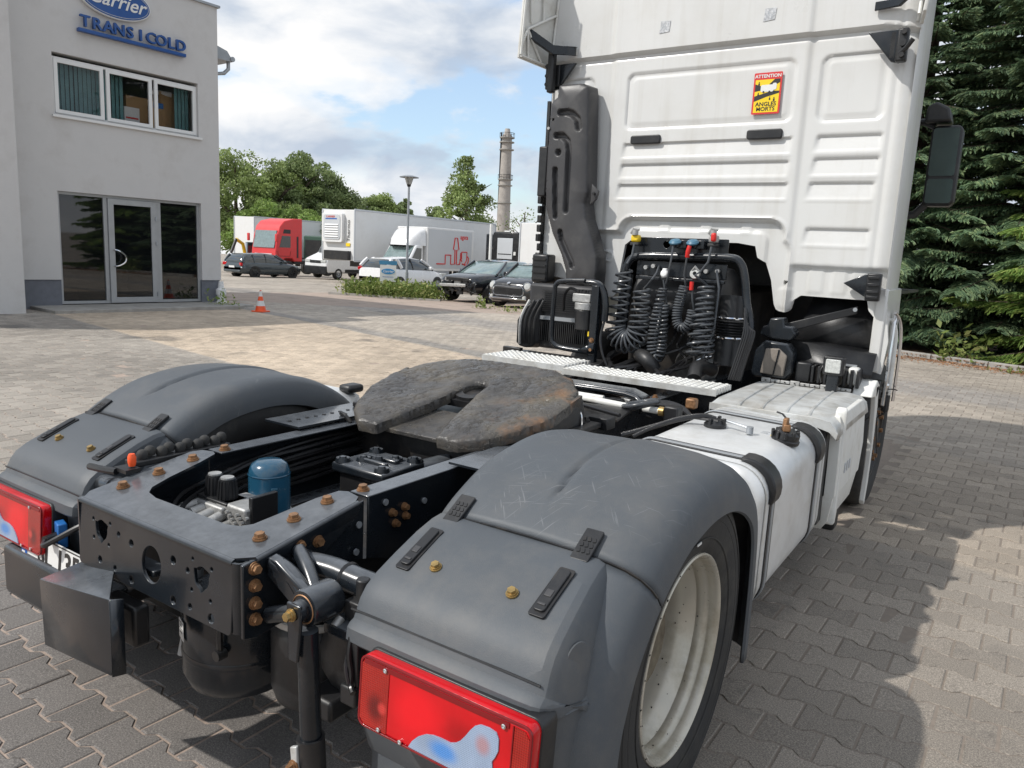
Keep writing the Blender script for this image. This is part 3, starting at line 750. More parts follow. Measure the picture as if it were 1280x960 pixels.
# ------------------------------------------------------------------ cars
def car(name, loc, rz, L, W, H, body_m, label, cat, prof, gh, wb, fo, group=None, wr=.32, rimm='galv', glass='carglass'):
    """prof: (y, z_top, z_bottom, halfwidth factor) stations front (y=0) to rear (y=-L); gh: greenhouse stations (y, z_roof, factor)"""
    t = empty(name, (loc[0], loc[1], gz(loc[0], loc[1])), rz, label, cat, group)
    g = G(); secs = []
    for y, zt, zb, fx in prof:
        w_ = W/2*fx
        half = [(0, zb), (w_*.86, zb), (w_*.97, zb+.10), (w_, zb+.28), (w_*.985, zt-.16), (w_*.93, zt-.05), (w_*.80, zt), (w_*.4, zt+.012), (0, zt+.015)]
        secs.append([(x, y, z) for x, z in half]+[(-x, y, z) for x, z in reversed(half[1:-1])])
    g.loft(secs); b = g.build('body', body_m, t, 50)
    g = G(); secs = []; belt = gh['belt']
    for y, zr, fb, fr in gh['st']:
        wb_, wr_ = W/2*fb, W/2*fr
        half = [(wb_, belt), (wb_*.5+wr_*.5+.03, (belt+zr)/2), (wr_, zr-.03), (wr_*.8, zr)]
        secs.append([(x, y, z) for x, z in half]+[(-x, y, z) for x, z in reversed(half)])
    g.loft(secs); g.build('window_band', M[glass], t, 60)
    # roof skin and pillars a little proud of the glass
    g = G(); rsec = []
    for y, zr, fb, fr in gh['st']:
        if zr < gh['roofmin']: continue
        wr_ = W/2*fr
        rsec.append([(-wr_-.012, y, zr-.05), (-wr_*.82, y, zr+.006), (0, y, zr+.03), (wr_*.82, y, zr+.006), (wr_+.012, y, zr-.05), (wr_*.7, y, zr-.06), (-wr_*.7, y, zr-.06)])
    g.loft(rsec); g.build('roof', body_m, t, 50)
    for s in (-1, 1):
        for (y0, z0, y1, z1, rad) in gh['pil']:
            g = G()
            f0 = np.interp(z0, [belt, H], [.92, gh.get('topf', .74)]); f1 = np.interp(z1, [belt, H], [.92, gh.get('topf', .74)])
            g.tube([(s*W/2*f0, y0, z0), (s*W/2*(f0+f1)/2+s*.025, (y0+y1)/2, (z0+z1)/2), (s*(W/2*f1+.01), y1, z1)], rad, n=6); g.build('pillar', body_m if rad > .034 else M['black'], t)
    for yw in (-fo, -fo-wb):
        for s in (-1, 1):
            g = G(); xo = s*(W/2+.004)
            g.lathe([(wr+.05, -.02), (wr+.05, .012), (wr-.02, .012)], (xo-s*.01, yw, wr), (s, 0, 0), 22); g.build('arch', M['black'], t)
            wl = empty_part('wheel', t, (s*(W/2-.11), yw, wr))
            g = G(); g.lathe([(wr*.66, .115), (wr*.9, .125), (wr, .09), (wr, -.09), (wr*.6, -.09)], ax=(s, 0, 0), n=26); g.build('tyre', M['rubber'], wl)
            g = G(); g.lathe([(wr*.67, .118), (wr*.62, .10), (wr*.60, .03), (0, .02)], ax=(s, 0, 0), n=26)
            for k in range(7):
                a = 2*PI*k/7
                g.tube([(s*.06, 0, 0), (s*.108, wr*.62*math.cos(a), wr*.62*math.sin(a))], .026, n=5)
            g.build('rim', M[rimm], wl)
    return t
def lamp_pair(t, name, pts, sz, m, rz=0):
    for s in (-1, 1):
        g = G(); g.box((s*pts[0], pts[1], pts[2]), sz, Matrix.Rotation(-s*rz, 3, 'Z')); g.build(name, m, t, bevel=.02)
def mirrors(t, W, y, z, m):
    for s in (-1, 1):
        g = G(); g.box((s*(W/2+.07), y, z), (.2, .11, .14)); g.build('mirror', m, t, bevel=.03)
# slate estate car, seen from behind right; parked in front of the red cab (heading +y)
W_ = 1.80
est = car('estate_car', (-36.3, 30.5), R(0), 4.5, W_, 1.42, M['cargrey'], 'dark slate estate car seen from behind with red tail lights near the red truck cab', 'car',
    [(0, .62, .25, .70), (-.12, .70, .2, .88), (-.9, .84, .18, .98), (-1.3, .90, .18, 1), (-3.2, .93, .18, 1), (-4.2, .93, .22, .97), (-4.42, .88, .28, .90), (-4.5, .6, .32, .85)],
    dict(belt=.88, roofmin=1.35, st=[(-1.15, .90, .90, .80), (-1.95, 1.36, .93, .74), (-2.6, 1.42, .93, .74), (-3.7, 1.38, .92, .72), (-4.1, 1.36, .90, .70), (-4.45, .92, .88, .80)],
         pil=[(-1.2, .9, -1.95, 1.36, .04), (-2.75, .9, -2.75, 1.38, .03), (-3.55, .9, -3.6, 1.36, .045), (-4.4, .92, -4.12, 1.34, .05)]), 2.76, .8, rimm='black')
lamp_pair(est, 'tail_light', (.70, -4.42, .78), (.34, .12, .17), M['lens_red'], .35)
lamp_pair(est, 'headlight', (.66, -.14, .64), (.34, .2, .14), M['lampglass'], .4); mirrors(est, W_, -1.5, .98, M['cargrey'])
g = G(); g.box((0, -4.52, .62), (.5, .02, .11)); g.build('number_plate', M['sticker_w'], est)
g = G(); g.box((0, -4.49, .38), (1.5, .1, .14)); g.build('bumper', M['cargrey'], est, bevel=.03)
# white hatchback/SUV heading +y
sv = car('white_hatchback', (-22.3, 27.35), R(0), 4.35, 1.85, 1.52, M['carwhite'], 'white hatchback parked behind the weeds and lamp post in front of the white box truck', 'car',
    [(0, .70, .25, .66), (-.12, .80, .2, .86), (-.9, .95, .2, .98), (-1.2, 1.0, .2, 1), (-3.4, 1.04, .2, 1), (-4.1, 1.08, .25, .96), (-4.3, 1.0, .3, .88), (-4.35, .6, .35, .82)],
    dict(belt=.98, roofmin=1.4, st=[(-.95, .99, .90, .80), (-1.8, 1.46, .92, .73), (-2.5, 1.53, .92, .73), (-3.5, 1.47, .9, .70), (-3.85, 1.43, .88, .66), (-4.25, 1.06, .84, .72)],
         pil=[(-1.0, 1.0, -1.8, 1.46, .045), (-2.5, 1.0, -2.6, 1.48, .03), (-3.3, 1.05, -3.5, 1.45, .09), (-4.2, 1.08, -3.85, 1.42, .09)]), 2.64, .82, rimm='galv', glass='carglass')
lamp_pair(sv, 'tail_light', (.72, -4.18, .98), (.40, .16, .14), M['lens_red'], .5)
lamp_pair(sv, 'headlight', (.68, -.16, .78), (.34, .3, .14), M['lampglass'], .5); mirrors(sv, 1.85, -1.45, 1.08, M['carwhite'])
# damaged black SUV heading -y (front towards the yard)
bm_ = car('damaged_black_car', (-14.36, 19.0), R(180), 4.35, 1.86, 1.47, M['carblack'], 'black car with its front bumper torn off, parked left of the small dark hatchback', 'car',
    [(0, .80, .42, .72), (-.10, .88, .36, .84), (-.9, .98, .34, .93), (-1.35, 1.0, .2, 1), (-3.4, 1.0, .2, 1), (-4.1, 1.0, .25, .96), (-4.35, .85, .3, .86)],
    dict(belt=.96, roofmin=1.38, st=[(-1.15, .98, .92, .82), (-1.95, 1.42, .92, .74), (-2.6, 1.48, .92, .74), (-3.5, 1.44, .9, .70), (-3.95, 1.36, .88, .68), (-4.25, 1.0, .84, .74)],
         pil=[(-1.2, .98, -1.95, 1.42, .045), (-2.65, .98, -2.7, 1.44, .03), (-3.6, .98, -3.5, 1.42, .06), (-4.2, 1.0, -3.95, 1.36, .05)]), 2.67, .85, rimm='chrome', glass='windshield', wr=.34)
mirrors(bm_, 1.86, -1.6, 1.05, M['carblack'])
rs = np.random.RandomState(5)
for k in range(26):                                                     # broken plastic and bare metal behind the missing bumper
    g = G(); x = rs.uniform(-.85, .85); sz = rs.uniform(.03, .14)
    g.box((x, .02+rs.uniform(-.05, .06), rs.uniform(.30, .78)), (sz*2, .05, sz), Matrix.Rotation(rs.uniform(-.8, .8), 3, 'Y')); g.build('torn_bumper_piece', M['black'] if k % 3 else M['castalu'], bm_)
g = G(); g.box((.1, .10, .58), (1.15, .07, .11), Matrix.Rotation(.03, 3, 'Y')); g.build('crash_bar', M['castalu'], bm_, bevel=.02)
g = G(); g.box((-.1, .08, .80), (1.0, .05, .12)); g.build('grille', M['black'], bm_, bevel=.02)
for k in range(8):
    g = G(); g.tube([(rs.uniform(-.9, -.5), .08, .7), (rs.uniform(-.9, -.4), .12, .5), (rs.uniform(-.9, -.5), .06, .35)], .012, n=4, sub=3); g.build('loose_wire', M['cable'], bm_)
# small dark hatchback heading -y
mi = car('small_dark_hatchback', (-11.6, 18.1), R(180), 3.85, 1.73, 1.41, M['carblack'], 'small dark hatchback with round headlights and chrome grille ring, left of the truck cab', 'car',
    [(0, .72, .24, .70), (-.10, .82, .18, .90), (-.7, .94, .18, .99), (-1.0, .98, .18, 1), (-3.2, 1.0, .2, 1), (-3.7, 1.0, .25, .96), (-3.85, .8, .3, .88)],
    dict(belt=.95, roofmin=1.33, st=[(-.95, .97, .92, .84), (-1.45, 1.34, .92, .78), (-2.1, 1.42, .92, .78), (-3.3, 1.38, .9, .76), (-3.75, 1.0, .88, .80)],
         pil=[(-1.0, .97, -1.45, 1.36, .045), (-2.2, .97, -2.2, 1.38, .03), (-3.65, 1.0, -3.35, 1.36, .05)]), 2.5, .72, rimm='galv', glass='windshield', wr=.31)
mirrors(mi, 1.73, -1.25, 1.04, M['carblack'])
g = G()
ring = [(x, .045-abs(x)*.10, z) for x, z in rrect(-.58, .40, .58, .68, .13, 6)]; g.tube(ring+[ring[0]], .026, n=6); g.build('grille_ring', M['chrome'], mi)
g = G(); g.box((0, .0, .54), (1.05, .06, .24)); g.build('grille', M['black'], mi, bevel=.02)
g = G(); g.box((0, .02, .30), (1.4, .06, .05)); g.build('bumper_strip', M['chrome'], mi, bevel=.01)
for s in (-1, 1):
    g = G(); g.lathe([(0, .07), (.09, .06), (.12, .03), (.125, -.05)], (s*.66, -.10, .70), (s*.3, 1, .25), 18); g.build('headlight', M['lampglass'], mi)
    g = G(); g.lathe([(.125, .045), (.14, .035), (.14, -.04)], (s*.66, -.10, .70), (s*.3, 1, .25), 18); g.build('headlight_ring', M['chrome'], mi)
    g = G(); g.lathe([(0, .05), (.05, .04), (.06, -.03)], (s*.62, -.0, .36), (0, 1, 0), 12); g.build('fog_light', M['lampglass'], mi)
g = G(); g.lathe([(0, .01), (.06, .0)], (0, -.02, .80), (0, .6, 1), 12); g.build('badge', M['chrome'], mi)

# ------------------------------------------------------------------ lorries in the yard
def wheel(t, x, y, r, w=.30, m='galv'):
    wl = empty_part('wheel', t, (x, y, r)); s = 1 if x > 0 else -1
    g = G(); g.lathe([(r*.58, w/2), (r*.85, w/2+.01), (r, w/2-.04), (r, -w/2), (r*.5, -w/2)], ax=(s, 0, 0), n=28); g.build('tyre', M['rubber'], wl)
    g = G(); g.lathe([(r*.59, w/2), (r*.52, w/2-.02), (r*.48, w/2-.12), (r*.25, w/2-.10), (r*.2, w/2+.0), (0, w/2)], ax=(s, 0, 0), n=28); g.build('rim', M[m], wl)
# red tractor cab facing -y
rc = empty('red_truck_cab', (-39.8, 31.0, gz(-39.8, 31.0)), R(180), 'bright red truck cab with a grey grille parked behind the dark slate estate car', 'truck')
g = G(); W2 = 1.22
prof = [(0, 1.0, .98), (0, 1.55, 1.0), (-.12, 2.35, .98), (-.35, 3.05, .93), (-.7, 3.28, .86), (-2.0, 3.42, .84), (-2.25, 3.40, .84)]
front = [(.0, .55), (.03, 1.0), (.0, 1.6), (-.16, 2.6), (-.36, 3.2), (-.7, 3.55), (-1.5, 3.75), (-2.2, 3.78), (-2.2, .95), (-1.5, .95), (-1.35, 1.15), (-.75, 1.15), (-.6, .95), (-.5, .55)]
g.prism(front, 'yz', -1.22, 1.22); g.build('cab_body', M['red_paint'], rc, bevel=.06)
g = G(); g.prism([(-.01, 1.80), (.03, 1.80), (-.20, 2.92), (-.26, 2.92)], 'yz', -1.06, 1.06); g.build('windscreen', M['windshield'], rc, bevel=.01)
for s in (-1, 1):
    g = G(); g.prism([(-.28, 1.85), (-1.2, 1.85), (-1.2, 2.6), (-.50, 2.6)], 'yz', s*1.215, s*1.232); g.build('side_window', M['carglass'], rc)
    g = G(); g.prism([(-.58, 2.76), (-1.2, 2.76), (-1.2, 3.02), (-.66, 3.02)], 'yz', s*1.215, s*1.230); g.build('upper_window', M['black'], rc)
    g = G(); g.prism([(-1.72, 1.2), (-1.86, 1.2), (-1.86, 2.6), (-1.72, 2.6)], 'yz', s*1.215, s*1.235); g.build('side_vent', M['black'], rc)
    g = G(); g.box((s*1.40, .10, 2.45), (.2, .12, .5)); g.build('mirror', M['red_paint'], rc, bevel=.04)
    g = G(); g.tube([(s*1.22, -.15, 1.62), (s*1.228, -.2, 1.3), (s*1.228, -1.15, 1.28), (s*1.228, -1.2, 1.62)], .012, n=4); g.build('door_seam', M['sticker_k'], rc)
    for yw in (-1.05, -4.6): wheel(rc, s*1.05, yw, .5)
g = G(); g.b2((-.85, -.02, .95), (.85, .06, 1.42)); g.build('grille', M['trailer_grey'], rc, bevel=.02)
g = G(); g.b2((-1.2, -.05, .35), (1.2, .12, .8)); g.build('bumper', M['red_paint'], rc, bevel=.04)
lamp_pair(rc, 'headlight', (.92, .12, .6), (.36, .04, .2), M['lampglass'])
g = G(); g.b2((-.4, -5.4, .75), (.4, -2.2, .98)); g.build('chassis', M['dark'], rc)
# semi-trailers
def trailer(name, loc, rz, L, z0, z1, label, W=2.5, fridge=False, group=None, rear_axle=True):
    t = empty(name, (loc[0], loc[1], gz(loc[0], loc[1])), rz, label, 'trailer', group)
    g = G(); g.b2((-W/2, -L, z0), (W/2, 0, z1)); g.build('box_body', M['trailer'], t, bevel=.02)
    g = G()
    for x in (-W/2, W/2):
        for z in (z0, z1): g.b2((x-.03, -L-.01, z-.05), (x+.03, .01, z+.05))
        for y in (0, -L): g.b2((x-.035, y-.04, z0), (x+.035, y+.04, z1))
    g.build('edge_rail', M['trailer_grey'], t, bevel=.01)
    g = G(); g.b2((-.5, -L+.2, z0-.35), (.5, -1.4, z0-.02)); g.build('chassis', M['dark'], t)
    if rear_axle:
        for yw in (-L+2.4, -L+3.7):
            for s in (-1, 1): wheel(t, s*(W/2-.17), yw, .5)
    for s in (-1, 1):
        g = G(); g.box((s*.8, -2.6, .65), (.12, .12, 1.1)); g.build('landing_leg', M['galv'], t)
        g = G(); g.b2((s*W/2-.02, -L+5, .5), (s*W/2, -3.2, .98)); g.build('side_guard', M['trailer_grey'], t)
    return t
tr = trailer('refrigerated_trailer', (-30.0, 28.3), R(180), 13.4, 1.22, 3.98, 'long white refrigerated trailer with a cooling unit on its front, above the white pickup', fridge=True)
fu = plate('fridge_unit', [rrect(-1.08, 2.2, .52, 3.78, .12)], .22, Matrix.Translation((0, .12, 0)) @ Matrix(((-1,0,0,0),(0,0,1,0),(0,1,0,0),(0,0,0,1))) , M['trailer'], tr, .02)
plate('fridge_grille', [rrect(-.92, 2.35, .38, 3.70, .16)], .03, Matrix.Translation((0, .245, 0)) @ Matrix(((-1,0,0,0),(0,0,1,0),(0,1,0,0),(0,0,0,1))), M['trailer_grey'], tr)
for k in range(6):
    g = G(); g.box((.27, .27, 2.50+k*.13), (1.05, .035, .07), Matrix.Rotation(.5, 3, 'X')); g.build('louvre', M['trailer'], tr)
g = G(); g.b2((-.15, .262, 3.44), (.75, .268, 3.50)); g.build('brand_strip', M['sticker_b'], tr)
XZm = Matrix(((-1,0,0,0),(0,0,1,0),(0,1,0,0),(0,0,0,1)))
text('unit_lettering', 'CARRIER', .15, Matrix.Translation((.35, .27, 3.58)) @ XZm, M['sticker_r'], tr, .003, 1.2)
text('front_lettering', 'Thermo', .30, Matrix.Translation((-.82, .03, 2.85)) @ XZm @ Matrix.Rotation(R(90), 4, 'Z'), M['sticker_k'], tr, .004, 1.2)
g = G(); g.b2((-1.0, .0, 1.25), (.9, .25, 1.75)); g.build('compressor', M['dark'], tr, bevel=.02)
g = G(); g.b2((-.95, .02, 2.0), (-.65, .05, 2.18)); g.build('warning_label', M['sticker_y'], tr)
t2 = trailer('white_trailer', (-51.05, 38.0), R(180), 12.0, 1.1, 4.2, 'white trailer partly hidden behind the office corner, left of the red truck cab')
t3 = trailer('grey_panel_trailer', (-20.4, 34.0), R(180), 12.0, 1.1, 3.75, 'pale grey box trailer between the black cooling container and the cab snorkel')
# white pickup with black bumper under the refrigerated trailer
pu = empty('white_pickup_van', (-34.8, 31.0, gz(-34.8, 31.0)), R(180), 'white van front with black bumper standing low beside the refrigerated trailer', 'van')
g = G(); g.prism([(.0, .4), (.05, .9), (-.05, 1.25), (-.85, 1.55), (-1.0, 1.62), (-1.62, 2.5), (-2.1, 2.65), (-4.9, 2.65), (-4.9, .4)], 'yz', -1.0, 1.0); g.build('body', M['carwhite'], pu, bevel=.08)
g = G(); g.prism([(-.98, 1.66), (-.93, 1.64), (-1.56, 2.46), (-1.62, 2.46)], 'yz', -.86, .86); g.build('windscreen', M['carglass'], pu)
for s in (-1, 1):
    g = G(); g.prism([(-1.25, 1.45), (-2.2, 1.45), (-2.2, 2.1), (-1.65, 2.1)], 'yz', s*.995, s*1.01); g.build('side_window', M['carglass'], pu)
    for yw in (-.95, -4.0): wheel(pu, s*.9, yw, .35, .22)
    g = G(); g.box((s*.7, .0, 1.10), (.45, .12, .18)); g.build('headlight', M['lampglass'], pu, bevel=.02)
g = G(); g.b2((-.98, -.1, .3), (.98, .10, .80)); g.build('bumper', M['black'], pu, bevel=.03)
g = G(); g.b2((-.48, .0, .98), (.48, .07, 1.15)); g.build('grille', M['black'], pu, bevel=.02)
g = G(); g.b2((-1.02, -4.9, .42), (1.02, -1.5, .62)); g.build('side_sill', M['black'], pu, bevel=.01)
# box truck with red line drawing
bt = empty('white_box_truck', (-26.15, 28.0, gz(-26.15, 28.0)), R(180), 'white box truck with a red line drawing on its side, behind the street lamp', 'truck')
g = G(); g.prism([(.0, .4), (.05, .8), (-.1, 1.1), (-.75, 1.35), (-1.35, 2.2), (-1.9, 2.28), (-1.95, .5)], 'yz', -.98, .98); g.build('cab', M['carwhite'], bt, bevel=.08)
g = G(); g.prism([(-.74, 1.42), (-.68, 1.42), (-1.27, 2.14), (-1.34, 2.14)], 'yz', -.84, .84); g.build('windscreen', M['windshield'], bt)
secs = []
for y, wz, ww in ((-.95, 2.22, .60), (-1.25, 2.62, .82), (-1.7, 3.0, .98), (-2.05, 3.12, 1.03)):
    secs.append([(-ww, y, 2.18), (-ww*.96, y, wz-.12), (-ww*.8, y, wz), (ww*.8, y, wz), (ww*.96, y, wz-.12), (ww, y, 2.18)])
g = G(); g.loft(secs); g.build('roof_deflector', M['carwhite'], bt, 50)
g = G(); g.b2((-1.08, -6.3, .85), (1.08, -2.08, 3.2)); g.build('box_body', M['trailer'], bt, bevel=.03)
for s in (-1, 1):
    g = G(); g.b2((s*1.075, -6.1, 1.0), (s*1.092, -2.2, 3.1)); g.build('side_panel', M['trailer_grey'], bt)
    g = G(); g.prism([(-.95, 1.42), (-1.75, 1.42), (-1.75, 2.05), (-1.35, 2.05)], 'yz', s*.975, s*.99); g.build('side_window', M['carglass'], bt)
    for yw in (-.95, -5.0): wheel(bt, s*.93, yw, .35, .24)
# drawing on the side seen from the yard (local +x side faces the lamp post after the half turn)
SIDE = -1.094
def sidept(u, v): return (SIDE-.004, -2.9-u, v)
def line(name, pts, rad=.045):
    g = G(); g.tube([sidept(*p) for p in pts], rad, n=4); g.build(name, M['sticker_r'], bt)
line('red_line', [(.0, 1.25), (.75, 1.25), (.75, 1.75), (1.25, 1.75), (1.25, 1.25), (1.62, 1.25), (1.62, 2.05), (1.48, 2.08), (1.60, 2.72), (1.82, 2.72), (1.98, 2.08), (1.78, 2.05), (1.78, 1.25), (2.1, 1.25), (2.12, 1.55)])
line('red_line', [(2.15, 1.9), (2.15, 1.6), (2.3, 1.4)], .04)
line('red_line', [(2.25, 1.55), (2.25, 1.95), (2.75, 1.95), (2.75, 1.5), (2.55, 1.25), (2.3, 1.28)], .04)
line('red_line', [(2.5, 1.2), (2.85, 1.25), (2.92, 1.6), (2.8, 1.7)], .04)
text('side_lettering', 'agata', .36, Matrix(((0, 0, -1, SIDE-.003), (-1, 0, 0, -5.35), (0, 1, 0, 2.78), (0, 0, 0, 1))), M['sticker_r'], bt, .003, 1.0, .008)
# black cooling container standing behind the black cars
bx = empty('black_cooling_truck', (-23.9, 36.0, gz(-23.9, 36.0)), R(180), 'black truck body with a pale vent panel standing behind the two black cars', 'truck')
g = G(); g.b2((-.92, -4.5, .6), (.92, 0, 3.35)); g.build('box_body', M['carblack'], bx, bevel=.03)
g = G(); g.b2((-.9, 0, .7), (.9, .12, 3.30)); g.build('end_frame', M['black'], bx, bevel=.03)
g = G(); g.b2((-.55, .12, 1.75), (.55, .17, 2.98)); g.build('vent_panel', M['trailer_grey'], bx, bevel=.02)
g = G(); g.b2((-.48, .17, 2.02), (.48, .18, 2.07)); g.build('vent_slot', M['black'], bx)
g = G(); g.b2((-.78, .12, 2.0), (-.64, .17, 2.2)); g.build('lamp', M['sticker_w'], bx)
g = G(); g.b2((-.25, .0, 3.35), (.12, .1, 3.43)); g.build('top_light', M['sticker_w'], bx)
for s in (-1, 1): wheel(bx, s*1.0, -3.4, .45)
b2_ = empty('black_lorry_cab', (-25.4, 36.6, gz(-25.4, 36.6)), R(180), 'narrow black lorry end squeezed between the white box truck and the black cooling truck', 'truck')
g = G(); g.b2((-.5, -2.2, .5), (.45, 0, 3.25)); g.build('body', M['carblack'], b2_, bevel=.05)
g = G(); g.b2((-.4, .0, 1.4), (.35, .03, 2.4)); g.build('rear_panel', M['black'], b2_, bevel=.02)
for s in (-1, 1): wheel(b2_, s*.35, -1.4, .4)
o = G().cyl((0, 0, 0), (0, 0, 3.4), .07, n=12).build('white_post', M['sticker_w'], None, loc=(-20.81, 30.0, gz(-20.8, 30))); tag(o, 'slim white post standing between the white box truck and the black cooling truck', 'post')
# green covered lorry and a small digger further back
gl = empty('green_covered_lorry', (-47.4, 42.0, gz(-47.4, 42)), R(180), 'lorry with a dark green canopy just right of the red truck cab', 'truck')
g = G(); g.b2((-1.2, -6, 1.0), (1.2, 0, 2.95)); g.build('canopy', mat('green_tarpaulin', (.03, .07, .05), .6), gl, bevel=.1)
g = G(); g.b2((-.95, 0, 1.3), (.95, .03, 2.6)); g.build('opening', M['dark'], gl)
g = G(); g.b2((-1.2, -6, .6), (1.2, 0, 1.0)); g.build('flatbed', M['galv'], gl)
for s in (-1, 1):
    for yw in (-1, -4.8): wheel(gl, s*1.0, yw, .45)
dg_ = empty('small_digger', (-43.4, 32.4, gz(-43.4, 32.4)), R(150), 'small yellow and black digger arm between the white trailer and the red truck cab', 'digger')
g = G(); g.tube([(0, 0, .8), (-.5, .3, 2.0), (-1.1, .8, 2.3)], .12, n=6); g.build('boom', M['yellow_plastic'], dg_)
g = G(); g.tube([(-1.1, .8, 2.3), (-1.7, 1.2, 1.4)], .10, n=6); g.build('arm', M['dark'], dg_)
g = G(); g.box((.1, -.4, 1.0), (1.2, 1.4, .7)); g.build('body', M['yellow_plastic'], dg_, bevel=.06)
g = G(); g.box((0, -.3, .3), (1.5, 1.8, .5)); g.build('track', M['dark'], dg_, bevel=.1)
g = G(); g.box((.1, -.5, 1.7), (1.0, 1.0, .9)); g.build('cabin', M['carglass'], dg_, bevel=.05)

# ------------------------------------------------------------------ lamp post, sign, weeds
lp = empty('street_lamp', (-17.55, 20.0, gz(-17.55, 20.0)), 0, 'slim grey street lamp with a flat round hat among the weeds', 'street lamp')
LH = 4.45
g = G(); g.cyl((0, 0, -.1), (0, 0, LH-.35), .05, .042, n=12); g.cyl((0, 0, 0), (0, 0, .9), .068, n=12); g.build('pole', M['galv'], lp)
g = G(); g.lathe([(.05, LH-.36), (.09, LH-.28), (.17, LH-.04), (.15, LH-.04)], n=20); g.build('lantern', M['lampglass'], lp)
g = G(); g.lathe([(.06, LH-.38), (.085, LH-.30), (.05, LH-.30)], n=16); g.build('collar', M['black'], lp)
g = G(); g.lathe([(.36, LH-.05), (.36, LH-.03), (.16, LH+.03), (0, LH+.05)], n=28); g.build('hat', M['galv'], lp)
for k in range(4):
    a = k*PI/2+.4; g = G(); g.tube([(.09*math.cos(a), .09*math.sin(a), LH-.28), (.175*math.cos(a), .175*math.sin(a), LH-.03)], .008, n=4); g.build('lantern_rib', M['black'], lp)
sb = empty('information_board', (-17.3, 18.7, gz(-17.3, 18.7)), YAW-.10+R(14), 'small white and blue notice board standing in the weeds', 'sign')
g = G(); g.b2((-.29, -.02, .55), (.29, .02, 1.15)); g.build('board', M['sticker_w'], sb)
g = G(); g.b2((-.32, -.024, 1.16), (.32, .02, 1.30)); g.build('header', mat('board_blue', (.05, .22, .38), .4), sb)
plate('oval', [circ(0, .92, .24, 28, .10)], .004, at(-.026), mat('oval_blue', (.02, .25, .55), .4), sb)
text('oval_lettering', 'Carrier', .12, at(-.030) @ Matrix.Translation((0, .92, 0)), M['sticker_w'], sb, .001, 1.1, .002, .3)
text('small_lettering', 'TRANSICOLD', .065, at(-.022) @ Matrix.Translation((0, .72, 0)), M['sticker_b'], sb, .001)
for x in (-.24, .24):
    g = G(); g.cyl((x, .03, 0), (x, .03, 1.2), .018, n=8); g.build('leg', M['galv'], sb)

def weeds(name, pts, label, hmax, n, seed, m='weed', kind='stuff', spread=.25, dry=0):
    rs = np.random.RandomState(seed); vs = []; base = np.array(pts)
    for k in range(n):
        a = rs.rand(); idx = rs.randint(len(base)); p = base[idx]+rs.normal(0, spread, 2)
        h = hmax*rs.uniform(.2, 1)**1.3*(1-.3*rs.rand()); z = gz(p[0], p[1])
        lean = rs.normal(0, .18, 2)
        nb = rs.randint(5, 11)
        for q in range(nb):
            u = (q+rs.rand())/nb
            c = np.array([p[0]+lean[0]*u*h, p[1]+lean[1]*u*h, z+h*u])
            d = rs.normal(size=3); d[2] = abs(d[2])*.6+.2; d /= np.linalg.norm(d); e = np.cross(d, rs.normal(size=3)); e /= np.linalg.norm(e)
            L = h*rs.uniform(.12, .3)+.03; w_ = L*rs.uniform(.12, .35)
            vs += [c, c+d*L*.5-e*w_, c+d*L, c+d*L*.5+e*w_]
    v = np.array(vs); return tag(npmesh(name, v, np.arange(len(v)).reshape(-1, 4), M[m]), label, 'weeds', None, kind)
line_ = [(-18.4+(3.0*t), 18.0+.9*t) for t in np.linspace(0, 1, 40)]
wv = [(x-dx, y+dy) for (x, y) in line_ for dx, dy in ((0, 0), (.5, .7), (.2, .4))]
weeds('weeds', wv, 'overgrown strip of green weeds around the street lamp', .66, 2300, 4, spread=.26)
g = G(); g.box((-16.9, 18.05, gz(-16.9, 18.05)+.0), (4.4, .10, .14), Matrix.Rotation(.28, 3, 'Z')); o = g.build('kerb', M['concrete'], None); tag(o, 'low concrete kerb edging the strip of weeds', 'kerb')
for i, (x, y, h, n_, lb) in enumerate(((-11.7, 16.9, .5, 26, 'thin dry weed tuft growing from the joints in front of the two black cars'), (-10.2, 16.2, .22, 22, 'low green weed tuft between the small hatchback and the truck cab'),
                                       (-13.9, 9.4, .5, 24, 'grassy weeds growing from the slab at the office corner'), (-15.3, 7.6, .25, 10, 'tiny weed growing in front of the office door'), (-16.0, 5.7, .3, 14, 'small weed at the foot of the left office wall'))):
    weeds('weed_tuft', [(x, y)], lb, h, n_, 20+i, spread=(.16 if h > .1 else .02), kind=None)

# ------------------------------------------------------------------ chimney
ch = empty('chimney', (-111.5, 163.0, -4.0), 0, 'tall concrete industrial chimney with platform rings behind the poplar', 'chimney')
HC = 36.8
CM = mat('chimney_concrete', (.36, .33, .30), .85, var=.12, vs=.8, dirt=(.17, .14, .12), dirt_amt=.6, dirt_scale=.35)
g = G(); g.lathe([(2.0, 0), (1.5, HC*.6), (1.25, HC*.93), (1.3, HC*.95), (.8, HC*.97), (.62, HC), (.4, HC)], n=28); g.build('shaft', CM, ch)
for z in (HC*.50, HC*.66, HC*.62, HC*.86, HC*.91, HC*.94):
    g = G(); r_ = 1.45
    g.lathe([(r_-.1, z-.12), (r_+.45, z-.12), (r_+.45, z+.1), (r_-.1, z+.1)], n=24, closed=True); g.build('ring', M['concrete'], ch)
for z in (HC*.66, HC*.94):
    g = G()
    for k in range(16):
        a = 2*PI*k/16; g.cyl((1.9*math.cos(a), 1.9*math.sin(a), z), (1.9*math.cos(a), 1.9*math.sin(a), z+1.1), .05, n=4)
    g.tube([(1.9*math.cos(2*PI*k/20), 1.9*math.sin(2*PI*k/20), z+1.1) for k in range(21)], .06, n=4); g.build('railing', M['dark'], ch)
g = G(); g.box((-1.6, -.3, HC*.5), (.2, .4, HC*.95)); g.build('ladder', M['dark'], ch)

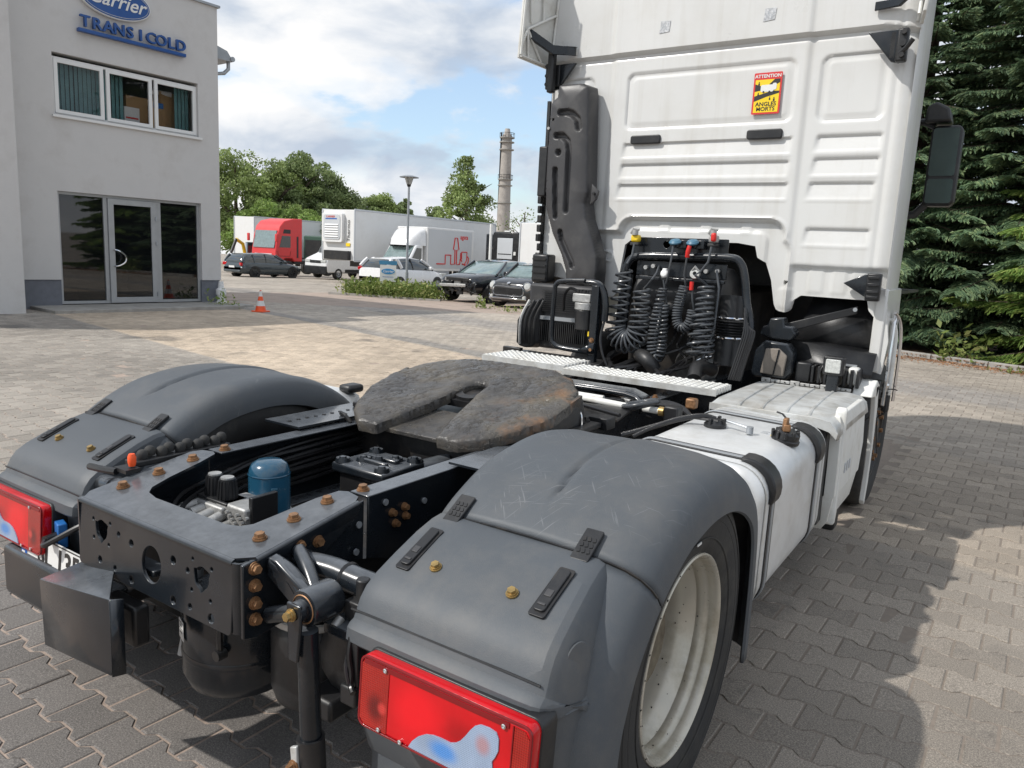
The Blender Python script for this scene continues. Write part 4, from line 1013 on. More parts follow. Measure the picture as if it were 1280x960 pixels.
# ------------------------------------------------------------------ trees
GA = 'leafy trees beyond the parked lorries'
TR = [  # x, y, h, rx, mat, label
 (-64.3, 47, 11.6, 4.8, 'leaf', 'broad green tree just right of the office corner', 31),
 (-61.9, 50, 10.8, 3.4, 'leaf', 'rounded green tree behind the red truck cab', 32),
 (-62.1, 53, 11.8, 3.8, 'leafd', 'taller full green tree above the red truck cab', 33),
 (-61.0, 56, 10.9, 3.9, 'leafd', 'dark full tree left of the gap above the refrigerated trailer', 34),
 (-56.2, 44, 5.6, 3.2, 'leaf2', 'low bright green bush behind the red truck cab', 35),
 (-52.5, 46, 5.4, 3.0, 'leaf2', 'low round bush between the red cab and the refrigerated trailer', 36),
 (-66.6, 66, 9.0, 3.4, 'leafd', 'small loose tree above the front of the refrigerated trailer', 37),
 (-66.1, 69, 9.8, 3.2, 'leaf', 'feathery green tree above the middle of the refrigerated trailer', 38),
 (-65.9, 72, 8.8, 2.6, 'leafd', 'small dark tree left of the street lamp', 39),
 (-66.1, 74, 9.9, 1.6, 'leafd', 'narrow dark tree directly behind the street lamp', 40),
]
for x, y, h, rx, mm, lb, sd_ in TR:
    broad_tree('leafy_tree', x, y, h, rx, 1.0, 95, 230, .15, M[mm], lb, GA, .12, sd_)
broad_tree('poplar_tree', -34.6, 46.0, 9.4, 2.3, 1.0, 110, 130, .11, M['leaf'], 'tall pointed green tree standing alone left of the chimney', None, .10, 50, .6)
broad_tree('leafy_tree', -38.3, 47.0, 5.6, 2.3, 1.0, 60, 150, .13, M['leafd'], 'low tree at the left foot of the tall pointed tree', GA, .1, 51, .2)
broad_tree('bare_bush', -35.0, 55.0, 6.4, 2.4, 1.0, 30, 24, .10, M['leafd'], 'thin twiggy bush between the chimney and the grey panel trailer', None, .2, 52, .2)
tot = 0
for (x, y, h, rad, nb, mm, lb, sd_) in (
    (-.35, 17.3, 12.5, 2.4, 420, 'needle', 'blue-green spruce nearest the truck cab, partly hidden by it', 61),
    (1.85, 17.0, 13.5, 2.6, 470, 'needle', 'tall blue-green spruce right of the truck mirror', 62),
    (3.4, 15.3, 11.5, 2.2, 400, 'needle2', 'brighter green spruce at the right edge, in front of the blue-green ones', 63),
    (5.6, 17.2, 13.0, 2.6, 300, 'needle2', 'green spruce furthest to the right', 64),
    (.9, 20.2, 14.0, 2.8, 320, 'needle', 'dark spruce standing behind the row', 65)):
    tot += spruce('spruce', x, y, h, rad, nb, M[mm], lb, sd_)
print('spruce quads', tot)
# soil strip and kerb by the spruces
g = G(); g.prism([(-2.0, 15.44), (9.0, 11.48), (14, 30), (-3, 30)], 'xy', -.05, .05); o = g.build('soil', mat('needle_litter', (.13, .075, .045), .95, var=.35, vs=8, bump=.9, bs=30, dirt=(.26, .15, .08), dirt_amt=.7, dirt_scale=5), None); o['kind'] = 'structure'
kb = empty('spruce_kerb', (.2, 14.65, 0), -math.atan(.36), 'low weathered concrete kerb along the spruce bed', 'kerb')
for k in range(12):
    g = G(); g.box((-2.0+k*1.0, 0, .03), (.985, .12, .14), Matrix.Rotation(random.gauss(0, .006), 3, 'Z')); g.build('kerb_stone', M['concrete'], kb, bevel=.012)
rs = np.random.RandomState(9)
n = 5200; _o = rs.normal(-.12, .30, n); c = np.c_[rs.uniform(-.8, 7, n), _o, np.full(n, .012)]
c[:, 1] += 14.62-.36*(c[:, 0]-.2); c[:, 2] += np.where(np.abs(_o) < .07, .10, np.where(_o > .05, .05, 0))
v, f = quads(c, .036, rs, .35)
v[:, 2] = np.maximum(v[:, 2]*.5+.008, .006)
tag(npmesh('leaf_litter', v, f, leaf_mat('dry_litter', (.30, .14, .07), (.42, .23, .12), (.22, .10, .05))), 'rusty brown leaf litter along the kerb below the spruces', 'leaf litter', None, 'stuff')
weeds('dry_grass', [(1.0, 14.42), (1.35, 14.3)], 'tall dry grass stalks growing at the kerb under the spruces', .75, 34, 77, spread=.14, m='weed')
weeds('weed_tuft', [(1.95, 13.55)], 'small green weed in the paving near the spruce kerb', .15, 16, 78, spread=.1, kind=None)
# ================================================================== THE TRACTOR UNIT
T = empty('tractor_unit', (0, 0, 0), 0, 'white two-axle tractor unit seen from behind, with grey rear mudguards and a greasy fifth wheel', 'truck')
def P(g, name, m, par=T, **k): return g.build(name, M[m] if isinstance(m, str) else m, par, **k)
ZT = .875                                   # top of the frame rails
def bolt(name, p, ax, par, r=.017, h=.014, m='rust', washer=True):
    g = G(); a = Vector(ax).normalized(); p = Vector(p)
    if washer: g.cyl(p, p+a*.004, r*1.35, n=14)
    g.cyl(p+a*.004, p+a*(.004+h*.35), r*1.12, n=14)
    g.cyl(p+a*(.004+h*.35), p+a*(.004+h), r*.92, n=6)
    return P(g, name, m, par)

# ---- frame rails (C section, open to the inside)
for s in (-1, 1):
    g = G()
    sec = [(.382, ZT), (.382, ZT-.27), (.305, ZT-.27), (.305, ZT-.262), (.374, ZT-.262), (.374, ZT-.008), (.305, ZT-.008), (.305, ZT)]
    ys = [-.40, 4.9]
    g.loft([[(s*x, y, z) for x, z in sec] for y in ys])
    P(g, 'chassis_rail', 'frame', bevel=.003)
    # sloping end of the rail
    g = G(); g.prism([(-.83, .803), (-.41, ZT-.012), (-.41, ZT-.275), (-.79, .60), (-.83, .615)], 'yz', s*.366, s*.374); P(g, 'rail_end', 'frame', bevel=.002)
    # side gusset with flanged top of the rear cross member
    g = G(); g.prism([(-.838, .805), (-.60, .842), (-.45, .872), (-.43, .862), (-.47, .815), (-.60, .742), (-.66, .62), (-.80, .60), (-.838, .61)], 'yz', s*.376, s*.388); P(g, 'gusset_plate', 'frame', bevel=.003)

# ---- rear cross member: face with holes, top pan with a rounded opening
fr = frame((0, -.838, .708), (1, 0, 0), (0, .06, 1))
def star(cx, cy, r): 
    o = []
    for i in range(24):
        a = 2*PI*i/24; rr = r*(1+(.28 if i % 8 == 2 else 0)+(.12 if i % 8 == 3 else 0)); o.append((cx+rr*math.cos(a), cy+rr*math.sin(a)))
    return o
holes = [circ(0.0, -.005, .045, 28, .052), star(-.255, .03, .030), star(.225, .02, .030)]
for x, y, r_ in ((-.30, .055, .006), (-.21, .06, .006), (-.295, .0, .006), (-.215, -.005, .006), (-.165, .04, .008), (-.10, .03, .011), (-.26, -.06, .011), (-.18, -.065, .009), (-.095, -.075, .012),
                 (.10, .035, .012), (.165, .025, .008), (.185, .062, .005), (.265, .055, .006), (.185, -.022, .006), (.265, -.03, .006), (.105, -.075, .012), (.18, -.07, .009), (.27, -.075, .013)):
    holes.append(circ(x, y, r_, 10))
xm = plate('rear_crossmember', [rrect(-.375, -.098, .352, .098, .015)]+holes, .010, fr, M['frame'], T, .002)
# curved right and left front corners down the edge
for s, c_ in ((1, .352), (-1, -.375)):
    g = G(); secs = []
    for z0_, in ((.617,), (.805,)):
        secs.append([(c_+s*.026*math.sin(a)*1.0 if True else 0, -.838-.005+.026*(1-math.cos(a)), z0_) for a in np.linspace(0, PI/2, 7)]+[(c_+s*.019*math.sin(a), -.838+.004+.019*(1-math.cos(a)), z0_) for a in np.linspace(PI/2, 0, 7)])
    g.loft(secs); P(g, 'corner_bend', 'frame', xm)
# top pan
def topz(y): return .812+(ZT+.004-.812)*min(1, max(0, (y+.835)/.40))
outer = [(-.372, -.828), (.345, -.828), (.386, -.79), (.386, -.45), (.372, -.425), (.318, -.41), (.285, -.44), (.265, -.50)]
inner_r = [(.235, -.60), (.225, -.70), (.205, -.715), (.17, -.722)]
poly = [(-.392, -.80), (-.365, -.832), (.345, -.832), (.388, -.80), (.388, -.46), (.37, -.43), (.315, -.415), (.290, -.43), (.268, -.50), (.25, -.62), (.238, -.690), (.215, -.716), (.17, -.728), (-.16, -.728), (-.215, -.716), (-.242, -.690), (-.262, -.62), (-.28, -.50), (-.30, -.43), (-.33, -.415), (-.37, -.43), (-.392, -.46)]
o = plate('crossmember_top', [poly], .009, Matrix.Identity(4), M['frame'], T)
for v_ in o.data.vertices: v_.co.z += topz(v_.co.y)-.0045
o.data.update()
# rounded transition from the top pan to the face, and down the sides
g = G(); secs = []
for x in (-.372, .350):
    secs.append([(x, -.832-.012*math.sin(a), .812-.012*(1-math.cos(a))) for a in np.linspace(0, PI/2, 6)]+[(x, -.832-.002*math.sin(a), .812-.008-.004*(1-math.cos(a))) for a in np.linspace(PI/2, 0, 6)])
g.loft(secs); P(g, 'folded_edge', 'frame')
for s in (-1, 1):
    g = G(); secs = []
    for y in np.linspace(-.80, -.45, 8):
        z = topz(y); secs.append([(s*(.386+.012*math.sin(a)), y, z-.010*(1-math.cos(a))-.0005) for a in np.linspace(0, PI/2, 6)]+[(s*.388, y, z-.05), (s*.384, y, z-.03), (s*.384, y, z-.009)])
    g.loft(secs); P(g, 'folded_edge', 'frame')
for s in (-1, 1):
    for x, y in ((.322, -.735), (.318, -.62), (.318, -.50), (.33, -.37)):
        bolt('bolt', (s*x, y, topz(y) if y < -.4 else ZT), (0, -.1, 1), T, .0145)
for y, z in ((-.805, .79), (-.805, .745), (-.805, .698), (-.805, .655)): bolt('bolt', (.388, y, z), (1, 0, 0), T, .0128)
for y, z in ((-.745, .795), (-.745, .648), (-.60, .80), (-.665, .81)): bolt('bolt', (.388, y, z), (1, 0, 0), T, .0128)
for y, z in ((-.30, .80), (-.285, .762), (-.245, .805), (-.24, .775)): bolt('bolt', (.382, y, z), (1, 0, 0), T, .010)
for y, z in ((-.44, .80), (-.33, .84), (-.15, .80), (-.45, .72)):
    g = G(); g.cyl((.382, y, z), (.388, y, z), .010, n=10); P(g, 'rivet', 'galv')
for y in np.linspace(.0, 1.9, 7):
    bolt('bolt', (-.384, y, .80), (-1, 0, 0), T, .012)
# inner shelf strip on the left rail near the fifth wheel
g = G(); g.b2((-.56, -.02, .885), (-.36, .62, .893)); P(g, 'mounting_angle', 'frame')
g = G(); g.b2((.36, .0, .885), (.56, .62, .893)); P(g, 'mounting_angle', 'frame')
for k in range(12):
    g = G(); g.cyl((-.46, .02+k*.045, .893), (-.46, .02+k*.045, .896), .008, n=8); P(g, 'plate_hole', 'dark')
g = G(); g.b2((-.30, -.43, .598), (.30, .3, .604)); P(g, 'belly_plate', 'dark')
g = G(); g.b2((-.37, .30, .60), (.37, .34, .86)); P(g, 'crossmember', 'dark', bevel=.01)
# ---- pipes along the inside of the left rail
rs = np.random.RandomState(12)
for k in range(9):
    g = G(); o1 = rs.uniform(-.012, .012); zz = .845-.018*k; xx = -.352+.010*(k % 3)
    g.tube([(xx, 1.2, zz), (xx, .5, zz+o1), (xx+.01, 0, zz-.01), (xx+.02, -.25, zz-.02+o1), (xx+.05, -.45, zz-.05), (xx+.09+.012*k, -.60, zz-.08-.006*k), (-.16+.01*k, -.68, .66-.004*k), (-.05, -.66, .62)], .0065+.002*(k % 2), n=6, sub=5); P(g, 'air_pipe', 'cable')
for k in range(7):
    g = G(); x0 = -.17+.035*k
    g.tube([(x0, -.62+.006*k, .715-.004*k), (x0-.05, -.66, .69), (x0-.10, -.68, .64), (-.24, -.62, .60)], .006, n=6, sub=5); P(g, 'air_pipe', 'cable')
# ---- valve block with two bellows caps
vb = empty_part('valve_block', T, (-.13, -.48, .718)); 
g = G(); g.box((.03, .02, .0), (.15, .12, .10)); P(g, 'casting', 'castalu', vb, bevel=.008)
g = G(); g.box((-.07, .0, .02), (.16, .11, .035)); P(g, 'casting', 'castalu', vb, bevel=.006)
for k in range(4):
    g = G(); x = -.13+.042*k; g.cyl((x, -.10, .02-.008*k), (x, .0, .02), .017, n=14); g.cyl((x, -.115, .02-.008*k), (x, -.10, .02-.008*k), .011, n=10); P(g, 'valve_port', 'castalu', vb)
for k in range(3):
    g = G(); x = .02+.03*k; g.cyl((x, -.07, -.02-.02*k), (x+.005, .0, -.01-.02*k), .014, n=12); P(g, 'valve_port', 'castalu', vb)
for x in (-.10, -.035):
    g = G(); g.cyl((x, .0, .045), (x, .0, .115), .031, .025, n=24); P(g, 'bellows_cap', 'black', vb)
    for q in range(14):
        a = 2*PI*q/14; g = G(); g.tube([(x+.031*math.cos(a), .031*math.sin(a), .05), (x+.026*math.cos(a), .026*math.sin(a), .11)], .0028, n=4); P(g, 'rib', 'black', vb)
    g = G(); g.cyl((x, .0, .112), (x, .0, .120), .021, n=18); P(g, 'cap_top', 'castalu', vb)
g = G(); g.box((-.068, 0, .045), (.17, .085, .010)); P(g, 'cap_base', 'black', vb, bevel=.004)
g = G(); g.box((.105, .03, .02), (.018, .10, .13)); P(g, 'bracket', 'black', vb, bevel=.003)
for k in range(9):
    g = G(); a = rs.uniform(-1, 1); g.cyl((.03+.012*k, -.045, .03-.01*(k % 4)), (.03+.012*k, -.055, .03-.01*(k % 4)), .006, n=6); P(g, 'screw', 'castalu', vb)
for k in range(5):
    g = G(); x = -.26+.042*k
    g.tube([(x, -.58, .715-.008*k), (x-.03, -.63, .70), (x-.09, -.66, .67), (-.33, -.62, .62)], .0075, n=6, sub=4); P(g, 'air_pipe', 'cable')
# ---- blue dryer canister
bc = empty_part('air_dryer', T, (-.140, -.335, .672))
g = G(); g.lathe([(.068, .0), (.070, .02), (.068, .025), (.068, .145), (.066, .165), (.058, .185), (.040, .197), (.0, .200)], n=36); P(g, 'canister', 'blue_can', bc)
g = G(); g.lathe([(.073, .012), (.075, .018), (.073, .024), (.068, .024), (.068, .012)], n=36, closed=True); P(g, 'clamp_ring', 'castalu', bc)
g = G(); g.lathe([(.0690, .150), (.0702, .153), (.0690, .156)], n=36); P(g, 'seam', 'blue_can', bc)
g = G(); g.cyl((0, 0, -.06), (0, 0, .012), .06, n=24); P(g, 'base', 'castalu', bc)
for k in range(6):
    g = G(); g.box((.0625, -.030, .06+.011*k), (.003, .02, .006), Matrix.Rotation(-.45, 3, 'Z')); P(g, 'print', 'teal_plastic', bc)
# ---- cast cover on the axle / gearbox plate in the middle of the frame
gp = empty_part('axle_cover', T, (-.07, .12, .765))
g = G(); g.box((0, 0, 0), (.27, .24, .04)); P(g, 'cover', 'frame', gp, bevel=.012)
g = G(); g.box((0, 0, -.10), (.22, .2, .16)); P(g, 'housing', 'dark', gp, bevel=.01)
for x, y in ((-.10, -.09), (.10, -.09), (-.10, .09), (.10, .09), (0, .0), (.04, .05), (-.05, -.03)):
    g = G(); g.lathe([(.030, .02), (.026, .034), (.016, .030), (.012, .040), (0, .042)], (x, y, 0), n=18); P(g, 'boss', 'frame', gp)
g = G(); g.box((0, .02, .025), (.16, .03, .02)); g.box((.02, -.04, .025), (.12, .02, .02)); P(g, 'casting_rib', 'frame', gp, bevel=.006)
g = G(); g.cyl((.12, .13, -.02), (.20, .20, .01), .045, n=18); P(g, 'round_cover', 'frame', gp, bevel=.004)
# axle and springs
g = G(); g.cyl((-.95, 0, .49), (.95, 0, .49), .085, n=20); g.lathe([(0, -.17), (.14, -.13), (.2, 0), (.14, .13), (0, .17)], (0, 0, .49), (0, 1, 0), 20); P(g, 'rear_axle', 'dark')
for s in (-1, 1):
    for y in (-.52, .50):
        g = G(); g.lathe([(.115, .42), (.135, .46), (.14, .52), (.125, .57), (.14, .62), (.135, .68), (.10, .72)], (s*.52, y, 0), n=20); P(g, 'air_spring', 'black')
    g = G(); g.box((s*.50, -.05, .40), (.10, 1.3, .06)); P(g, 'spring_beam', 'dark', bevel=.01)

# ---- air tanks under the rear cross member
def tank_cyl(name, p0, p1, r, m, par=T):
    p0 = Vector(p0); p1 = Vector(p1); L = (p1-p0).length
    g = G(); g.lathe([(0, 0), (r*.55, .012), (r*.9, .045), (r, .085), (r, L-.085), (r*.9, L-.045), (r*.55, L-.012), (0, L)], p0, (p1-p0), 32); return P(g, name, m, par)
a1 = tank_cyl('air_tank', (.03, -.575, .232), (.03, -.575, .60), .172, 'frame')
g = G(); g.lathe([(.1725, .37), (.174, .375), (.174, .385), (.1725, .39)], (.03, -.575, 0), n=32); P(g, 'weld_seam', 'frame', a1)
plate('data_label', [rrect(-.025, -.03, .025, .03, .002)], .001, frame((-.0312, -.7395, .46), (.94, -.35, 0), (0, 0, 1)), M['sticker_w'], a1)
fl = frame((-.0315, -.7403, .47), (.94, -.35, 0), (0, 0, 1))
for k in range(4):
    g = G(); g.box((0, .012-k*.010, .0003), (.034-.006*(k % 2), .002, .0006)); g.v = [fl @ p for p in g.v]; P(g, 'label_line', 'sticker_k', a1)
g = G(); g.tube([(.135, -.725, .56), (.15, -.74, .50), (.145, -.735, .45)], .009, n=6); g.cyl((.145, -.72, .44), (.145, -.75, .44), .016, n=10); P(g, 'drain_valve', 'dark', a1)
tank_cyl('air_tank', (.33, -.55, .27), (.33, -.55, .60), .125, 'black')
tank_cyl('air_tank', (-.26, -.42, .30), (-.26, -.42, .60), .12, 'black')
g = G(); g.lathe([(.127, .555), (.131, .56), (.131, .575), (.127, .58)], (.33, -.55, 0), n=32); P(g, 'tank_strap', 'castalu')
for p0, p1, r_ in (((-.12, -.62, .60), (-.16, -.66, .30), .012), ((-.18, -.58, .58), (-.20, -.60, .34), .02)):
    g = G(); g.cyl(p0, p1, r_, n=10); P(g, 'hanger_rod', 'galv')
g = G(); g.box((-.13, -.60, .37), (.06, .05, .14)); P(g, 'hanger_bracket', 'castalu', bevel=.01)

# ---- anti-roll / mudguard carrier tube through the frame to both mudguards
for s in (-1, 1):
    g = G(); g.tube([(s*.34, -.665, .745), (s*.42, -.655, .757), (s*.50, -.64, .757), (s*.58, -.635, .750), (s*.72, -.62, .742), (s*1.05, -.60, .735)], .036, n=18, sub=4); tb = P(g, 'carrier_tube', 'frame')
    g = G(); g.lathe([(.036, -.012), (.040, -.010), (.040, .010), (.036, .012)], (s*.395, -.656, .754), (s, .06, .1), 20); P(g, 'tube_collar', 'frame', tb)
    g = G(); g.lathe([(.037, -.006), (.041, 0), (.037, .006)], (s*.545, -.636, .753), (s, 0, 0), 20); P(g, 'tube_clamp', 'black', tb)
# link arm bolted to the right gusset, with bush and vertical damper
la = empty_part('roll_bar_bracket', T, (0, 0, 0))
arm = [(-.775, .812), (-.745, .822), (-.70, .80), (-.69, .765), (-.705, .715), (-.745, .700), (-.775, .72), (-.765, .765)]
g = G(); g.tube([(.40, -.755, .795), (.46, -.75, .775), (.52, -.755, .735)], .022, n=10, sub=3); g.tube([(.40, -.675, .80), (.46, -.70, .78), (.53, -.73, .735)], .020, n=10, sub=3); P(g, 'cast_arm', 'frame', la)
g = G(); g.prism([(.392, .81), (.43, .81), (.56, .745), (.56, .70), (.50, .70), (.43, .74), (.392, .76)], 'xz', -.772, -.745); P(g, 'cast_web', 'frame', la, bevel=.006)
g = G(); g.tube([(.395, -.765, .652), (.44, -.76, .668), (.50, -.755, .685), (.54, -.75, .70)], .022, n=10, sub=3); P(g, 'lower_arm', 'frame', la)
g = G(); g.lathe([(.022, -.055), (.044, -.052), (.047, -.045), (.047, .035), (.044, .042), (.022, .045)], (.548, -.745, .725), (0, -1, 0), 28, closed=True); P(g, 'bush_housing', 'frame', la)
g = G(); g.lathe([(.033, .044), (.035, .046), (.037, .044)], (.548, -.745, .725), (0, -1, 0), 28); P(g, 'bush_ring', 'rust', la)
g = G(); g.cyl((.548, -.78, .725), (.548, -.815, .725), .026, n=20); P(g, 'bush_core', 'frame', la)
bolt('bolt', (.545, -.820, .722), (0, -1, 0), la, .012, .016, 'zinc')
g = G(); g.prism([(.522, .748), (.570, .748), (.572, .70), (.560, .60), (.528, .60), (.525, .70)], 'xz', -.818, -.808); P(g, 'link_plate', 'frame', la, bevel=.004)
g = G(); g.tube([(.548, -.775, .665), (.551, -.772, .55), (.556, -.768, .35)], .027, n=20); P(g, 'link_tube', 'frame', la)
g = G(); g.tube([(.555, -.769, .38), (.562, -.765, .22)], .035, n=20); P(g, 'link_socket', 'black', la)
g = G(); g.prism([(.525, .36), (.548, .37), (.552, .29), (.535, .27)], 'xz', -.810, -.798); P(g, 'worn_bracket', 'alu2', la, bevel=.003)
bolt('bolt', (.540, -.808, .315), (0, -1, 0), la, .012, .016, 'rust')
g = G(); g.cyl((.53, -.80, .25), (.60, -.74, .25), .035, n=20); P(g, 'lower_bush', 'rubber', la)
# small valve behind the arm
g = G(); g.box((.62, -.66, .70), (.07, .06, .05)); g.cyl((.62, -.66, .72), (.62, -.66, .78), .018, n=12); P(g, 'height_valve', 'black', bevel=.004)
g = G(); g.box((.60, -.69, .655), (.10, .07, .03)); P(g, 'valve_bracket', 'frame', bevel=.004)
g = G(); g.cyl((.585, -.70, .68), (.585, -.72, .665), .012, n=10); P(g, 'valve_fitting', 'castalu')
for k in range(0):
    g = G(); g.tube([(.60+.01*k, -.66, .78), (.55, -.62+.01*k, .80), (.48, -.58, .72), (.40, -.5, .66)], .006, n=5, sub=4); P(g, 'air_pipe', 'cable')

# ---- bent bumper plate and number plate on the left
bp_ = empty_part('underrun_bracket', T)
g = G(); g.add([(-.395, -.955, .585), (-.012, -.955, .638), (-.012, -.955, .440), (-.02, -.955, .415), (-.385, -.955, .380)], [(0, 1, 2, 3, 4)]); P(g, 'bent_plate', 'frame', bp_, solid=.008, bevel=.003)
g = G(); g.add([(-.395, -.955, .585), (-.012, -.955, .638), (-.10, -.90, .640), (-.40, -.715, .612)], [(0, 1, 2, 3)]); P(g, 'top_flange', 'frame', bp_, solid=.008, bevel=.002)
g = G(); g.add([(-.012, -.957, .638), (-.012, -.957, .42), (.0, -.925, .42), (.0, -.925, .635), (-.012, -.95, .638)], [(0, 1, 2, 3, 4)]); P(g, 'side_flange', 'frame', bp_, solid=.008)
g = G(); g.box((-.14, -.84, .50), (.16, .05, .12)); P(g, 'mounting_box', 'dark', bp_, bevel=.01)
g = G(); g.box((-.08, -.80, .66), (.12, .05, .02)); P(g, 'mounting_tab', 'frame', bp_, bevel=.004)
# bumper member carrying the plate
g = G(); g.b2((-1.02, -.80, .30), (-.36, -.70, .485)); P(g, 'bumper_beam', 'frame', bp_, bevel=.02)
for k in range(2):
    g = G(); g.tube([(-.62, -.815, .43-k*.055), (-.56, -.83, .425-k*.055), (-.46, -.83, .425-k*.055), (-.42, -.815, .43-k*.055)], .010, n=8, sub=3); P(g, 'grab_rail', 'frame', bp_)
g = G(); g.b2((-.60, -.803, .35), (-.43, -.797, .44)); P(g, 'step_recess', 'dark', bp_)
npx = frame((-.650, -.778, .508), (1, 0, 0), (0, .1, 1))
npl = plate('number_plate', [rrect(-.26, -.057, .26, .057, .008)], .004, npx, M['sticker_w'], T)
plate('euro_band', [[(-.255, -.052), (-.215, -.052), (-.215, .052), (-.255, .052)]], .001, npx @ Matrix.Translation((0, 0, .003)), M['sticker_b'], npl)
text('country_code', 'PL', .028, npx @ Matrix.Translation((-.235, -.03, .004)), M['sticker_w'], npl, .0004, 1, .001)
text('registration', 'SL 1352', .108, npx @ Matrix.Translation((.02, .0, .0035)), M['sticker_k'], npl, .0006, .92, .002)
plate('plate_border', [rrect(-.258, -.055, .258, .055, .007), rrect(-.254, -.051, .254, .051, .006)], .001, npx @ Matrix.Translation((0, 0, .0032)), M['sticker_k'], npl)

# ---- MUDGUARDS
def crest(u):
    """outer profile in the y-z plane, u from 0 (rear, low) to 1 (front, low)"""
    pts = [(-.66, .22), (-.655, .40), (-.635, .56), (-.575, .70), (-.50, .80), (-.40, .893), (-.30, .955), (-.17, 1.008), (0, 1.037), (.16, 1.035), (.31, 1.005), (.45, .945), (.56, .86), (.625, .745), (.652, .59), (.660, .42), (.663, .22)]
    t = u*(len(pts)-1); i = min(int(t), len(pts)-2); t -= i
    a, b, c, d = pts[max(i-1, 0)], pts[i], pts[i+1], pts[min(i+2, len(pts)-1)]
    return tuple(.5*((2*b[k])+(c[k]-a[k])*t+(2*a[k]-5*b[k]+4*c[k]-d[k])*t*t+(3*b[k]-a[k]-3*c[k]+d[k])*t**3) for k in (0, 1))
def sm_(a, b, x): t = min(1, max(0, (x-a)/(b-a))); return t*t*(3-2*t)
def mudguard(s):
    f = empty_part('mudguard', T)
    XS = [(.632, .122), (.622, .118), (.619, .085), (.624, .05), (.637, .024), (.66, .008), (.70, .0), (.76, -.004), (.84, -.008), (.87, -.009), (.885, -.009), (.90, -.009), (.91, -.0095), (.918, -.0095), (.925, -.010), (.932, -.010), (.94, -.010), (.95, -.010),
          (.965, -.009), (1.0, -.008), (1.06, -.004), (1.11, .0), (1.16, .008), (1.20, .020), (1.232, .042), (1.252, .072), (1.262, .108), (1.264, .150), (1.256, .155), (1.25, .15)]
    def surf(u0, u1, nu, name, m, groove=True):
        vs = []; 
        for j in range(nu+1):
            u = u0+(u1-u0)*j/nu
            y, z = crest(u); y2, z2 = crest(min(u+.004, 1.0)); y1, z1 = crest(max(u-.004, 0))
            ty, tz = y2-y1, z2-z1; l = math.hypot(ty, tz); ny, nz = tz/l, -ty/l          # inward normal
            if nz > 0 and z > .6: ny, nz = -ny, -nz
            if z <= .6 and (ny > 0) == (y > 0): ny, nz = -ny, -nz
            gx = .925+.035*max(0, -(y+.12))*2.2 
            for x, d in XS:
                dd = d
                if groove and y > -.30:
                    k = (x-gx)/.009
                    dd += .013*math.exp(-k*k)*min(1, (y+.30)/.05)
                    if x < gx: dd += .0055*min(1, (y+.30)/.08)*(1 if x > .7 else 0)
                vs.append((s*x, y+ny*dd, z+nz*dd))
        n = len(XS); fs = [(j*n+i, j*n+i+1, (j+1)*n+i+1, (j+1)*n+i) for j in range(nu) for i in range(n-1)]
        g = G(); g.add(vs, fs); return P(g, name, m, f, ang=60, solid=.006)
    surf(.3125, .985, 60, 'arch_shell', 'fender_top')
    surf(.0, .3085, 26, 'rear_shell', 'fender', False)
    
    # inner liner
    g = G(); secs = []
    for j in range(30):
        u = .02+.96*j/29; y, z = crest(u)
        c = Vector((0, .45)); p = Vector((y-.02, z)); q = Vector((.02, .46)); v = q+(p-q)*.90
        secs.append([(s*.64, v.x, v.y), (s*1.22, v.x, v.y)])
    g.loft(secs, closed=False, caps=False); P(g, 'inner_liner', 'black', f, solid=.004)
    # seam strip
    # light housing box
    prof = [(-.405, .893), (-.44, .888), (-.50, .868), (-.58, .832), (-.64, .802), (-.675, .778), (-.695, .752), (-.708, .722), (-.716, .706), (-.728, .700), (-.738, .690), (-.742, .660), (-.735, .652), (-.705, .655), (-.700, .60), (-.695, .45), (-.66, .33)]
    xs = [(.640, .10), (.640, .05), (.643, .02), (.652, .006), (.668, .0), (.70, -.002), (.85, -.004), (1.0, -.003), (1.10, .0), (1.135, .003), (1.152, .012), (1.166, .035), (1.176, .08), (1.182, .15), (1.186, .24)]
    vs = []
    for i, (y, z) in enumerate(prof):
        y2, z2 = prof[min(i+1, len(prof)-1)]; y1, z1 = prof[max(i-1, 0)]
        ty, tz = y2-y1, z2-z1; l = math.hypot(ty, tz); ny, nz = -tz/l, ty/l
        k_ = sm_(4, 13, i); ny, nz = .62+.37*k_, -.78+.70*k_
        wid = 1.0+(.02 if 8 <= i <= 12 else 0)
        for x, d in xs:
            # flare towards the rear, as the box is wider at the lamp
            fx = x+(max(0, min(1, (-.42-y)/.30)))*(.030 if x > .9 else -.012)
            vs.append((s*fx, y+ny*d, z+nz*d))
    n = len(xs); fs = [(j*n+i, j*n+i+1, (j+1)*n+i+1, (j+1)*n+i) for j in range(len(prof)-1) for i in range(n-1)]
    g = G(); g.add(vs, fs); hb = P(g, 'lamp_housing', 'fender', f, ang=32, solid=.005)
    m_ = hb.modifiers.new('b', 'BEVEL'); m_.width = .006; m_.segments = 3; m_.limit_method = 'ANGLE'; m_.angle_limit = R(22)
    # seam line and lip line
    y, z = crest(.3105); y2, z2 = crest(.3145); l = math.hypot(y2-y, z2-z); ny, nz = (z2-z)/l, -(y2-y)/l
    g = G(); g.tube([(s*x, y+ny*(d-.0015)-.001, z+nz*(d-.0015)) for x, d in XS[2:-3]], .0032, n=5); P(g, 'seam_gap', 'dark', f)
    g = G(); g.tube([(s*.63, -.709, .7225), (s*.70, -.7105, .7245), (s*1.1, -.7105, .7245), (s*1.17, -.708, .7215)], .0028, n=5); P(g, 'lip_groove', 'black', f)
    # bolts
    for x in (.79, 1.013): bolt('bolt', (s*x, -.587, .832), (0, -.38, .92), f, .0115, .011, 'zinc')
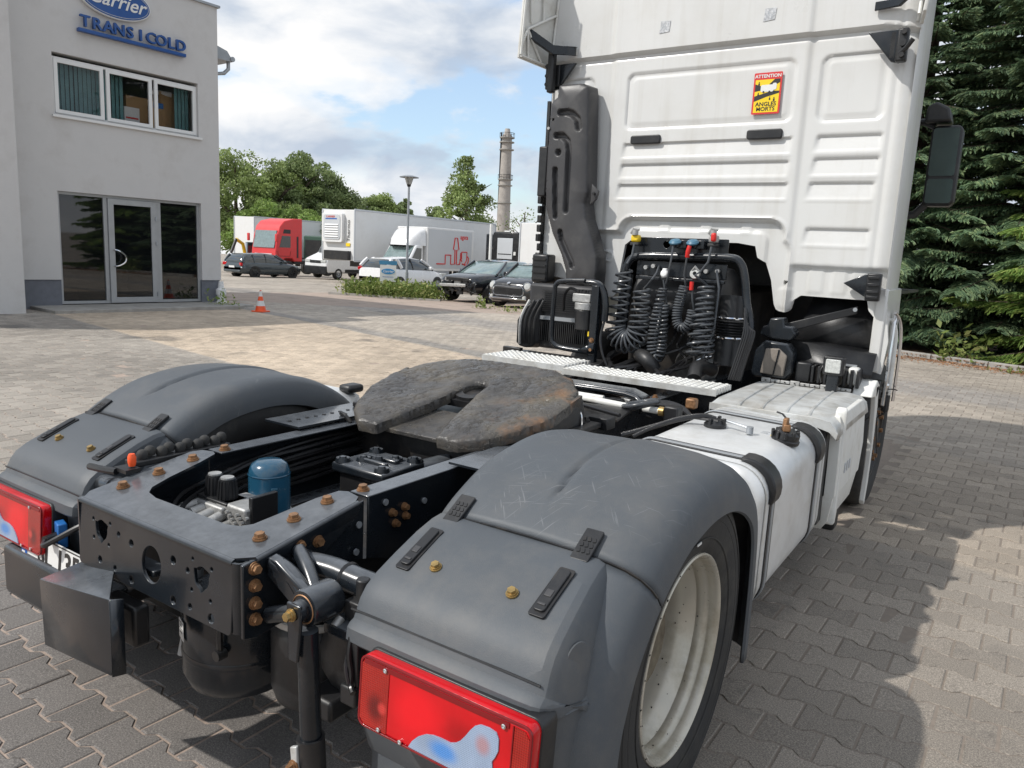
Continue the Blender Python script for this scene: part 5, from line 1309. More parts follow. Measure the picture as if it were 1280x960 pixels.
    g = G(); g.lathe([(0, 0), (.044, .0), (.046, .002), (.044, .004), (0, .004)], (s*1.1945, -.60, .735), (s*1.0, -.15, .1), 24); P(g, 'blanking_disc', 'fender', f)
    # rubber clips over the seam and the latches
    for x in (.708, 1.096):
        fm = frame((s*x, -.385, .9145), (1, 0, 0), (0, .86, .52))
        plate('clip', [rrect(-.024, -.058, .024, .040, .004)], .010, fm, M['black'], f, .002)
        for a in range(3):
            for b in range(3):
                g = G(); g.box((-.013+.013*a, -.030+.018*b, .0055), (.008, .012, .003), Matrix.Rotation(.35, 3, 'Z')); g.v = [fm @ p for p in g.v]; P(g, 'clip_slot', 'dark', f)
        fm = frame((s*x, -.545, .8505), (1, 0, 0), (0, .9, .40))
        lt = plate('latch', [rrect(-.021, -.082, .021, .070, .006)], .006, fm, M['dark'], f, .001)
        plate('latch_strap', [rrect(-.014, -.070, .014, .062, .008)], .010, fm @ Matrix.Translation((0, 0, .004)), M['black'], f, .002)
        g = G(); g.box((0, -.018, .0095), (.018, .02, .003)); g.box((0, -.052, .0095), (.020, .006, .004)); g.v = [fm @ p for p in g.v]; P(g, 'latch_buckle', 'duct', f, bevel=.001)
    return f
mudguard(1); mudguard(-1)

# ---- tail lamps
def tail_lamp(s):
    t = empty_part('tail_lamp', T)
    a = R(3)*s
    fm = frame((s*.972, -.737, .590), (s, 0, 0), (0, .06, 1))          # local x points outwards on both sides
    if s < 0: fm = frame((s*.972, -.737, .590), (-1, 0, 0), (0, .06, 1))
    zdir = -1 if s > 0 else 1
    # for s>0: z = x cross y points to (0,-1,..) = towards the viewer; for s<0 it points away, so flip offsets
    def off(d): return Matrix.Translation((0, 0, d*(1 if s > 0 else -1)))
    W_, H_ = .232, .086
    plate('housing', [rrect(-W_-.004, -H_-.004, W_+.004, H_+.004, .022)], .060, fm @ off(-.010), M['black'], t, .004)
    plate('lens', [rrect(-W_, -H_, W_, H_, .020)], .044, fm @ off(.030), M['lens_red'], t, .010)
    fz = .0525
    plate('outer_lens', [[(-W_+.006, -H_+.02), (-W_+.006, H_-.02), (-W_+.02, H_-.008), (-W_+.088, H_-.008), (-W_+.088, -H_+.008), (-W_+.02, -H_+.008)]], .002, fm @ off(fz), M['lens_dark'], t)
    # clear section: wavy boundary, lower outer side
    clear = [(-.076, -.078), (-.066, -.060), (-.050, -.043), (-.030, -.030), (-.010, -.024), (.01, -.022), (.036, -.022), (.05, -.016), (.062, -.006), (.074, .010), (.084, .026), (.095, .040), (.108, .048), (.130, .050), (.148, .047), (.155, .036), (.156, .010), (.150, -.006), (.143, -.018), (.146, -.035), (.156, -.05), (.160, -.078)]
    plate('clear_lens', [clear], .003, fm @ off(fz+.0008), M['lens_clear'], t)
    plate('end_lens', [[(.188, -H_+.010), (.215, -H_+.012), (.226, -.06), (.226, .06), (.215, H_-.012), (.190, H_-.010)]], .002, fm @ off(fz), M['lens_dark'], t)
    for x, y in ((-.155, H_-.016), (.165, H_-.018), (-.165, -H_+.012), (-.10, -H_+.009)):
        g = G(); g.lathe([(.0055, 0), (.0055, .005), (.003, .006), (0, .004)], n=12); g.v = [fm @ off(fz) @ Vector((p.x+x, p.y+y, p.z*(1 if s > 0 else -1))) for p in g.v]; P(g, 'lens_screw', 'chrome', t)
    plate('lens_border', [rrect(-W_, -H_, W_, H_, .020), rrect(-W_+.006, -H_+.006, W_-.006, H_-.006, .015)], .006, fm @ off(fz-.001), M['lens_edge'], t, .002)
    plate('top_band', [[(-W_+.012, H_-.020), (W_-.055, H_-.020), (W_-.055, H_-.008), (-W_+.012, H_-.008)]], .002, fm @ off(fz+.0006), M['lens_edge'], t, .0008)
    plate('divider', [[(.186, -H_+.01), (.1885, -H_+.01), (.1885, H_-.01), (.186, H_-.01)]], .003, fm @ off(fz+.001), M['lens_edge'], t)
    return t
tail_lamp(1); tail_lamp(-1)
# wiring at the lamps
g = G(); g.box((-.700, -.745, .585), (.055, .03, .085), Matrix.Rotation(-.25, 3, 'Z')); cp = P(g, 'blue_connector_plate', 'blue_plastic', bevel=.004)
g = G(); g.cyl((-.698, -.755, .58), (-.690, -.80, .578), .018, n=14); P(g, 'plug', 'black', cp)
g = G(); g.tube([(-.690, -.80, .578), (-.665, -.815, .575), (-.63, -.79, .60), (-.58, -.74, .64), (-.54, -.70, .66)], .010, n=8, sub=4); P(g, 'lamp_cable', 'cable')
g = G(); g.box((.665, -.725, .60), (.035, .03, .14)); g.box((.660, -.735, .52), (.05, .03, .05)); P(g, 'lamp_bracket', 'black', bevel=.005)
g = G(); g.tube([(.655, -.73, .68), (.66, -.745, .63), (.668, -.745, .585), (.672, -.75, .555), (.69, -.76, .545)], .007, n=8, sub=4); P(g, 'lamp_cable', 'cable')
g = G(); g.tube([(.64, -.72, .64), (.655, -.75, .60), (.67, -.755, .56)], .005, n=6, sub=4); P(g, 'lamp_cable', 'cable')
# row of rubber caps and a red one on the left rail end
for k in range(10):
    g = G(); g.lathe([(.016, 0), (.018, .006), (.018, .018), (.014, .026), (.008, .030), (0, .031)], (-.445-.012*(k % 2), -.60+.034*k, .868+.005*(k % 2)), n=12); P(g, 'rubber_cap', 'rubber')
g = G(); g.box((-.45, -.46, .858), (.06, .36, .02)); P(g, 'cap_rail', 'black', bevel=.004)
g = G(); g.lathe([(.010, 0), (.013, .012), (.013, .030), (.009, .040), (0, .042)], (-.41, -.655, .862), n=14); P(g, 'red_cap', 'orange_plastic')
g = G(); g.box((-.42, -.665, .852), (.07, .05, .012)); P(g, 'cap_bracket', 'black')
g = G(); g.tube([(-.44, -.69, .845), (-.50, -.70, .842), (-.60, -.69, .83)], .012, n=8, sub=3); P(g, 'flexible_pipe', 'black')

# ---- rear wheels (twin tyres, deep outer rim)
def rear_wheel(s):
    w_ = empty_part('rear_wheel', T, (0, 0, 0))
    c = (s*1.0, 0, .49)
    ty = [(.298, .222), (.305, .228), (.335, .236), (.395, .243), (.445, .240), (.475, .226), (.488, .205), (.492, .18), (.494, .03), (.488, .005), (.46, -.02), (.40, -.03), (.32, -.02), (.292, .0)]
    g = G(); g.lathe(ty, c, (s, 0, 0), 96); P(g, 'tyre', 'rubber', w_)
    g = G(); g.lathe([(r, h-.34) for r, h in ty], c, (s, 0, 0), 64); P(g, 'inner_tyre', 'rubber', w_)
    for h in (.06, .105, .15):
        g = G(); g.lathe([(.4945, h-.005), (.4955, h), (.4945, h+.005)], c, (s, 0, 0), 72); P(g, 'tread_groove', 'dark', w_)
    for r_ in (.345, .40, .43):
        g = G(); g.lathe([(r_-.003, .2385), (r_, .2435 if r_ > .36 else .2405), (r_+.003, .2400)], c, (s, 0, 0), 72); P(g, 'sidewall_ring', 'rubber', w_)
    rim = [(.2985, .215), (.3000, .222), (.2985, .2285), (.2935, .231), (.287, .2275), (.283, .218), (.2805, .200), (.281, .196), (.276, .190), (.272, .182), (.2715, .165), (.273, .160), (.266, .150), (.254, .132), (.247, .112), (.2445, .085), (.244, .055), (.2435, .04)]
    g = G(); g.lathe(rim, c, (s, 0, 0), 96); P(g, 'rim', 'rim', w_, ang=50)
    g = G(); g.lathe([(.2438, .058), (.238, .070), (.225, .073), (.19, .060), (.15, .050), (.14, .09), (.12, .12), (0, .122)], c, (s, 0, 0), 72); P(g, 'wheel_disc', 'disc', w_)
    for k in range(10):
        a = 2*PI*k/10; p = Vector((c[0]+s*.045, .168*math.cos(a), c[2]+.168*math.sin(a)))
        g = G(); g.cyl(p, p+Vector((s*.035, 0, 0)), .016, n=6); P(g, 'wheel_nut', 'rust', w_)
    g = G(); g.box((c[0]+s*.243, -.01, .49+.345), (.003, .03, .006)); P(g, 'tyre_mark', 'sticker_w', w_)
    
    rs = np.random.RandomState(44)
    g = G()
    for k in range(14):                                     # small bits of dirt and chips on the rim flange
        a = rs.uniform(PI*.5, PI*1.5); rr = rs.uniform(.2955, .2995); p = (c[0]+s*.2295, rr*math.cos(a), c[2]+rr*math.sin(a)); g.box(p, (.002, rs.uniform(.002, .006), rs.uniform(.002, .005)))
    for k in range(60):
        a = rs.uniform(0, 2*PI); h = rs.uniform(.09, .19); rr = float(np.interp(h, [.015, .085, .112, .132, .150, .18, .196], [.2425, .2425, .2455, .2535, .2655, .2715, .279])); q_ = rs.uniform(.0015, .004)
        g.box((c[0]+s*h, rr*math.cos(a), c[2]+rr*math.sin(a)), (q_, q_, q_))
    o = P(g, 'rim_dirt', 'dark', w_); o['kind'] = 'stuff'
rear_wheel(1); rear_wheel(-1)
def front_wheel(s):
    w_ = empty_part('front_wheel', T, (0, 0, 0)); c = (.08+s*.955, 3.66, .50)
    ty = [(.295, .145), (.33, .165), (.40, .170), (.46, .160), (.49, .135), (.50, .11), (.50, -.11), (.49, -.135), (.44, -.165), (.30, -.145)]
    g = G(); g.lathe(ty, c, (s, 0, 0), 72); P(g, 'tyre', 'rubber', w_)
    g = G(); g.lathe([(.298, .14), (.298, .155), (.285, .155), (.275, .13), (.262, .09), (.22, .12), (.17, .165), (.14, .13), (.13, .15), (.11, .16), (0, .16)], c, (s, 0, 0), 72); P(g, 'rim', 'dark', w_)
    for k in range(10):
        a = 2*PI*k/10; p = Vector((c[0]+s*.165, c[1]+.168*math.cos(a), c[2]+.168*math.sin(a)))
        g = G(); g.cyl(p-Vector((s*.04, 0, 0)), p+Vector((s*.012, 0, 0)), .016, n=6); P(g, 'wheel_nut', 'rust', w_)
front_wheel(1); front_wheel(-1)
g = G(); g.cyl((-.8, 3.62, .45), (.8, 3.62, .45), .07, n=14); P(g, 'front_axle', 'dark')
# ---- relief sheets: a grid trimmed to an outline, shaped by a depth function
def seg_dist(px, py, poly):
    P_ = np.array(poly); Q = np.roll(P_, -1, 0); best = np.full(px.shape, 1e9); bx = px.copy(); by = py.copy(); ins = np.zeros(px.shape, bool)
    for (x0, y0), (x1, y1) in zip(P_, Q):
        dx, dy = x1-x0, y1-y0; L = dx*dx+dy*dy+1e-12
        t = np.clip(((px-x0)*dx+(py-y0)*dy)/L, 0, 1); qx, qy = x0+t*dx, y0+t*dy; d = np.hypot(px-qx, py-qy)
        m = d < best; best[m] = d[m]; bx[m] = qx[m]; by[m] = qy[m]
        c = ((y0 > py) != (y1 > py)) & (px < (x1-x0)*(py-y0)/((y1-y0) if abs(y1-y0) > 1e-12 else 1e-12)+x0)
        ins ^= c
    return best, bx, by, ins
def relief(name, poly, step, fn, put, m, par, thick=.02, ang=40):
    P_ = np.array(poly); x0, y0 = P_.min(0)-step; x1, y1 = P_.max(0)+step
    gx, gy = np.meshgrid(np.arange(x0, x1, step), np.arange(y0, y1, step)); ny, nx = gx.shape
    cx, cy = (gx[:-1, :-1]+gx[1:, 1:])/2, (gy[:-1, :-1]+gy[1:, 1:])/2
    _, _, _, ins = seg_dist(cx.ravel(), cy.ravel(), poly); ins = ins.reshape(cx.shape)
    idx = np.arange(nx*ny).reshape(ny, nx)
    q = np.stack([idx[:-1, :-1], idx[:-1, 1:], idx[1:, 1:], idx[1:, :-1]], -1)[ins]
    used, inv = np.unique(q.ravel(), return_inverse=True); q = inv.reshape(-1, 4)
    X = gx.ravel()[used]; Y = gy.ravel()[used]
    e = np.sort(np.vstack([q[:, [0, 1]], q[:, [1, 2]], q[:, [2, 3]], q[:, [3, 0]]]), 1)
    de = np.vstack([q[:, [0, 1]], q[:, [1, 2]], q[:, [2, 3]], q[:, [3, 0]]])
    key = e[:, 0].astype(np.int64)*10**7+e[:, 1]; uq, first, cnt = np.unique(key, return_index=True, return_counts=True)
    be = de[first[cnt == 1]]; bv = np.unique(be)
    d, bx, by, _ = seg_dist(X[bv], Y[bv], poly); X[bv] = bx; Y[bv] = by
    dd, _, _, _ = seg_dist(X, Y, poly)
    D = fn(X, Y, dd)
    V = put(X, Y, D); n = len(V)
    mp_ = -np.ones(n, int); mp_[bv] = np.arange(len(bv))+n
    Vb = put(X[bv], Y[bv], D[bv]-thick)
    side = np.stack([be[:, 1], be[:, 0], mp_[be[:, 0]], mp_[be[:, 1]]], -1)
    o = npmesh(name, np.vstack([V, Vb]), np.vstack([q, side]), m, par, ang)
    return o
def sm(a, b, x): t = np.clip((x-a)/(b-a), 0, 1); return t*t*(3-2*t)
def sdr(x, y, x0, y0, x1, y1, r):
    qx = np.abs(x-(x0+x1)/2)-(x1-x0)/2+r; qy = np.abs(y-(y0+y1)/2)-(y1-y0)/2+r
    return np.hypot(np.maximum(qx, 0), np.maximum(qy, 0))+np.minimum(np.maximum(qx, qy), 0)-r
def capsule(x, y, pts):
    b = np.full(x.shape, 1e9)
    for (x0, y0), (x1, y1) in zip(pts[:-1], pts[1:]):
        dx, dy = x1-x0, y1-y0; t = np.clip(((x-x0)*dx+(y-y0)*dy)/(dx*dx+dy*dy), 0, 1)
        b = np.minimum(b, np.hypot(x-x0-t*dx, y-y0-t*dy))
    return b
from mathutils import noise as MN
def nz(V, s, o=5): return np.array([MN.fractal(Vector(p)*s, .9, 2.1, o) for p in V])

# ---- FIFTH WHEEL (tilted back)
FW = empty_part('fifth_wheel', T, (0, .62, 1.028)); FW.rotation_euler = (R(14), 0, 0)
right = [(.10, .312), (.22, .300), (.34, .245), (.43, .135), (.472, .0), (.462, -.15), (.40, -.30), (.345, -.38), (.25, -.455), (.150, -.452)]
slot = [(.105, -.30), (.066, -.10), (.050, -.02)]+[(.048*math.cos(a), .012+.048*math.sin(a)) for a in np.linspace(0, PI, 9)]+[(-.050, -.02), (-.066, -.10), (-.105, -.30)]
left = [(-x, y) for x, y in reversed(right)]
fpoly = right+slot+left
_f = []
for _a, _b in zip(fpoly, fpoly[1:]+fpoly[:1]):
    _n = max(1, int(math.hypot(_b[0]-_a[0], _b[1]-_a[1])/.016))
    for _k in range(_n):
        _x, _y = _a[0]+(_b[0]-_a[0])*_k/_n, _a[1]+(_b[1]-_a[1])*_k/_n
        _q = MN.noise(Vector((_x*14, _y*14, 1)))*.006+MN.noise(Vector((_x*50, _y*50, 4)))*.003; _l = math.hypot(_x, _y)+1e-6
        _f.append((_x+_x/_l*_q, _y+_y/_l*_q))
fpoly = _f
_rs = np.random.RandomState(8)
def f_depth(X, Y, dd):
    V = np.c_[X, Y, np.zeros(len(X))]
    n1_ = nz(V, 7); n2_ = nz(V, 34, 3); n3_ = nz(V+5, 5, 3)
    ridg = 1-np.abs(nz(V+9, 16, 3))*2.2
    d = .0045*n1_+.0018*n2_-.006*np.clip(ridg-.86, 0, .14)*7*(n3_ > -.1)
    d -= .004*sm(.27, .47, -Y)*sm(.0, .12, np.abs(X)-.06)
    d -= .012*np.exp(-dd/.010)
    # smeared grease ridge round the throat
    r_ = np.hypot(X*1.05, Y-.02); d += .005*np.exp(-((r_-.11)/.03)**2)*sm(-.3, .1, Y+.1)
    d -= .005*np.exp(-((r_-.24)/.008)**2)*(n3_ > .05)
    d += .006*sm(.02, .10, n3_)*sm(.03, .08, dd)*.6
    return d
gm = bpy.data.materials.new('greasy_plate'); gm.use_nodes = True; t_ = gm.node_tree; b_ = t_.nodes['Principled BSDF']
co_ = N(t_, 'ShaderNodeTexCoord').outputs['Object']
na = N(t_, 'ShaderNodeTexNoise', i_Scale=4.2, i_Detail=9.0, i_Roughness=.68, i_Distortion=.6); t_.links.new(co_, na.inputs[0])
nb_ = N(t_, 'ShaderNodeTexNoise', i_Scale=7.0, i_Detail=8.0, i_Roughness=.7); mpx = N(t_, 'ShaderNodeMapping'); mpx.inputs['Location'].default_value = (3, 1, 2); t_.links.new(co_, mpx.inputs[0]); t_.links.new(mpx.outputs[0], nb_.inputs[0])
c_ = ramp_n(t_, na.outputs[0], [(.30, (.034, .033, .033)), (.45, (.058, .054, .050)), (.55, (.082, .073, .061)), (.7, (.115, .097, .070))])
sx_ = N(t_, 'ShaderNodeSeparateXYZ'); t_.links.new(co_, sx_.inputs[0])
edge = ramp_n(t_, math_n(t_, 'ADD', math_n(t_, 'MULTIPLY', sx_.outputs[0], .9), math_n(t_, 'MULTIPLY', sx_.outputs[1], .15)), [(.12, 0), (.42, 1)])
ru = math_n(t_, 'MULTIPLY', ramp_n(t_, nb_.outputs[0], [(.52, 0), (.66, .65)]), edge)
c_ = mix_n(t_, ru, c_, (.26, .13, .055))
t_.links.new(c_, b_.inputs['Base Color']); t_.links.new(ramp_n(t_, nb_.outputs[0], [(.35, .20), (.6, .42)]), b_.inputs['Roughness'])
nc_ = N(t_, 'ShaderNodeTexNoise', i_Scale=55.0, i_Detail=6.0, i_Roughness=.65); t_.links.new(co_, nc_.inputs[0])
vo_ = N(t_, 'ShaderNodeTexVoronoi', i_Scale=9.0, feature='DISTANCE_TO_EDGE', i_Randomness=1.0); 
wp = mix_n(t_, .25, co_, na.outputs['Color']); t_.links.new(wp, vo_.inputs['Vector'])
crk = ramp_n(t_, vo_.outputs['Distance'], [(.0, 0), (.035, 1)])
hh_ = math_n(t_, 'ADD', nc_.outputs[0], math_n(t_, 'MULTIPLY', crk, .6))
bb = N(t_, 'ShaderNodeBump', i_Strength=.6, i_Distance=.005); t_.links.new(hh_, bb.inputs['Height']); t_.links.new(bb.outputs[0], b_.inputs['Normal'])
M['grease'] = gm
relief('top_plate', fpoly, .0065, f_depth, lambda X, Y, D: np.c_[X, Y, D], gm, FW, .040, 50)
g = G(); g.lathe([(.06, -.06), (.085, -.06), (.085, -.02), (.05, -.02)], (0, .0, 0), n=24); g.box((0, .02, -.05), (.20, .22, .03)); P(g, 'locking_jaw', 'dark', FW)
g = G(); g.box((0, -.28, -.062), (.30, .26, .02), Matrix.Rotation(-.06, 3, 'X')); P(g, 'throat_plate', gm, FW, bevel=.004)
g = G(); g.box((-.40, .0, -.10), (.10, .30, .12)); g.box((.40, .0, -.10), (.10, .30, .12)); P(g, 'pivot_bearing', 'dark', FW, bevel=.015)
g = G(); g.box((0, .24, -.08), (.5, .06, .06)); P(g, 'front_rib', gm, FW, bevel=.01)
for s in (-1, 1):
    g = G(); g.loft([[(s*.47, .1, -.01), (s*.45, .1, -.09), (s*.44, .1, -.09), (s*.455, .1, -.01)], [(s*.462, -.15, -.01), (s*.44, -.15, -.09), (s*.43, -.15, -.09), (s*.45, -.15, -.01)], [(s*.36, -.36, -.06), (s*.34, -.34, -.10), (s*.33, -.34, -.10), (s*.35, -.36, -.06)]]); P(g, 'side_skirt', gm, FW)
g = G(); g.tube([(-.33, -.42, -.05), (-.36, -.42, -.02), (-.40, -.40, -.03), (-.41, -.36, -.06)], .009, n=8, sub=3); P(g, 'grease_clip', 'dark', FW)
g = G(); g.b2((-.50, .40, .893), (.50, .85, .915)); P(g, 'mounting_plate', 'dark', bevel=.005)
for s in (-1, 1):
    g = G(); g.prism([(.44, .91), (.80, .91), (.72, 1.0), (.52, 1.0)], 'yz', s*.40, s*.46); P(g, 'pedestal', 'dark', bevel=.01)
    for y in (.43, .55, .70, .82): bolt('bolt', (s*.44, y, .915), (0, 0, 1), T, .014, .016, 'dark')
# left white tank end with black cap behind the left mudguard
g = G(); g.b2((-1.22, .50, .36), (-.72, .72, .90)); P(g, 'left_tank', 'alu', bevel=.07)
g = G(); g.b2((-.80, .60, .89), (-.72, .70, .93)); P(g, 'left_tank_bracket', 'black', bevel=.015)

# ---- FRAME BETWEEN FIFTH WHEEL AND CAB
def V3(*a): return Vector(a)
g = G(); g.b2((-.37, 1.05, .60), (.37, 1.10, .84)); P(g, 'crossmember', 'frame', bevel=.01)
g = G(); g.prism([(-.34, .80), (-.30, .885), (-.20, .915), (.24, .915), (.32, .89), (.37, .80), (.34, .80), (.30, .865), (.23, .89), (-.20, .89), (-.28, .86), (-.31, .80)], 'xz', 1.66, 1.76); P(g, 'arched_crossmember', 'frame', bevel=.006)
g = G(); g.tube([(-.30, 1.58, .88), (-.20, 1.58, .905), (.25, 1.60, .905), (.35, 1.58, .87), (.38, 1.5, .85)], .014, n=10, sub=3); P(g, 'pipe', 'frame')
g = G(); g.b2((-.30, .98, .72), (.30, 1.9, .73)); P(g, 'dark_tray', 'dark')
for (p, q, r_, mm, nm) in (((-.02, 1.36, .905), (.40, 1.30, .905), .017, 'white2', 'white_tube'), ((-.12, 1.46, .895), (.20, 1.46, .895), .013, 'white2', 'white_tube'), ((.10, 1.20, .91), (.50, 1.02, .92), .009, 'cable', 'linkage_rod'),
                       ((-.05, 1.28, .89), (.42, 1.42, .89), .012, 'dark', 'linkage_rod'), ((.48, 1.32, .905), (.56, 1.32, .905), .016, 'white2', 'hose_stub')):
    g = G(); g.cyl(p, q, r_, n=12); P(g, nm, mm)
g = G(); g.cyl((.56, 1.32, .905), (.585, 1.32, .905), .022, n=14); P(g, 'brass_fitting', 'zinc')
g = G(); g.box((.62, 1.34, .90), (.07, .07, .07)); P(g, 'black_block', 'black', bevel=.008)
g = G(); g.box((.63, 1.55, .92), (.05, .05, .05)); P(g, 'rusty_block', 'rust', bevel=.008)
g = G(); g.box((.47, .90, .905), (.10, .08, .05)); P(g, 'black_box', 'black', bevel=.004)
g = G(); g.box((.30, 1.12, .895), (.34, .30, .012), Matrix.Rotation(.2, 3, 'Z')); P(g, 'side_plate', 'dark', bevel=.003)
g = G(); g.box((.12, 1.05, .93), (.12, .10, .10)); P(g, 'fifth_wheel_stop', 'dark', bevel=.01)
ring = [(.46+.078*math.cos(a)+.004*math.cos(3*a), 1.33+.085*math.sin(a), .925+.02*math.cos(a)) for a in np.linspace(0, 2*PI, 29)]
g = G(); g.tube(ring, .011, n=10, caps=False); P(g, 'cable_loop', 'hose')
ring = [(.46+.066*math.cos(a), 1.33+.072*math.sin(a), .912+.02*math.cos(a)) for a in np.linspace(0, 2*PI, 29)]
g = G(); g.tube(ring, .009, n=10, caps=False); P(g, 'cable_loop', 'hose')
g = G(); g.tube([(.40, .735, .90), (.405, .735, .96), (.43, .735, .985), (.46, .735, .96), (.465, .735, .90)], .006, n=8, sub=4); P(g, 'wire_loop', 'chrome')
rs = np.random.RandomState(21)
for k in range(26):
    x0, y0 = rs.uniform(-.25, .35), rs.uniform(1.0, 1.5)
    g = G(); g.tube([(x0, y0, .84), (x0+rs.uniform(-.1, .15), y0+.12, .875+rs.uniform(-.02, .02)), (x0+rs.uniform(-.1, .2), y0+.3, .87+rs.uniform(-.02, .02)), (x0+rs.uniform(-.1, .1), y0+.5, .80)], rs.uniform(.005, .011), n=6, sub=4); P(g, 'brake_hose', 'cable')
for k in range(14):
    x0, y0 = rs.uniform(-.2, .36), rs.uniform(1.05, 1.62); sz = rs.uniform(.02, .06)
    g = G(); g.box((x0, y0, .86), (sz*1.4, sz, rs.uniform(.02, .05)), Matrix.Rotation(rs.uniform(-.5, .5), 3, 'Z')); P(g, 'valve', ('castalu' if k % 4 == 0 else 'black'), bevel=.004)
for k in range(5):
    g = G(); o_ = .015*k; g.tube([(.36, 1.3+.05*k, .86), (.46, 1.42+.04*k, .90), (.60, 1.46+o_, .90), (.70, 1.42, .86)], .008, n=6, sub=4); P(g, 'brake_hose', 'cable')
for k in range(8):
    bolt('bolt', (.345, 1.0+.13*k, ZT), (0, 0, 1), T, .012, .012, 'rust' if k % 3 == 0 else 'dark')

# ---- CATWALK of two tread plates
for nm, x0, x1, y0, y1, z in (('catwalk', -.26, .655, 1.83, 2.12, .955), ('catwalk', -.86, -.27, 1.87, 2.22, .965)):
    cw = empty_part(nm, T)
    nb = int((y1-y0)/.042)
    for k in range(nb):
        y = y0+.021+k*.042
        g = G(); g.prism([(y-.014, z-.030), (y-.014, z), (y+.012, z), (y+.012, z-.030)], 'yz', x0, x1); P(g, 'tread_bar', 'alu2', cw, bevel=.002)
        g = G()
        for q in range(int((x1-x0)/.038)):
            g.box((x0+.02+q*.038, y-.003, z+.001), (.022, .010, .006), taper=.6)
        o = P(g, 'tread_teeth', 'white2', cw, ang=20); o['kind'] = 'stuff'
    g = G(); g.b2((x0, y0-.004, z-.034), (x1, y0, z-.004)); P(g, 'edge_strip', 'alu2', cw)
    g = G(); g.b2((x0+.1, y0+.01, z-.09), (x0+.14, y1, z-.036)); P(g, 'support', 'dark', cw)

# ---- RIGHT FUEL TANK
TK = empty_part('fuel_tank', T, (-.078, -.058, -.040)); TK.scale = (1.038, 1.233, 1.0)
def tank_sec(y, k=0.0):
    o = []
    for cx, cz, a0, r_ in ((1.265, .935, 0, .115), (.74, .945, 90, .08), (.74, .36, 180, .08), (1.265, .37, 270, .13)):
        for i in range(9):
            a = R(a0+90*i/8); sx_ = 1 if a0 in (0, 270) else -1; sz_ = 1 if a0 in (0, 90) else -1
            ox = (cx-k if sx_ > 0 else cx+k)-sx_*r_; oz = (cz-k if sz_ > 0 else cz+k)-sz_*r_
            o.append((ox+r_*math.cos(a), y, oz+r_*math.sin(a)))
    return o
g = G(); g.loft([tank_sec(.580, .040), tank_sec(.583, .022), tank_sec(.594, .006), tank_sec(.606), tank_sec(1.41), tank_sec(1.425, .004), tank_sec(1.44, .03)]); P(g, 'tank_body', 'alu', TK, ang=50)
for y in (.608, 1.37):
    g = G(); s1 = tank_sec(y-.004, -.001); s2 = tank_sec(y, -.0035); s3 = tank_sec(y+.004, -.001); g.loft([s1, s2, s3], caps=False); P(g, 'weld_bead', 'alu2', TK)
for y in (.68, 1.28):
    g = G(); a_ = [p for p in tank_sec(y-.026, -.004)]; b__ = [p for p in tank_sec(y+.026, -.004)]; c__ = [p for p in tank_sec(y+.026, -.0005)]; d__ = [p for p in tank_sec(y-.026, -.0005)]
    g.loft([d__, a_, b__, c__], caps=False); st_ = P(g, 'tank_strap', 'black', TK)
    g = G(); a_ = tank_sec(y-.008, -.007); b__ = tank_sec(y+.008, -.007); g.loft([tank_sec(y-.009, -.003), a_, b__, tank_sec(y+.009, -.003)], caps=False); P(g, 'strap_band', 'galv', st_)
    # padded corner clamp
    g = G(); secs = []
    for a in np.linspace(R(-12), R(88), 10):
        cx, cz, r_ = 1.265-.115, .935-.115, .115
        f_ = math.sin((a+R(12))/R(100)*PI)
        ro = r_+.014+.014*f_; ri = r_+.002; wd = .040
        secs.append([(cx+ro*math.cos(a), y-wd, cz+ro*math.sin(a)), (cx+ro*math.cos(a), y+wd, cz+ro*math.sin(a)), (cx+ri*math.cos(a), y+wd+.004, cz+ri*math.sin(a)), (cx+ri*math.cos(a), y-wd-.004, cz+ri*math.sin(a))])
    g.loft(secs); P(g, 'corner_pad', 'black', st_, bevel=.006)
# filler cap and sender
g = G(); g.lathe([(.055, 0), (.055, .012), (.050, .016), (.048, .038), (.040, .046), (0, .046)], (1.185, 1.05, .925), (.25, 0, 1), 28); fc = P(g, 'filler_cap', 'black', TK)
for k in range(10):
    a = 2*PI*k/10; g = G(); g.box((1.185+.049*math.cos(a), 1.05+.049*math.sin(a), .955), (.012, .012, .03), Matrix.Rotation(a, 3, 'Z')); P(g, 'cap_grip', 'black', fc, bevel=.003)
g = G(); g.box((1.19, 1.035, .985), (.028, .045, .030), Matrix.Rotation(.4, 3, 'Z')); g.box((1.188, 1.03, 1.01), (.018, .03, .03)); P(g, 'cap_lock', 'rust', fc, bevel=.004)
g = G(); g.tube([(1.185, 1.04, 1.02), (1.16, 1.07, 1.03), (1.13, 1.10, 1.028)], .004, n=6); P(g, 'lock_chain', 'dark', fc)
g = G(); g.lathe([(.045, 0), (.045, .012), (.035, .018), (.03, .030), (0, .032)], (.91, 1.02, .944), (0, 0, 1), 24); P(g, 'sender_unit', 'black', TK)
g = G(); g.tube([(.91, 1.02, .975), (.86, 1.0, .985), (.78, .96, .965), (.70, .90, .93), (.60, .82, .89)], .012, n=8, sub=4); P(g, 'fuel_hose', 'cable', TK)
g = G(); g.tube([(.93, 1.0, .972), (.80, .985, .972), (.72, .90, .94), (.66, .80, .90)], .008, n=8, sub=4); P(g, 'fuel_hose', 'cable', TK)
g = G(); g.tube([(.94, 1.03, .975), (1.0, 1.01, .972), (1.06, 1.0, .965)], .006, n=8); g.cyl((1.06, 1.0, .943), (1.06, 1.0, .972), .014, n=12); P(g, 'vent_pipe', 'galv', TK)
for k in range(4):
    g = G(); a = k*1.5; g.box((.91+.035*math.cos(a), 1.02+.035*math.sin(a), .968), (.016, .012, .03), Matrix.Rotation(a, 3, 'Z')); P(g, 'sender_tab', 'black', TK, bevel=.002)
tm = Matrix.Translation((1.075, 1.08, .9358))
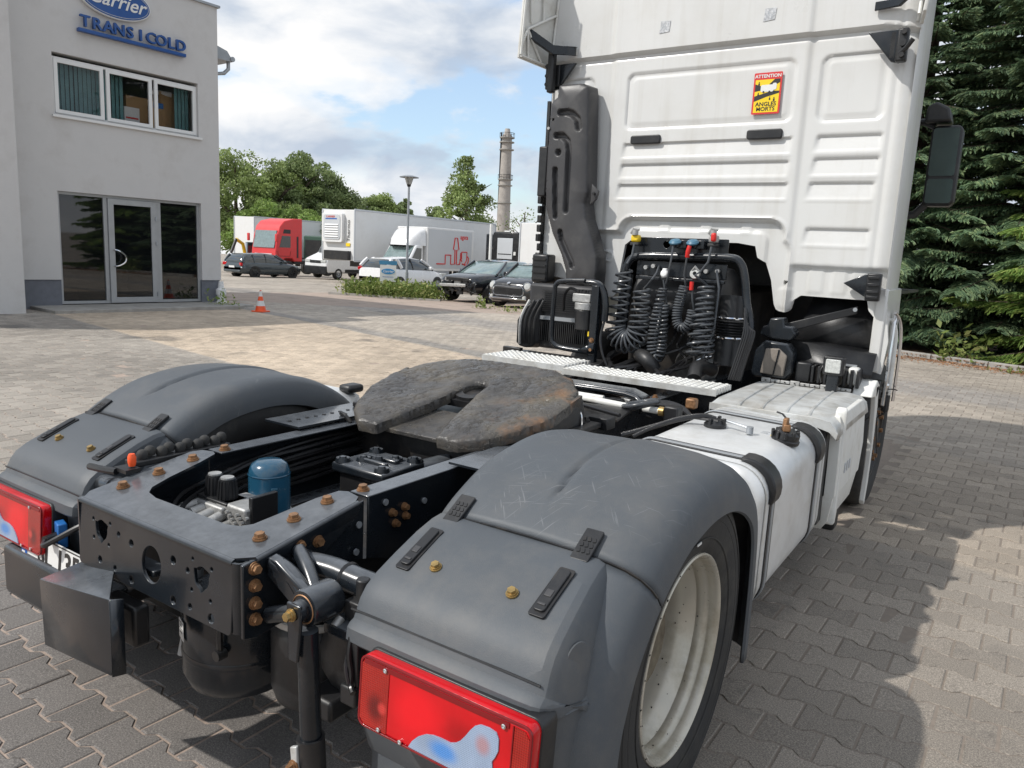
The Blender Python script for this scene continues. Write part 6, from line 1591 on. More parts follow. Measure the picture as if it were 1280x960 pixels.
plate('tank_sticker', [[(-.06, -.025), (.05, -.030), (.055, .022), (-.055, .028)]], .001, tm, M['trailer_grey'], TK)
plate('tank_sticker', [[(.05, -.022), (.075, -.024), (.075, .018), (.055, .020)]], .001, tm @ Matrix.Translation((0, -.005, .0005)), M['sticker_y'], TK)
for k in range(5):
    g = G(); g.box((-.005, -.016+.009*k, .001), (.09-.01*(k % 3), .003, .0006)); g.v = [tm @ p for p in g.v]; P(g, 'sticker_line', 'galv', TK)

# ---- BATTERY COVER with ribs, side skirt
g = G(); secs = []
for y in np.linspace(1.475, 2.26, 60):
    z = .955+.012*sm(1.475, 1.60, y)+.003*math.sin((y-1.475)*PI/.78)
    rb = min(abs((y-1.475)-c) for c in (.2,)) 
    secs.append([(.745, y, z-.075), (.742, y, z-.01), (.75, y, z), (1.20, y, z+.004), (1.255, y, z-.006), (1.285, y, z-.035), (1.296, y, z-.09)])
g.loft(secs, closed=False, caps=False)
BCv = P(g, 'battery_cover', 'alu2', solid=.004); BCv.location = (-.167, .133, -.050); BCv.scale = (1.11, 1.083, 1.0)
for x in (.86, .96, 1.065, 1.16):
    g = G(); g.tube([(x+.01, 1.49, .959), (x, 1.62, .970), (x-.02, 1.95, .972), (x-.03, 2.22, .969)], .0085, n=8, sub=3); P(g, 'cover_rib', 'alu2', BCv)
g = G(); g.prism([(.745, .955), (.745, .925), (.80, .918), (1.20, .918), (1.262, .90), (1.292, .87), (1.296, .90), (1.262, .948), (1.2, .958)], 'xz', 1.468, 1.476); P(g, 'cover_front_lip', 'alu2', BCv)
for k in range(9):
    g = G(); x = .78+.05*k; g.box((x, 2.27, .980), (.048, .012, .018+.010*(k % 3 == 0))); 
    P(g, 'hinge_strip_piece', 'castalu', BCv, bevel=.003)
    g = G(); g.cyl((x, 2.262, .980), (x, 2.258, .980), .004, n=8); P(g, 'strip_hole', 'dark', BCv)
g = G(); g.b2((.70, 1.76, .38), (1.22, 2.5, .88)); P(g, 'battery_box', 'dark', bevel=.01)
SK = empty_part('side_skirt', T, (-.034, .885, -.036)); SK.scale = (1.0, .635, 1.0)
g = G(); secs = []
for z, y0, y1, x in ((.945, 1.50, 2.50, 1.288), (.90, 1.49, 2.54, 1.300), (.70, 1.49, 2.60, 1.306), (.55, 1.50, 2.52, 1.306), (.545, 1.50, 2.50, 1.300), (.42, 1.52, 2.44, 1.285), (.37, 1.56, 2.38, 1.255)):
    secs.append([(x, y0, z), (x, y0+.03, z), (x, y1-.02, z), (x, y1, z), (x-.03, y1+.005, z), (x-.035, y1-.03, z), (x-.03, y0+.04, z), (x-.05, y0, z)])
g.loft(secs); P(g, 'skirt_panel', 'white2', SK, bevel=.004)
g = G(); g.prism([(1.56, .40), (1.55, .48), (1.55, .62), (1.53, .97), (1.57, .99), (1.60, .95), (1.60, .60), (1.64, .46), (1.60, .40)], 'yz', 1.262, 1.312); P(g, 'front_post', 'white2', SK, bevel=.012)
for k in range(3):
    g = G(); g.box((1.309, 1.80+.10*k, .66), (.004, .035, .05)); P(g, 'recess_mark', 'trailer_grey', SK, bevel=.001)
g = G(); g.box((1.15, 2.52, .22), (.08, .12, .16)); P(g, 'step_foot', 'black', bevel=.02)
g = G(); g.prism([(2.74, .95), (2.83, .95), (2.88, .82), (2.91, .56), (2.90, .35), (2.86, .22), (2.83, .25), (2.86, .40), (2.86, .60), (2.80, .80)], 'yz', 1.25, 1.278); P(g, 'wheel_arch_edge', 'white2', bevel=.005)
g = G(); g.prism([(2.62, .90), (2.66, .95), (2.76, .985), (2.86, .95), (2.80, .88), (2.72, .89)], 'yz', 1.17, 1.278); P(g, 'wheel_arch_cap', 'white2', bevel=.008)
g = G(); g.b2((1.13, 2.66, .95), (1.185, 2.74, 1.05)); P(g, 'white_stub', 'white2', bevel=.012)

# ---- CAB
CB = empty_part('cab', T)
CX0, CX1, CY = -1.035, 1.25, 2.8
cpoly = [(CX0, 3.62), (CX0, 1.50), (-.98, 1.45), (-.62, 1.42), (-.60, 1.36), (-.575, 1.34), (-.47, 1.33), (-.445, 1.35), (-.40, 1.69), (-.36, 1.722), (.375, 1.728), (.487, 1.712), (.506, 1.643), (.558, 1.616), (.600, 1.512), (.632, 1.365), (.648, 1.335), (.668, 1.325), (.715, 1.323), (.733, 1.34), (.746, 1.40), (.785, 1.430),
         (1.155, 1.427), (1.168, 1.37), (1.20, 1.335), (1.222, 1.325), (1.238, 1.20), (1.236, 1.02), (1.275, 1.01), (1.292, 1.20), (1.272, 1.33), (1.255, 1.48), (CX1, 3.62)]
def c_depth(X, Z, dd):
    d = np.zeros(len(X))
    # roof part above the seam stands proud; soft seam
    zs = 2.900-.03*sm(1.05, 1.25, X)-.02*sm(-.8, -1.05, X)
    d += .030*sm(0, .022, Z-zs)-.010*np.exp(-((Z-zs+.006)/.010)**2)
    # vertical creases
    for xc, w_, a_ in ((.695, .016, .012), (-.555, .02, .014)):
        sgn = 1 if xc > 0 else -1
        d -= a_*sm(-w_, w_, (X-xc)*sgn)
    # panels
    for x0, z0, x1, z1 in ((-.445, 2.440, .628, 2.788), (.768, 2.430, 1.120, 2.790), (-1.02, 2.44, -.70, 2.79)):
        s_ = sdr(X, Z, x0, z0, x1, z1, .045)
        d += -.011*sm(.004, -.010, s_)-.004*np.exp(-((s_+.004)/.006)**2)
        s2_ = sdr(X, Z, x0+.035, z0+.03, x1-.035, z1-.03, .03); d += .004*sm(.003, -.004, s2_)
    # louvre recesses: deep at the top edge, flush at the bottom
    for x0, x1, zt, zb in ((-.445, .648, 2.345, 2.248), (-.455, .645, 2.211, 2.118), (-.465, .652, 2.079, 1.987), (.780, 1.136, 2.348, 2.255), (.776, 1.136, 2.222, 2.122), (.766, 1.126, 2.085, 1.990), (.775, 1.13, 1.822, 1.727)):
        u = (Z-zb)/(zt-zb); e = sm(x0-.030*(1-u), x0+.012, X-0.0)*sm(x1+.004, x1-.020, X)
        inside = (u > 0)*(u < 1.0)
        d -= .017*np.clip(u, 0, 1)*sm(1.10, .99, u)*e*(u > 0)
        d += .004*np.exp(-((Z-zb)/.006)**2)*e
    # recessed field around the tunnel opening
    s_ = sdr(X, Z, -.70, 1.0, .695, 1.775, .10); s3 = sdr(X, Z, -.43, 1.0, .66, 1.865, .09); s_ = np.minimum(s_, s3)
    f_ = sm(.010, -.016, s_); d -= .040*f_; d += .006*np.exp(-((s_-.016)/.008)**2)
    s4 = sdr(X, Z, -.35, 1.0, .56, 1.80, .06); d += .014*sm(.004, -.010, s4)
    for xr in (-.12, .16, .42): d += .006*sm(.040, .028, np.abs(X-xr))*sm(1.78, 1.80, Z)*sm(1.858, 1.84, Z)
    # lower right flange under the step line
    st = sm(1.615, 1.590, Z)*sm(.70, .74, X); d -= .030*st
    st2 = sdr(X, Z, .775, 1.62, 1.145, 2.6, .03)
    for xr in (.86, .99, 1.10): d += .005*sm(.045, .035, np.abs(X-xr))*st*sm(1.44, 1.46, Z)
    # right-hand corner post: shallow channel then rounded corner
    d -= .007*np.exp(-((X-1.165)/.010)**2)*sm(1.5, 1.6, Z)
    d -= .06*sm(1.19, 1.33, X)*sm(1.30, 1.55, Z)
    d -= .05*sm(-1.02, -1.14, X)
    # small dents and waviness
    V = np.c_[X, Z, np.zeros(len(X))]
    d += .0012*np.sin(X*7.3+1.2*Z)*np.sin(Z*5.1+.7)
    # tab detail near the leg
    s5 = sdr(X, Z, .655, 1.345, .735, 1.47, .02); d += .006*sm(.004, -.004, s5)
    for xc, zc in ((.690, 1.50), (-.545, 1.50)): d -= .05*(np.hypot(X-xc, Z-zc) < .010)
    dn = np.hypot(X+.52, (Z-1.60)); d += .010*np.exp(-((np.abs(sdr(X, Z, -.60, 1.575, -.49, 1.640, .03)))/.007)**2)
    return d
relief('rear_wall', cpoly, .0105, c_depth, lambda X, Z, D: np.c_[X, CY-D, Z], M['white'], CB, .03, 50)
# cab shell: sides taper forward, roof
def ring_(z, k=0): return [(CX1-.002-k, CY+.012, z), (CX1+.012-k, CY+.10, z), (1.245-k, 3.35, z), (1.04-k, 5.05, z), (.9-k, 5.15, z), (-.78+k, 5.15, z), (-.93+k, 5.05, z), (-1.10+k, 3.35, z), (CX0-.005+k, CY+.10, z), (CX0+.002+k, CY+.012, z)]
g = G(); g.loft([ring_(1.46), ring_(2.6), ring_(3.62), ring_(3.80, .12)], closed=False, caps=False); g.add(ring_(3.80, .12), [tuple(range(10))]); g.add([ring_(3.61)[0], ring_(3.61)[9], ring_(3.80, .12)[9], ring_(3.80, .12)[0]], [(0, 1, 2, 3)]); P(g, 'shell', 'white', CB, ang=50)
g = G(); g.b2((1.15, 2.86, 2.0), (1.2505, 2.90, 3.3)); 
# side of the cab below, right
g = G(); g.prism([(2.83, 1.02), (2.83, 1.5), (3.40, 1.5), (3.45, 1.22), (3.2, 1.14), (3.0, 1.0)], 'yz', 1.20, 1.262); P(g, 'lower_side_panel', 'white', CB, bevel=.01)
g = G(); g.prism([(2.83, 1.02), (2.83, 1.5), (5.0, 1.5), (5.0, .45), (4.40, .45), (4.36, .80), (4.10, 1.10), (3.62, 1.22), (3.2, 1.14), (3.0, 1.0)], 'yz', -1.12, -1.06); P(g, 'lower_side_panel', 'white', CB, bevel=.01)
g = G(); g.prism([(3.05, 1.30), (3.10, 1.36), (3.10, 1.0), (3.06, .80), (3.02, .80), (3.03, 1.0)], 'yz', 1.275, 1.295); P(g, 'chrome_strip', 'chrome', CB, bevel=.004)
g = G(); g.tube([(1.285, 3.05, 1.36), (1.31, 3.12, 1.30), (1.325, 3.14, 1.15), (1.325, 3.14, .82)], .010, n=8, sub=3); P(g, 'chrome_edge', 'chrome', CB)
g = G(); g.tube([(1.27, 3.06, 1.32), (1.295, 3.10, 1.24), (1.30, 3.10, 1.10), (1.30, 3.10, .86)], .013, n=8, sub=3); P(g, 'white_edge', 'white2', CB)
g = G(); g.box((1.29, 3.12, .83), (.04, .05, .16)); P(g, 'lower_lamp', 'black', CB, bevel=.012)
g = G(); g.lathe([(0, .02), (.018, .012), (.02, 0)], (1.285, 3.06, .92), (0, -1, 0), 14); P(g, 'round_bolt', 'chrome', CB)
g = G(); g.box((1.22, 3.0, .93), (.09, .08, .05)); g.box((1.25, 3.0, .87), (.04, .05, .06)); P(g, 'black_bracket', 'black', CB, bevel=.008)
for pts in (((1.30, 3.08, .88), (1.27, 3.05, .80), (1.22, 3.02, .72), (1.16, 3.0, .66)), ((1.29, 3.08, .86), (1.30, 3.06, .76), (1.26, 3.05, .72), (1.24, 3.06, .66)), ((1.26, 3.05, .72), (1.27, 3.05, .62), (1.285, 3.05, .50)), ((1.30, 3.06, .90), (1.33, 3.05, .905), (1.35, 3.06, .90)), ((1.28, 3.08, .90), (1.26, 3.04, .84), (1.29, 3.04, .79))):
    g = G(); g.tube(pts, .0035, n=6, sub=4); P(g, 'loose_wire', 'cable', CB)
# undersides and tunnel, with a dark back panel added to keep the opening dark
g = G(); g.b2((CX0+.02, 2.86, 1.45), (-.62, 5.0, 1.47)); P(g, 'floor_panel', 'dark', CB)
g = G(); g.b2((.76, 2.86, 1.45), (1.20, 5.0, 1.47)); P(g, 'floor_panel', 'dark', CB)
g = G(); g.b2((-.64, 2.90, 1.40), (-.62, 5.0, 1.92)); g.b2((.70, 2.90, 1.45), (.72, 5.0, 1.92)); g.b2((-.64, 2.90, 1.92), (.72, 5.0, 1.94)); g.b2((-.95, 4.0, .5), (1.06, 4.02, 1.8)); P(g, 'engine_tunnel', 'dark', CB)
g = G(); g.b2((-.38, 2.95, .62), (.38, 3.9, 1.45)); P(g, 'engine_block', 'dark', bevel=.04)
g = G(); g.lathe([(.10, 0), (.12, .02), (.12, .16), (.09, .2), (0, .2)], (.20, 2.62, .93), (.3, .9, .15), 22); P(g, 'gearbox_end', 'castalu')
rs = np.random.RandomState(33)
for k in range(14):
    x0 = rs.uniform(-.2, .45); g = G(); g.tube([(x0, 2.75, 1.25), (x0+rs.uniform(-.1, .1), 2.62, 1.08), (x0+rs.uniform(-.15, .1), 2.5, .98), (x0+rs.uniform(-.2, .1), 2.3, .92)], rs.uniform(.008, .02), n=7, sub=4); P(g, 'engine_hose', 'cable')
g = G(); g.tube([(-.10, 2.70, .93), (-.05, 2.45, 1.0), (.03, 2.38, .985), (.07, 2.4, .93)], .045, n=14, sub=4); P(g, 'coolant_hose', 'black')
g = G(); g.tube([(.40, 2.5, .96), (.36, 2.35, .99), (.38, 2.25, .93)], .04, n=14, sub=4); P(g, 'coolant_hose', 'black')
g = G(); g.tube([(.30, 2.46, 1.0), (.36, 2.44, 1.035), (.42, 2.44, 1.05)], .007, n=8, sub=3); P(g, 'silver_pipe', 'chrome')
# stickers and handles on the wall
for x0, x1, z0, z1 in ((-.392, -.182, 2.343, 2.398), (.376, .588, 2.343, 2.400)):
    plate('black_pad', [rrect(x0, z0, x1, z1, .016)], .030, frame((0, CY+.0, 0), (1, 0, 0), (0, 0, 1)), M['black'], CB, .006)
wf = frame((.4725, CY-.008, 2.605), (1, 0, .0), (.075, 0, 1))
plate('warning_sticker', [rrect(-.082, -.118, .082, .118, .006)], .002, wf, M['sticker_r'], CB)
ws = CB.children[-1] if False else None
def st(name, loops, off, m): return plate(name, loops, .0006, wf @ Matrix.Translation((0, 0, off)), M[m], WS)
WS = empty_part('blind_spot_sticker', CB)
st('yellow_field', [[(-.072, -.108), (.072, -.108), (.072, .078), (-.072, .078)]], .0015, 'sticker_y')
st('black_ray', [[(-.072, .012), (-.072, .055), (-.02, .035), (-.02, .02)]], .0022, 'sticker_k')
st('black_ray', [[(.01, .05), (.04, .078), (.072, .078), (.072, .058), (.03, .035)]], .0022, 'sticker_k')
st('black_ray', [[(-.072, -.045), (-.072, -.015), (.03, .012), (.072, .01), (.072, -.002), (0, -.02)]], .0022, 'sticker_k')
st('lorry_drawing', [rrect(-.038, .008, .040, .048, .010)], .0028, 'sticker_w')
st('lorry_cab', [rrect(.030, .018, .054, .056, .008)], .0030, 'sticker_w')
for x in (-.02, .015, .04): st('lorry_wheel', [circ(x, .008, .006, 10)], .0034, 'sticker_k')
text('sticker_title', 'ATTENTION', .026, wf @ Matrix.Translation((0, .097, .0022)), M['sticker_w'], WS, .0004, 1.05, .0007)
text('sticker_words', 'ANGLES', .032, wf @ Matrix.Translation((0, -.062, .0024)), M['sticker_k'], WS, .0004, 1.05, .0007)
text('sticker_words', 'MORTS', .032, wf @ Matrix.Translation((0, -.090, .0024)), M['sticker_k'], WS, .0004, 1.05, .0007)
for x, y, q in ((-.05, .055, 1), (-.05, -.005, 1), (.045, -.035, 1), (.02, -.03, .8)):
    st('small_figure', [circ(x, y+.008, .0035*q, 8)], .0026, 'sticker_k'); st('small_figure', [rrect(x-.005*q, y-.012*q, x+.005*q, y+.003, .002)], .0026, 'sticker_k')
for x, z in ((-.20, 3.045), (.452, 3.040)):
    plate('silver_square', [[(x-.036, z-.036), (x+.030, z-.030), (x+.036, z+.034), (x-.028, z+.036)]], .0008, frame((0, CY-.0325, 0), (1, 0, 0), (0, 0, 1)), M['silver'], CB)
    for k in range(5):
        g = G(); g.box((x-.02+.01*k, CY-.0332, z+.01*((k*2) % 3-1)), (.004, .0006, .02)); P(g, 'square_print', 'galv', CB)
# triangular hinge brackets
def tri_bracket(x, z, s, name, kx=1.0):
    b = empty_part(name, CB)
    g = G(); g.add([(x-.11*s, CY-.045, z+.085), (x+.06*s, CY-.045, z+.085), (x+.06*s, CY-.045, z-.085), (x+.02*s, CY-.045, z-.075)], [(0, 1, 2, 3)]); P(g, 'bracket_plate', 'frame', b, solid=.02, bevel=.003)
    g = G(); g.box((x+.07*s, CY-.075, z+.0), (.055, .05, .17)); P(g, 'bracket_block', 'black', b, bevel=.01)
    g = G(); g.box((x+.02*s, CY-.055, z+.01), (.03, .02, .14)); P(g, 'bracket_rib', 'black', b, bevel=.004)
    for zz in (.06, .0, -.055):
        g = G(); g.cyl((x+.075*s, CY-.10, z+zz), (x+.075*s, CY-.12, z+zz), .013, n=10); P(g, 'bracket_bolt', 'dark', b)
    return b
tri_bracket(1.115, 2.785, 1, 'corner_bracket')
g = G(); g.tube([(1.18, CY-.10, 2.74), (1.21, CY-.12, 2.76), (1.24, CY-.13, 2.80)], .013, n=8); P(g, 'corner_arm', 'black', CB)
tri_bracket(-.93, 2.80, -1, 'corner_bracket')
g = G(); g.box((-.975, CY-.10, 2.83), (.045, .05, .28)); P(g, 'corner_upright', 'black', CB, bevel=.008)
tb_ = empty_part('side_bracket', CB)
g = G(); g.add([(1.025, CY-.02, 1.520), (1.135, CY-.02, 1.575), (1.165, CY-.02, 1.575), (1.165, CY-.02, 1.44), (1.135, CY-.02, 1.455)], [(0, 1, 2, 3, 4)]); P(g, 'bracket_plate', 'frame', tb_, solid=.025, bevel=.004)
g = G(); g.box((1.19, CY-.03, 1.505), (.075, .05, .155)); P(g, 'bracket_block', 'black', tb_, bevel=.008)
for zz in (1.56, 1.52, 1.48, 1.45):
    g = G(); g.box((1.19, CY-.06, zz), (.06, .015, .016)); P(g, 'bracket_rib', 'black', tb_, bevel=.003)
# roof side deflectors
def flap(name, pts, rib):
    b = empty_part(name, CB)
    g = G(); g.add(pts, [(0, 1, 2, 3)]); P(g, 'flap_panel', 'white2', b, solid=.018, bevel=.004)
    for a_, c_ in rib:
        g = G(); g.tube([a_, c_], .009, n=6); P(g, 'flap_rib', 'white2', b)
    return b
LQ = [Vector((-1.045, 2.79, 2.862)), Vector((-1.10, 2.475, 2.880)), Vector((-1.06, 2.475, 3.55)), Vector((-.99, 2.79, 3.55))]
def lq(u, v): return LQ[0]*(1-u)*(1-v)+LQ[1]*u*(1-v)+LQ[2]*u*v+LQ[3]*(1-u)*v+Vector((.012, -.004, 0))
ribs = [(lq(0.02, .02), lq(.97, .02)), (lq(.75, .35), lq(.95, .9)), (lq(.4, .4), lq(.55, .98)), (lq(.85, .28), lq(.05, .5)), (lq(.85, .28), lq(.75, .03)), (lq(.85, .28), lq(.98, .12)), (lq(.85, .28), lq(.35, .03)), (lq(0.02, .03), lq(.02, .98)), (lq(.98, .03), lq(.98, .98))]
flap('left_roof_deflector', LQ, ribs)
g = G(); g.loft([[(-1.085, 2.56, 3.075), (-1.085, 2.56, 3.015), (-1.06, 2.55, 3.015), (-1.06, 2.55, 3.075)], [(-.96, 2.66, 2.985), (-.96, 2.66, 2.925), (-.94, 2.65, 2.925), (-.94, 2.65, 2.985)], [(-.83, 2.742, 2.985), (-.83, 2.742, 2.93), (-.825, 2.76, 2.93), (-.825, 2.76, 2.985)]]); P(g, 'deflector_stay', 'frame', CB, bevel=.003)
RQ = [Vector((1.245, 2.79, 2.90)), Vector((1.275, 2.62, 2.92)), Vector((1.33, 2.62, 3.55)), Vector((1.27, 2.79, 3.55))]
flap('right_roof_deflector', RQ, [(RQ[0]*.5+RQ[1]*.5+Vector((-.012, 0, .02)), RQ[3]+Vector((-.02, 0, -.1))), (RQ[0]+Vector((-.012, 0, .02)), RQ[2]+Vector((-.02, 0, -.3)))])
g = G(); g.loft([[(1.02, 2.75, 3.03), (1.02, 2.75, 2.985), (1.02, 2.765, 2.985), (1.02, 2.765, 3.03)], [(1.14, 2.73, 3.03), (1.14, 2.73, 2.99), (1.15, 2.75, 2.99), (1.15, 2.75, 3.03)], [(1.24, 2.66, 3.09), (1.24, 2.66, 3.05), (1.25, 2.68, 3.05), (1.25, 2.68, 3.09)]]); P(g, 'deflector_stay', 'frame', CB, bevel=.003)
# mirror
mr = empty_part('door_mirror', CB)
g = G(); g.prism(rrect(1.165, 2.11, 1.375, 2.70, .045), 'xz', 4.74, 4.90); P(g, 'housing', 'black', mr, bevel=.02)
plate('glass', [rrect(1.18, 2.33, 1.355, 2.68, .02)], .004, frame((0, 4.735, 0), (1, 0, 0), (0, 0, 1)), M['mirror_glass'], mr)
plate('lower_glass', [rrect(1.18, 2.13, 1.355, 2.31, .02)], .004, frame((0, 4.735, 0), (1, 0, 0), (0, 0, 1)), M['mirror_glass'], mr)
g = G(); g.prism([(1.11, 2.72), (1.12, 2.84), (1.18, 2.87), (1.27, 2.82), (1.29, 2.72)], 'xz', 4.70, 4.95); P(g, 'top_mirror', 'black', mr, bevel=.02)
g = G(); g.tube([(1.18, 4.8, 2.12), (1.12, 4.8, 2.05), (1.0, 4.8, 2.02)], .03, n=8); g.tube([(1.18, 4.8, 2.70), (1.10, 4.8, 2.74), (1.0, 4.8, 2.74)], .025, n=8); P(g, 'arm', 'black', mr)

# ---- INTAKE DUCT up the left of the cab wall
dpoly = [(-.94, 2.625), (-.90, 2.655), (-.89, 2.735), (-.72, 2.735), (-.655, 2.71), (-.645, 2.66), (-.61, 2.02), (-.625, 1.95), (-.605, 1.85), (-.545, 1.71), (-.508, 1.60), (-.50, 1.50), (-.505, 1.40), (-.745, 1.38), (-.76, 1.50), (-.80, 1.60), (-.88, 1.74), (-.925, 1.86), (-.96, 1.97), (-.985, 2.03), (-.985, 2.30), (-.975, 2.48), (-.955, 2.60)]
GR = [([(-.850, 2.543), (-.800, 2.545), (-.755, 2.53), (-.718, 2.495), (-.706, 2.44)], .022), ([(-.872, 2.395), (-.82, 2.392), (-.78, 2.355), (-.765, 2.29), (-.762, 1.90)], .021), ([(-.866, 2.17), (-.846, 1.86)], .020), ([(-.80, 1.755), (-.785, 1.70), (-.745, 1.63), (-.70, 1.56), (-.69, 1.53)], .020), ([(-.848, 2.285), (-.847, 2.284)], .022)]
def d_depth(X, Z, dd):
    d = .095*sm(0, .012, dd)+.035*(1-np.exp(-dd/.04))
    for pts, r_ in GR: 
        c = capsule(X, Z, pts); d -= .035*sm(r_+.004, r_-.012, c)
    for x, z in ((-.93, 2.50), (-.905, 2.50), (-.955, 2.10), (-.935, 2.10), (-.955, 2.045), (-.935, 2.045)): d -= .02*(np.hypot(X-x, Z-z) < .008)
    d -= .045*sm(-.93, -.945, X)*sm(1.9, 2.0, Z)
    return d
DU = empty_part('intake_duct', T)
relief('duct_body', dpoly, .0065, d_depth, lambda X, Z, D: np.c_[X, 2.76-D, Z], M['duct'], DU, .02, 55)
for x, z in ((-.87, 2.715), (-.70, 2.71)):
    g = G(); g.cyl((x, 2.70, z), (x, 2.665, z), .012, n=12); P(g, 'duct_bolt', 'black', DU)
g = G(); g.add([(-.60, 2.70, 2.08), (-.545, 2.70, 2.03), (-.56, 2.70, 1.98), (-.605, 2.70, 1.94)], [(0, 1, 2, 3)]); P(g, 'mount_tab', 'duct', DU, solid=.02, bevel=.004)
g = G(); g.cyl((-.575, 2.68, 2.015), (-.575, 2.66, 2.015), .009, n=10); P(g, 'tab_screw', 'dark', DU)
g = G(); g.cyl((-.935, 2.66, 2.445), (-.935, 2.63, 2.445), .010, n=12); P(g, 'duct_screw', 'castalu', DU)
g = G(); g.b2((-1.045, 2.70, 2.00), (-.975, 2.79, 2.34)); P(g, 'side_channel', 'black', DU, bevel=.01)
rs = np.random.RandomState(17)
for k in range(12):
    z = 1.98-.066*k; g = G(); g.box((-1.052+rs.uniform(-.006, .006), 2.78, z), (.022+.02*rs.rand(), .05, .052)); P(g, 'hinge_link', 'dark', DU, bevel=.006)
g = G(); g.b2((-1.058, 2.80, 1.45), (-1.036, 2.90, 2.66)); P(g, 'edge_seal', 'black', DU)
g = G(); g.box((-.965, 2.72, 1.50), (.13, .12, .20)); P(g, 'black_box', 'black', DU, bevel=.015)
for k in range(4):
    g = G(); g.box((-.965, 2.655, 1.43+.045*k), (.11, .01, .012)); P(g, 'box_rib', 'dark', DU)
g = G(); g.b2((-.475, 2.72, 1.55), (-.455, 2.78, 1.95)); 
# leg plate left of the opening
# ---- COOLER, FUEL FILTER and loop guard at lower left
CL = empty_part('cooler_pack', T)
g = G(); g.b2((-.95, 2.52, .96), (-.45, 2.70, 1.40)); P(g, 'core', 'grille', CL, bevel=.02)
for k in range(11):
    g = G(); z = 1.36-.014*k; g.box((-.66, 2.505, z), (.34, .012, .006)); P(g, 'fin', 'black', CL)
for k in range(26):
    g = G(); x = -.86+.015*k; g.box((x, 2.50, 1.08), (.006, .016, .13)); P(g, 'fin', 'black', CL)
g = G(); g.b2((-.86, 2.492, 1.16), (-.46, 2.51, 1.185)); P(g, 'perforated_strip', 'galv', CL)
secs = []
for k, (x, z0, z1) in enumerate(((-.935, 1.00, 1.15), (-.925, .97, 1.20), (-.90, .96, 1.25), (-.87, .97, 1.28), (-.84, 1.0, 1.30))):
    secs.append([(x, 2.36+.03*k, z0), (x, 2.36+.03*k, z1), (x+.02, 2.55, z1+.02), (x+.02, 2.55, z0-.01)])
g = G(); g.loft(secs); P(g, 'dusty_shroud', 'trailer_grey' if False else 'duct', CL, bevel=.012)
for k in range(4):
    g = G(); x = -.915+.025*k; g.tube([(x, 2.38+.02*k, .99), (x+.01, 2.355+.02*k, 1.08), (x+.015, 2.36+.02*k, 1.18), (x+.05, 2.40+.02*k, 1.29)], .010, n=6, sub=3); P(g, 'shroud_rib', 'castalu' if k == 0 else 'black', CL)
LG = empty_part('loop_guard', T)
g = G(); g.tube([(-.36, 2.34, .995), (-.55, 2.34, 1.00), (-.62, 2.34, 1.02), (-.645, 2.34, 1.08), (-.64, 2.34, 1.35), (-.63, 2.34, 1.41), (-.58, 2.34, 1.435), (-.42, 2.34, 1.445)], .0155, n=12, sub=4); P(g, 'loop_tube', 'frame', LG)
g = G(); g.tube([(-.43, 2.36, 1.435), (-.34, 2.36, 1.43), (-.295, 2.36, 1.385), (-.275, 2.36, 1.30), (-.275, 2.36, 1.20)], .022, n=12, sub=4); P(g, 'curved_pipe', 'frame', LG)
g = G(); g.b2((-.365, 2.33, .90), (-.315, 2.37, 1.42)); P(g, 'upright', 'frame', LG, bevel=.004)
g = G(); g.add([(-.32, 2.325, 1.06), (-.32, 2.325, .99), (-.46, 2.325, .99)], [(0, 1, 2)]); P(g, 'gusset', 'frame', LG, solid=.008)
for z in (1.015, 1.075): bolt('bolt', (-.34, 2.328, z), (0, -1, 0), LG, .012, .012)
g = G(); g.tube([(-.27, 2.36, 1.22), (-.285, 2.34, 1.1), (-.26, 2.33, 1.0), (-.22, 2.33, .92)], .008, n=6, sub=4); P(g, 'pipe', 'cable', LG)
FF = empty_part('fuel_filter', T, (-.43, 2.385, 1.14))
g = G(); g.cyl((0, 0, -.01), (0, 0, .12), .062, .066, n=26); P(g, 'filter_bowl', 'black', FF, bevel=.006)
g = G(); g.cyl((0, 0, .12), (0, 0, .165), .069, n=26); P(g, 'filter_collar', 'castalu', FF, bevel=.004)
g = G(); g.box((-.01, 0, .195), (.13, .09, .055)); g.cyl((-.09, 0, .19), (.05, 0, .19), .022, n=12); P(g, 'filter_head', 'castalu', FF, bevel=.006)
for k in range(7):
    g = G(); g.cyl((-.045+.016*k, -.02, .21), (-.045+.016*k, -.02+.006*(k % 3), .245), .010, n=8); P(g, 'head_fitting', 'dark', FF)
g = G(); g.box((.055, -.03, -.03), (.018, .012, .03)); P(g, 'yellow_tag', 'yellow_plastic', FF)
g = G(); g.tube([(-.05, 0, .23), (-.12, .0, .25), (-.17, .02, .20), (-.19, .05, .10)], .010, n=8, sub=4); P(g, 'fuel_pipe', 'cable', FF)
g = G(); g.b2((-1.0, 2.28, .915), (-.25, 2.5, .935)); g.b2((-1.0, 2.3, .88), (-.86, 2.34, .97)); P(g, 'bottom_rail', 'dark', bevel=.005)

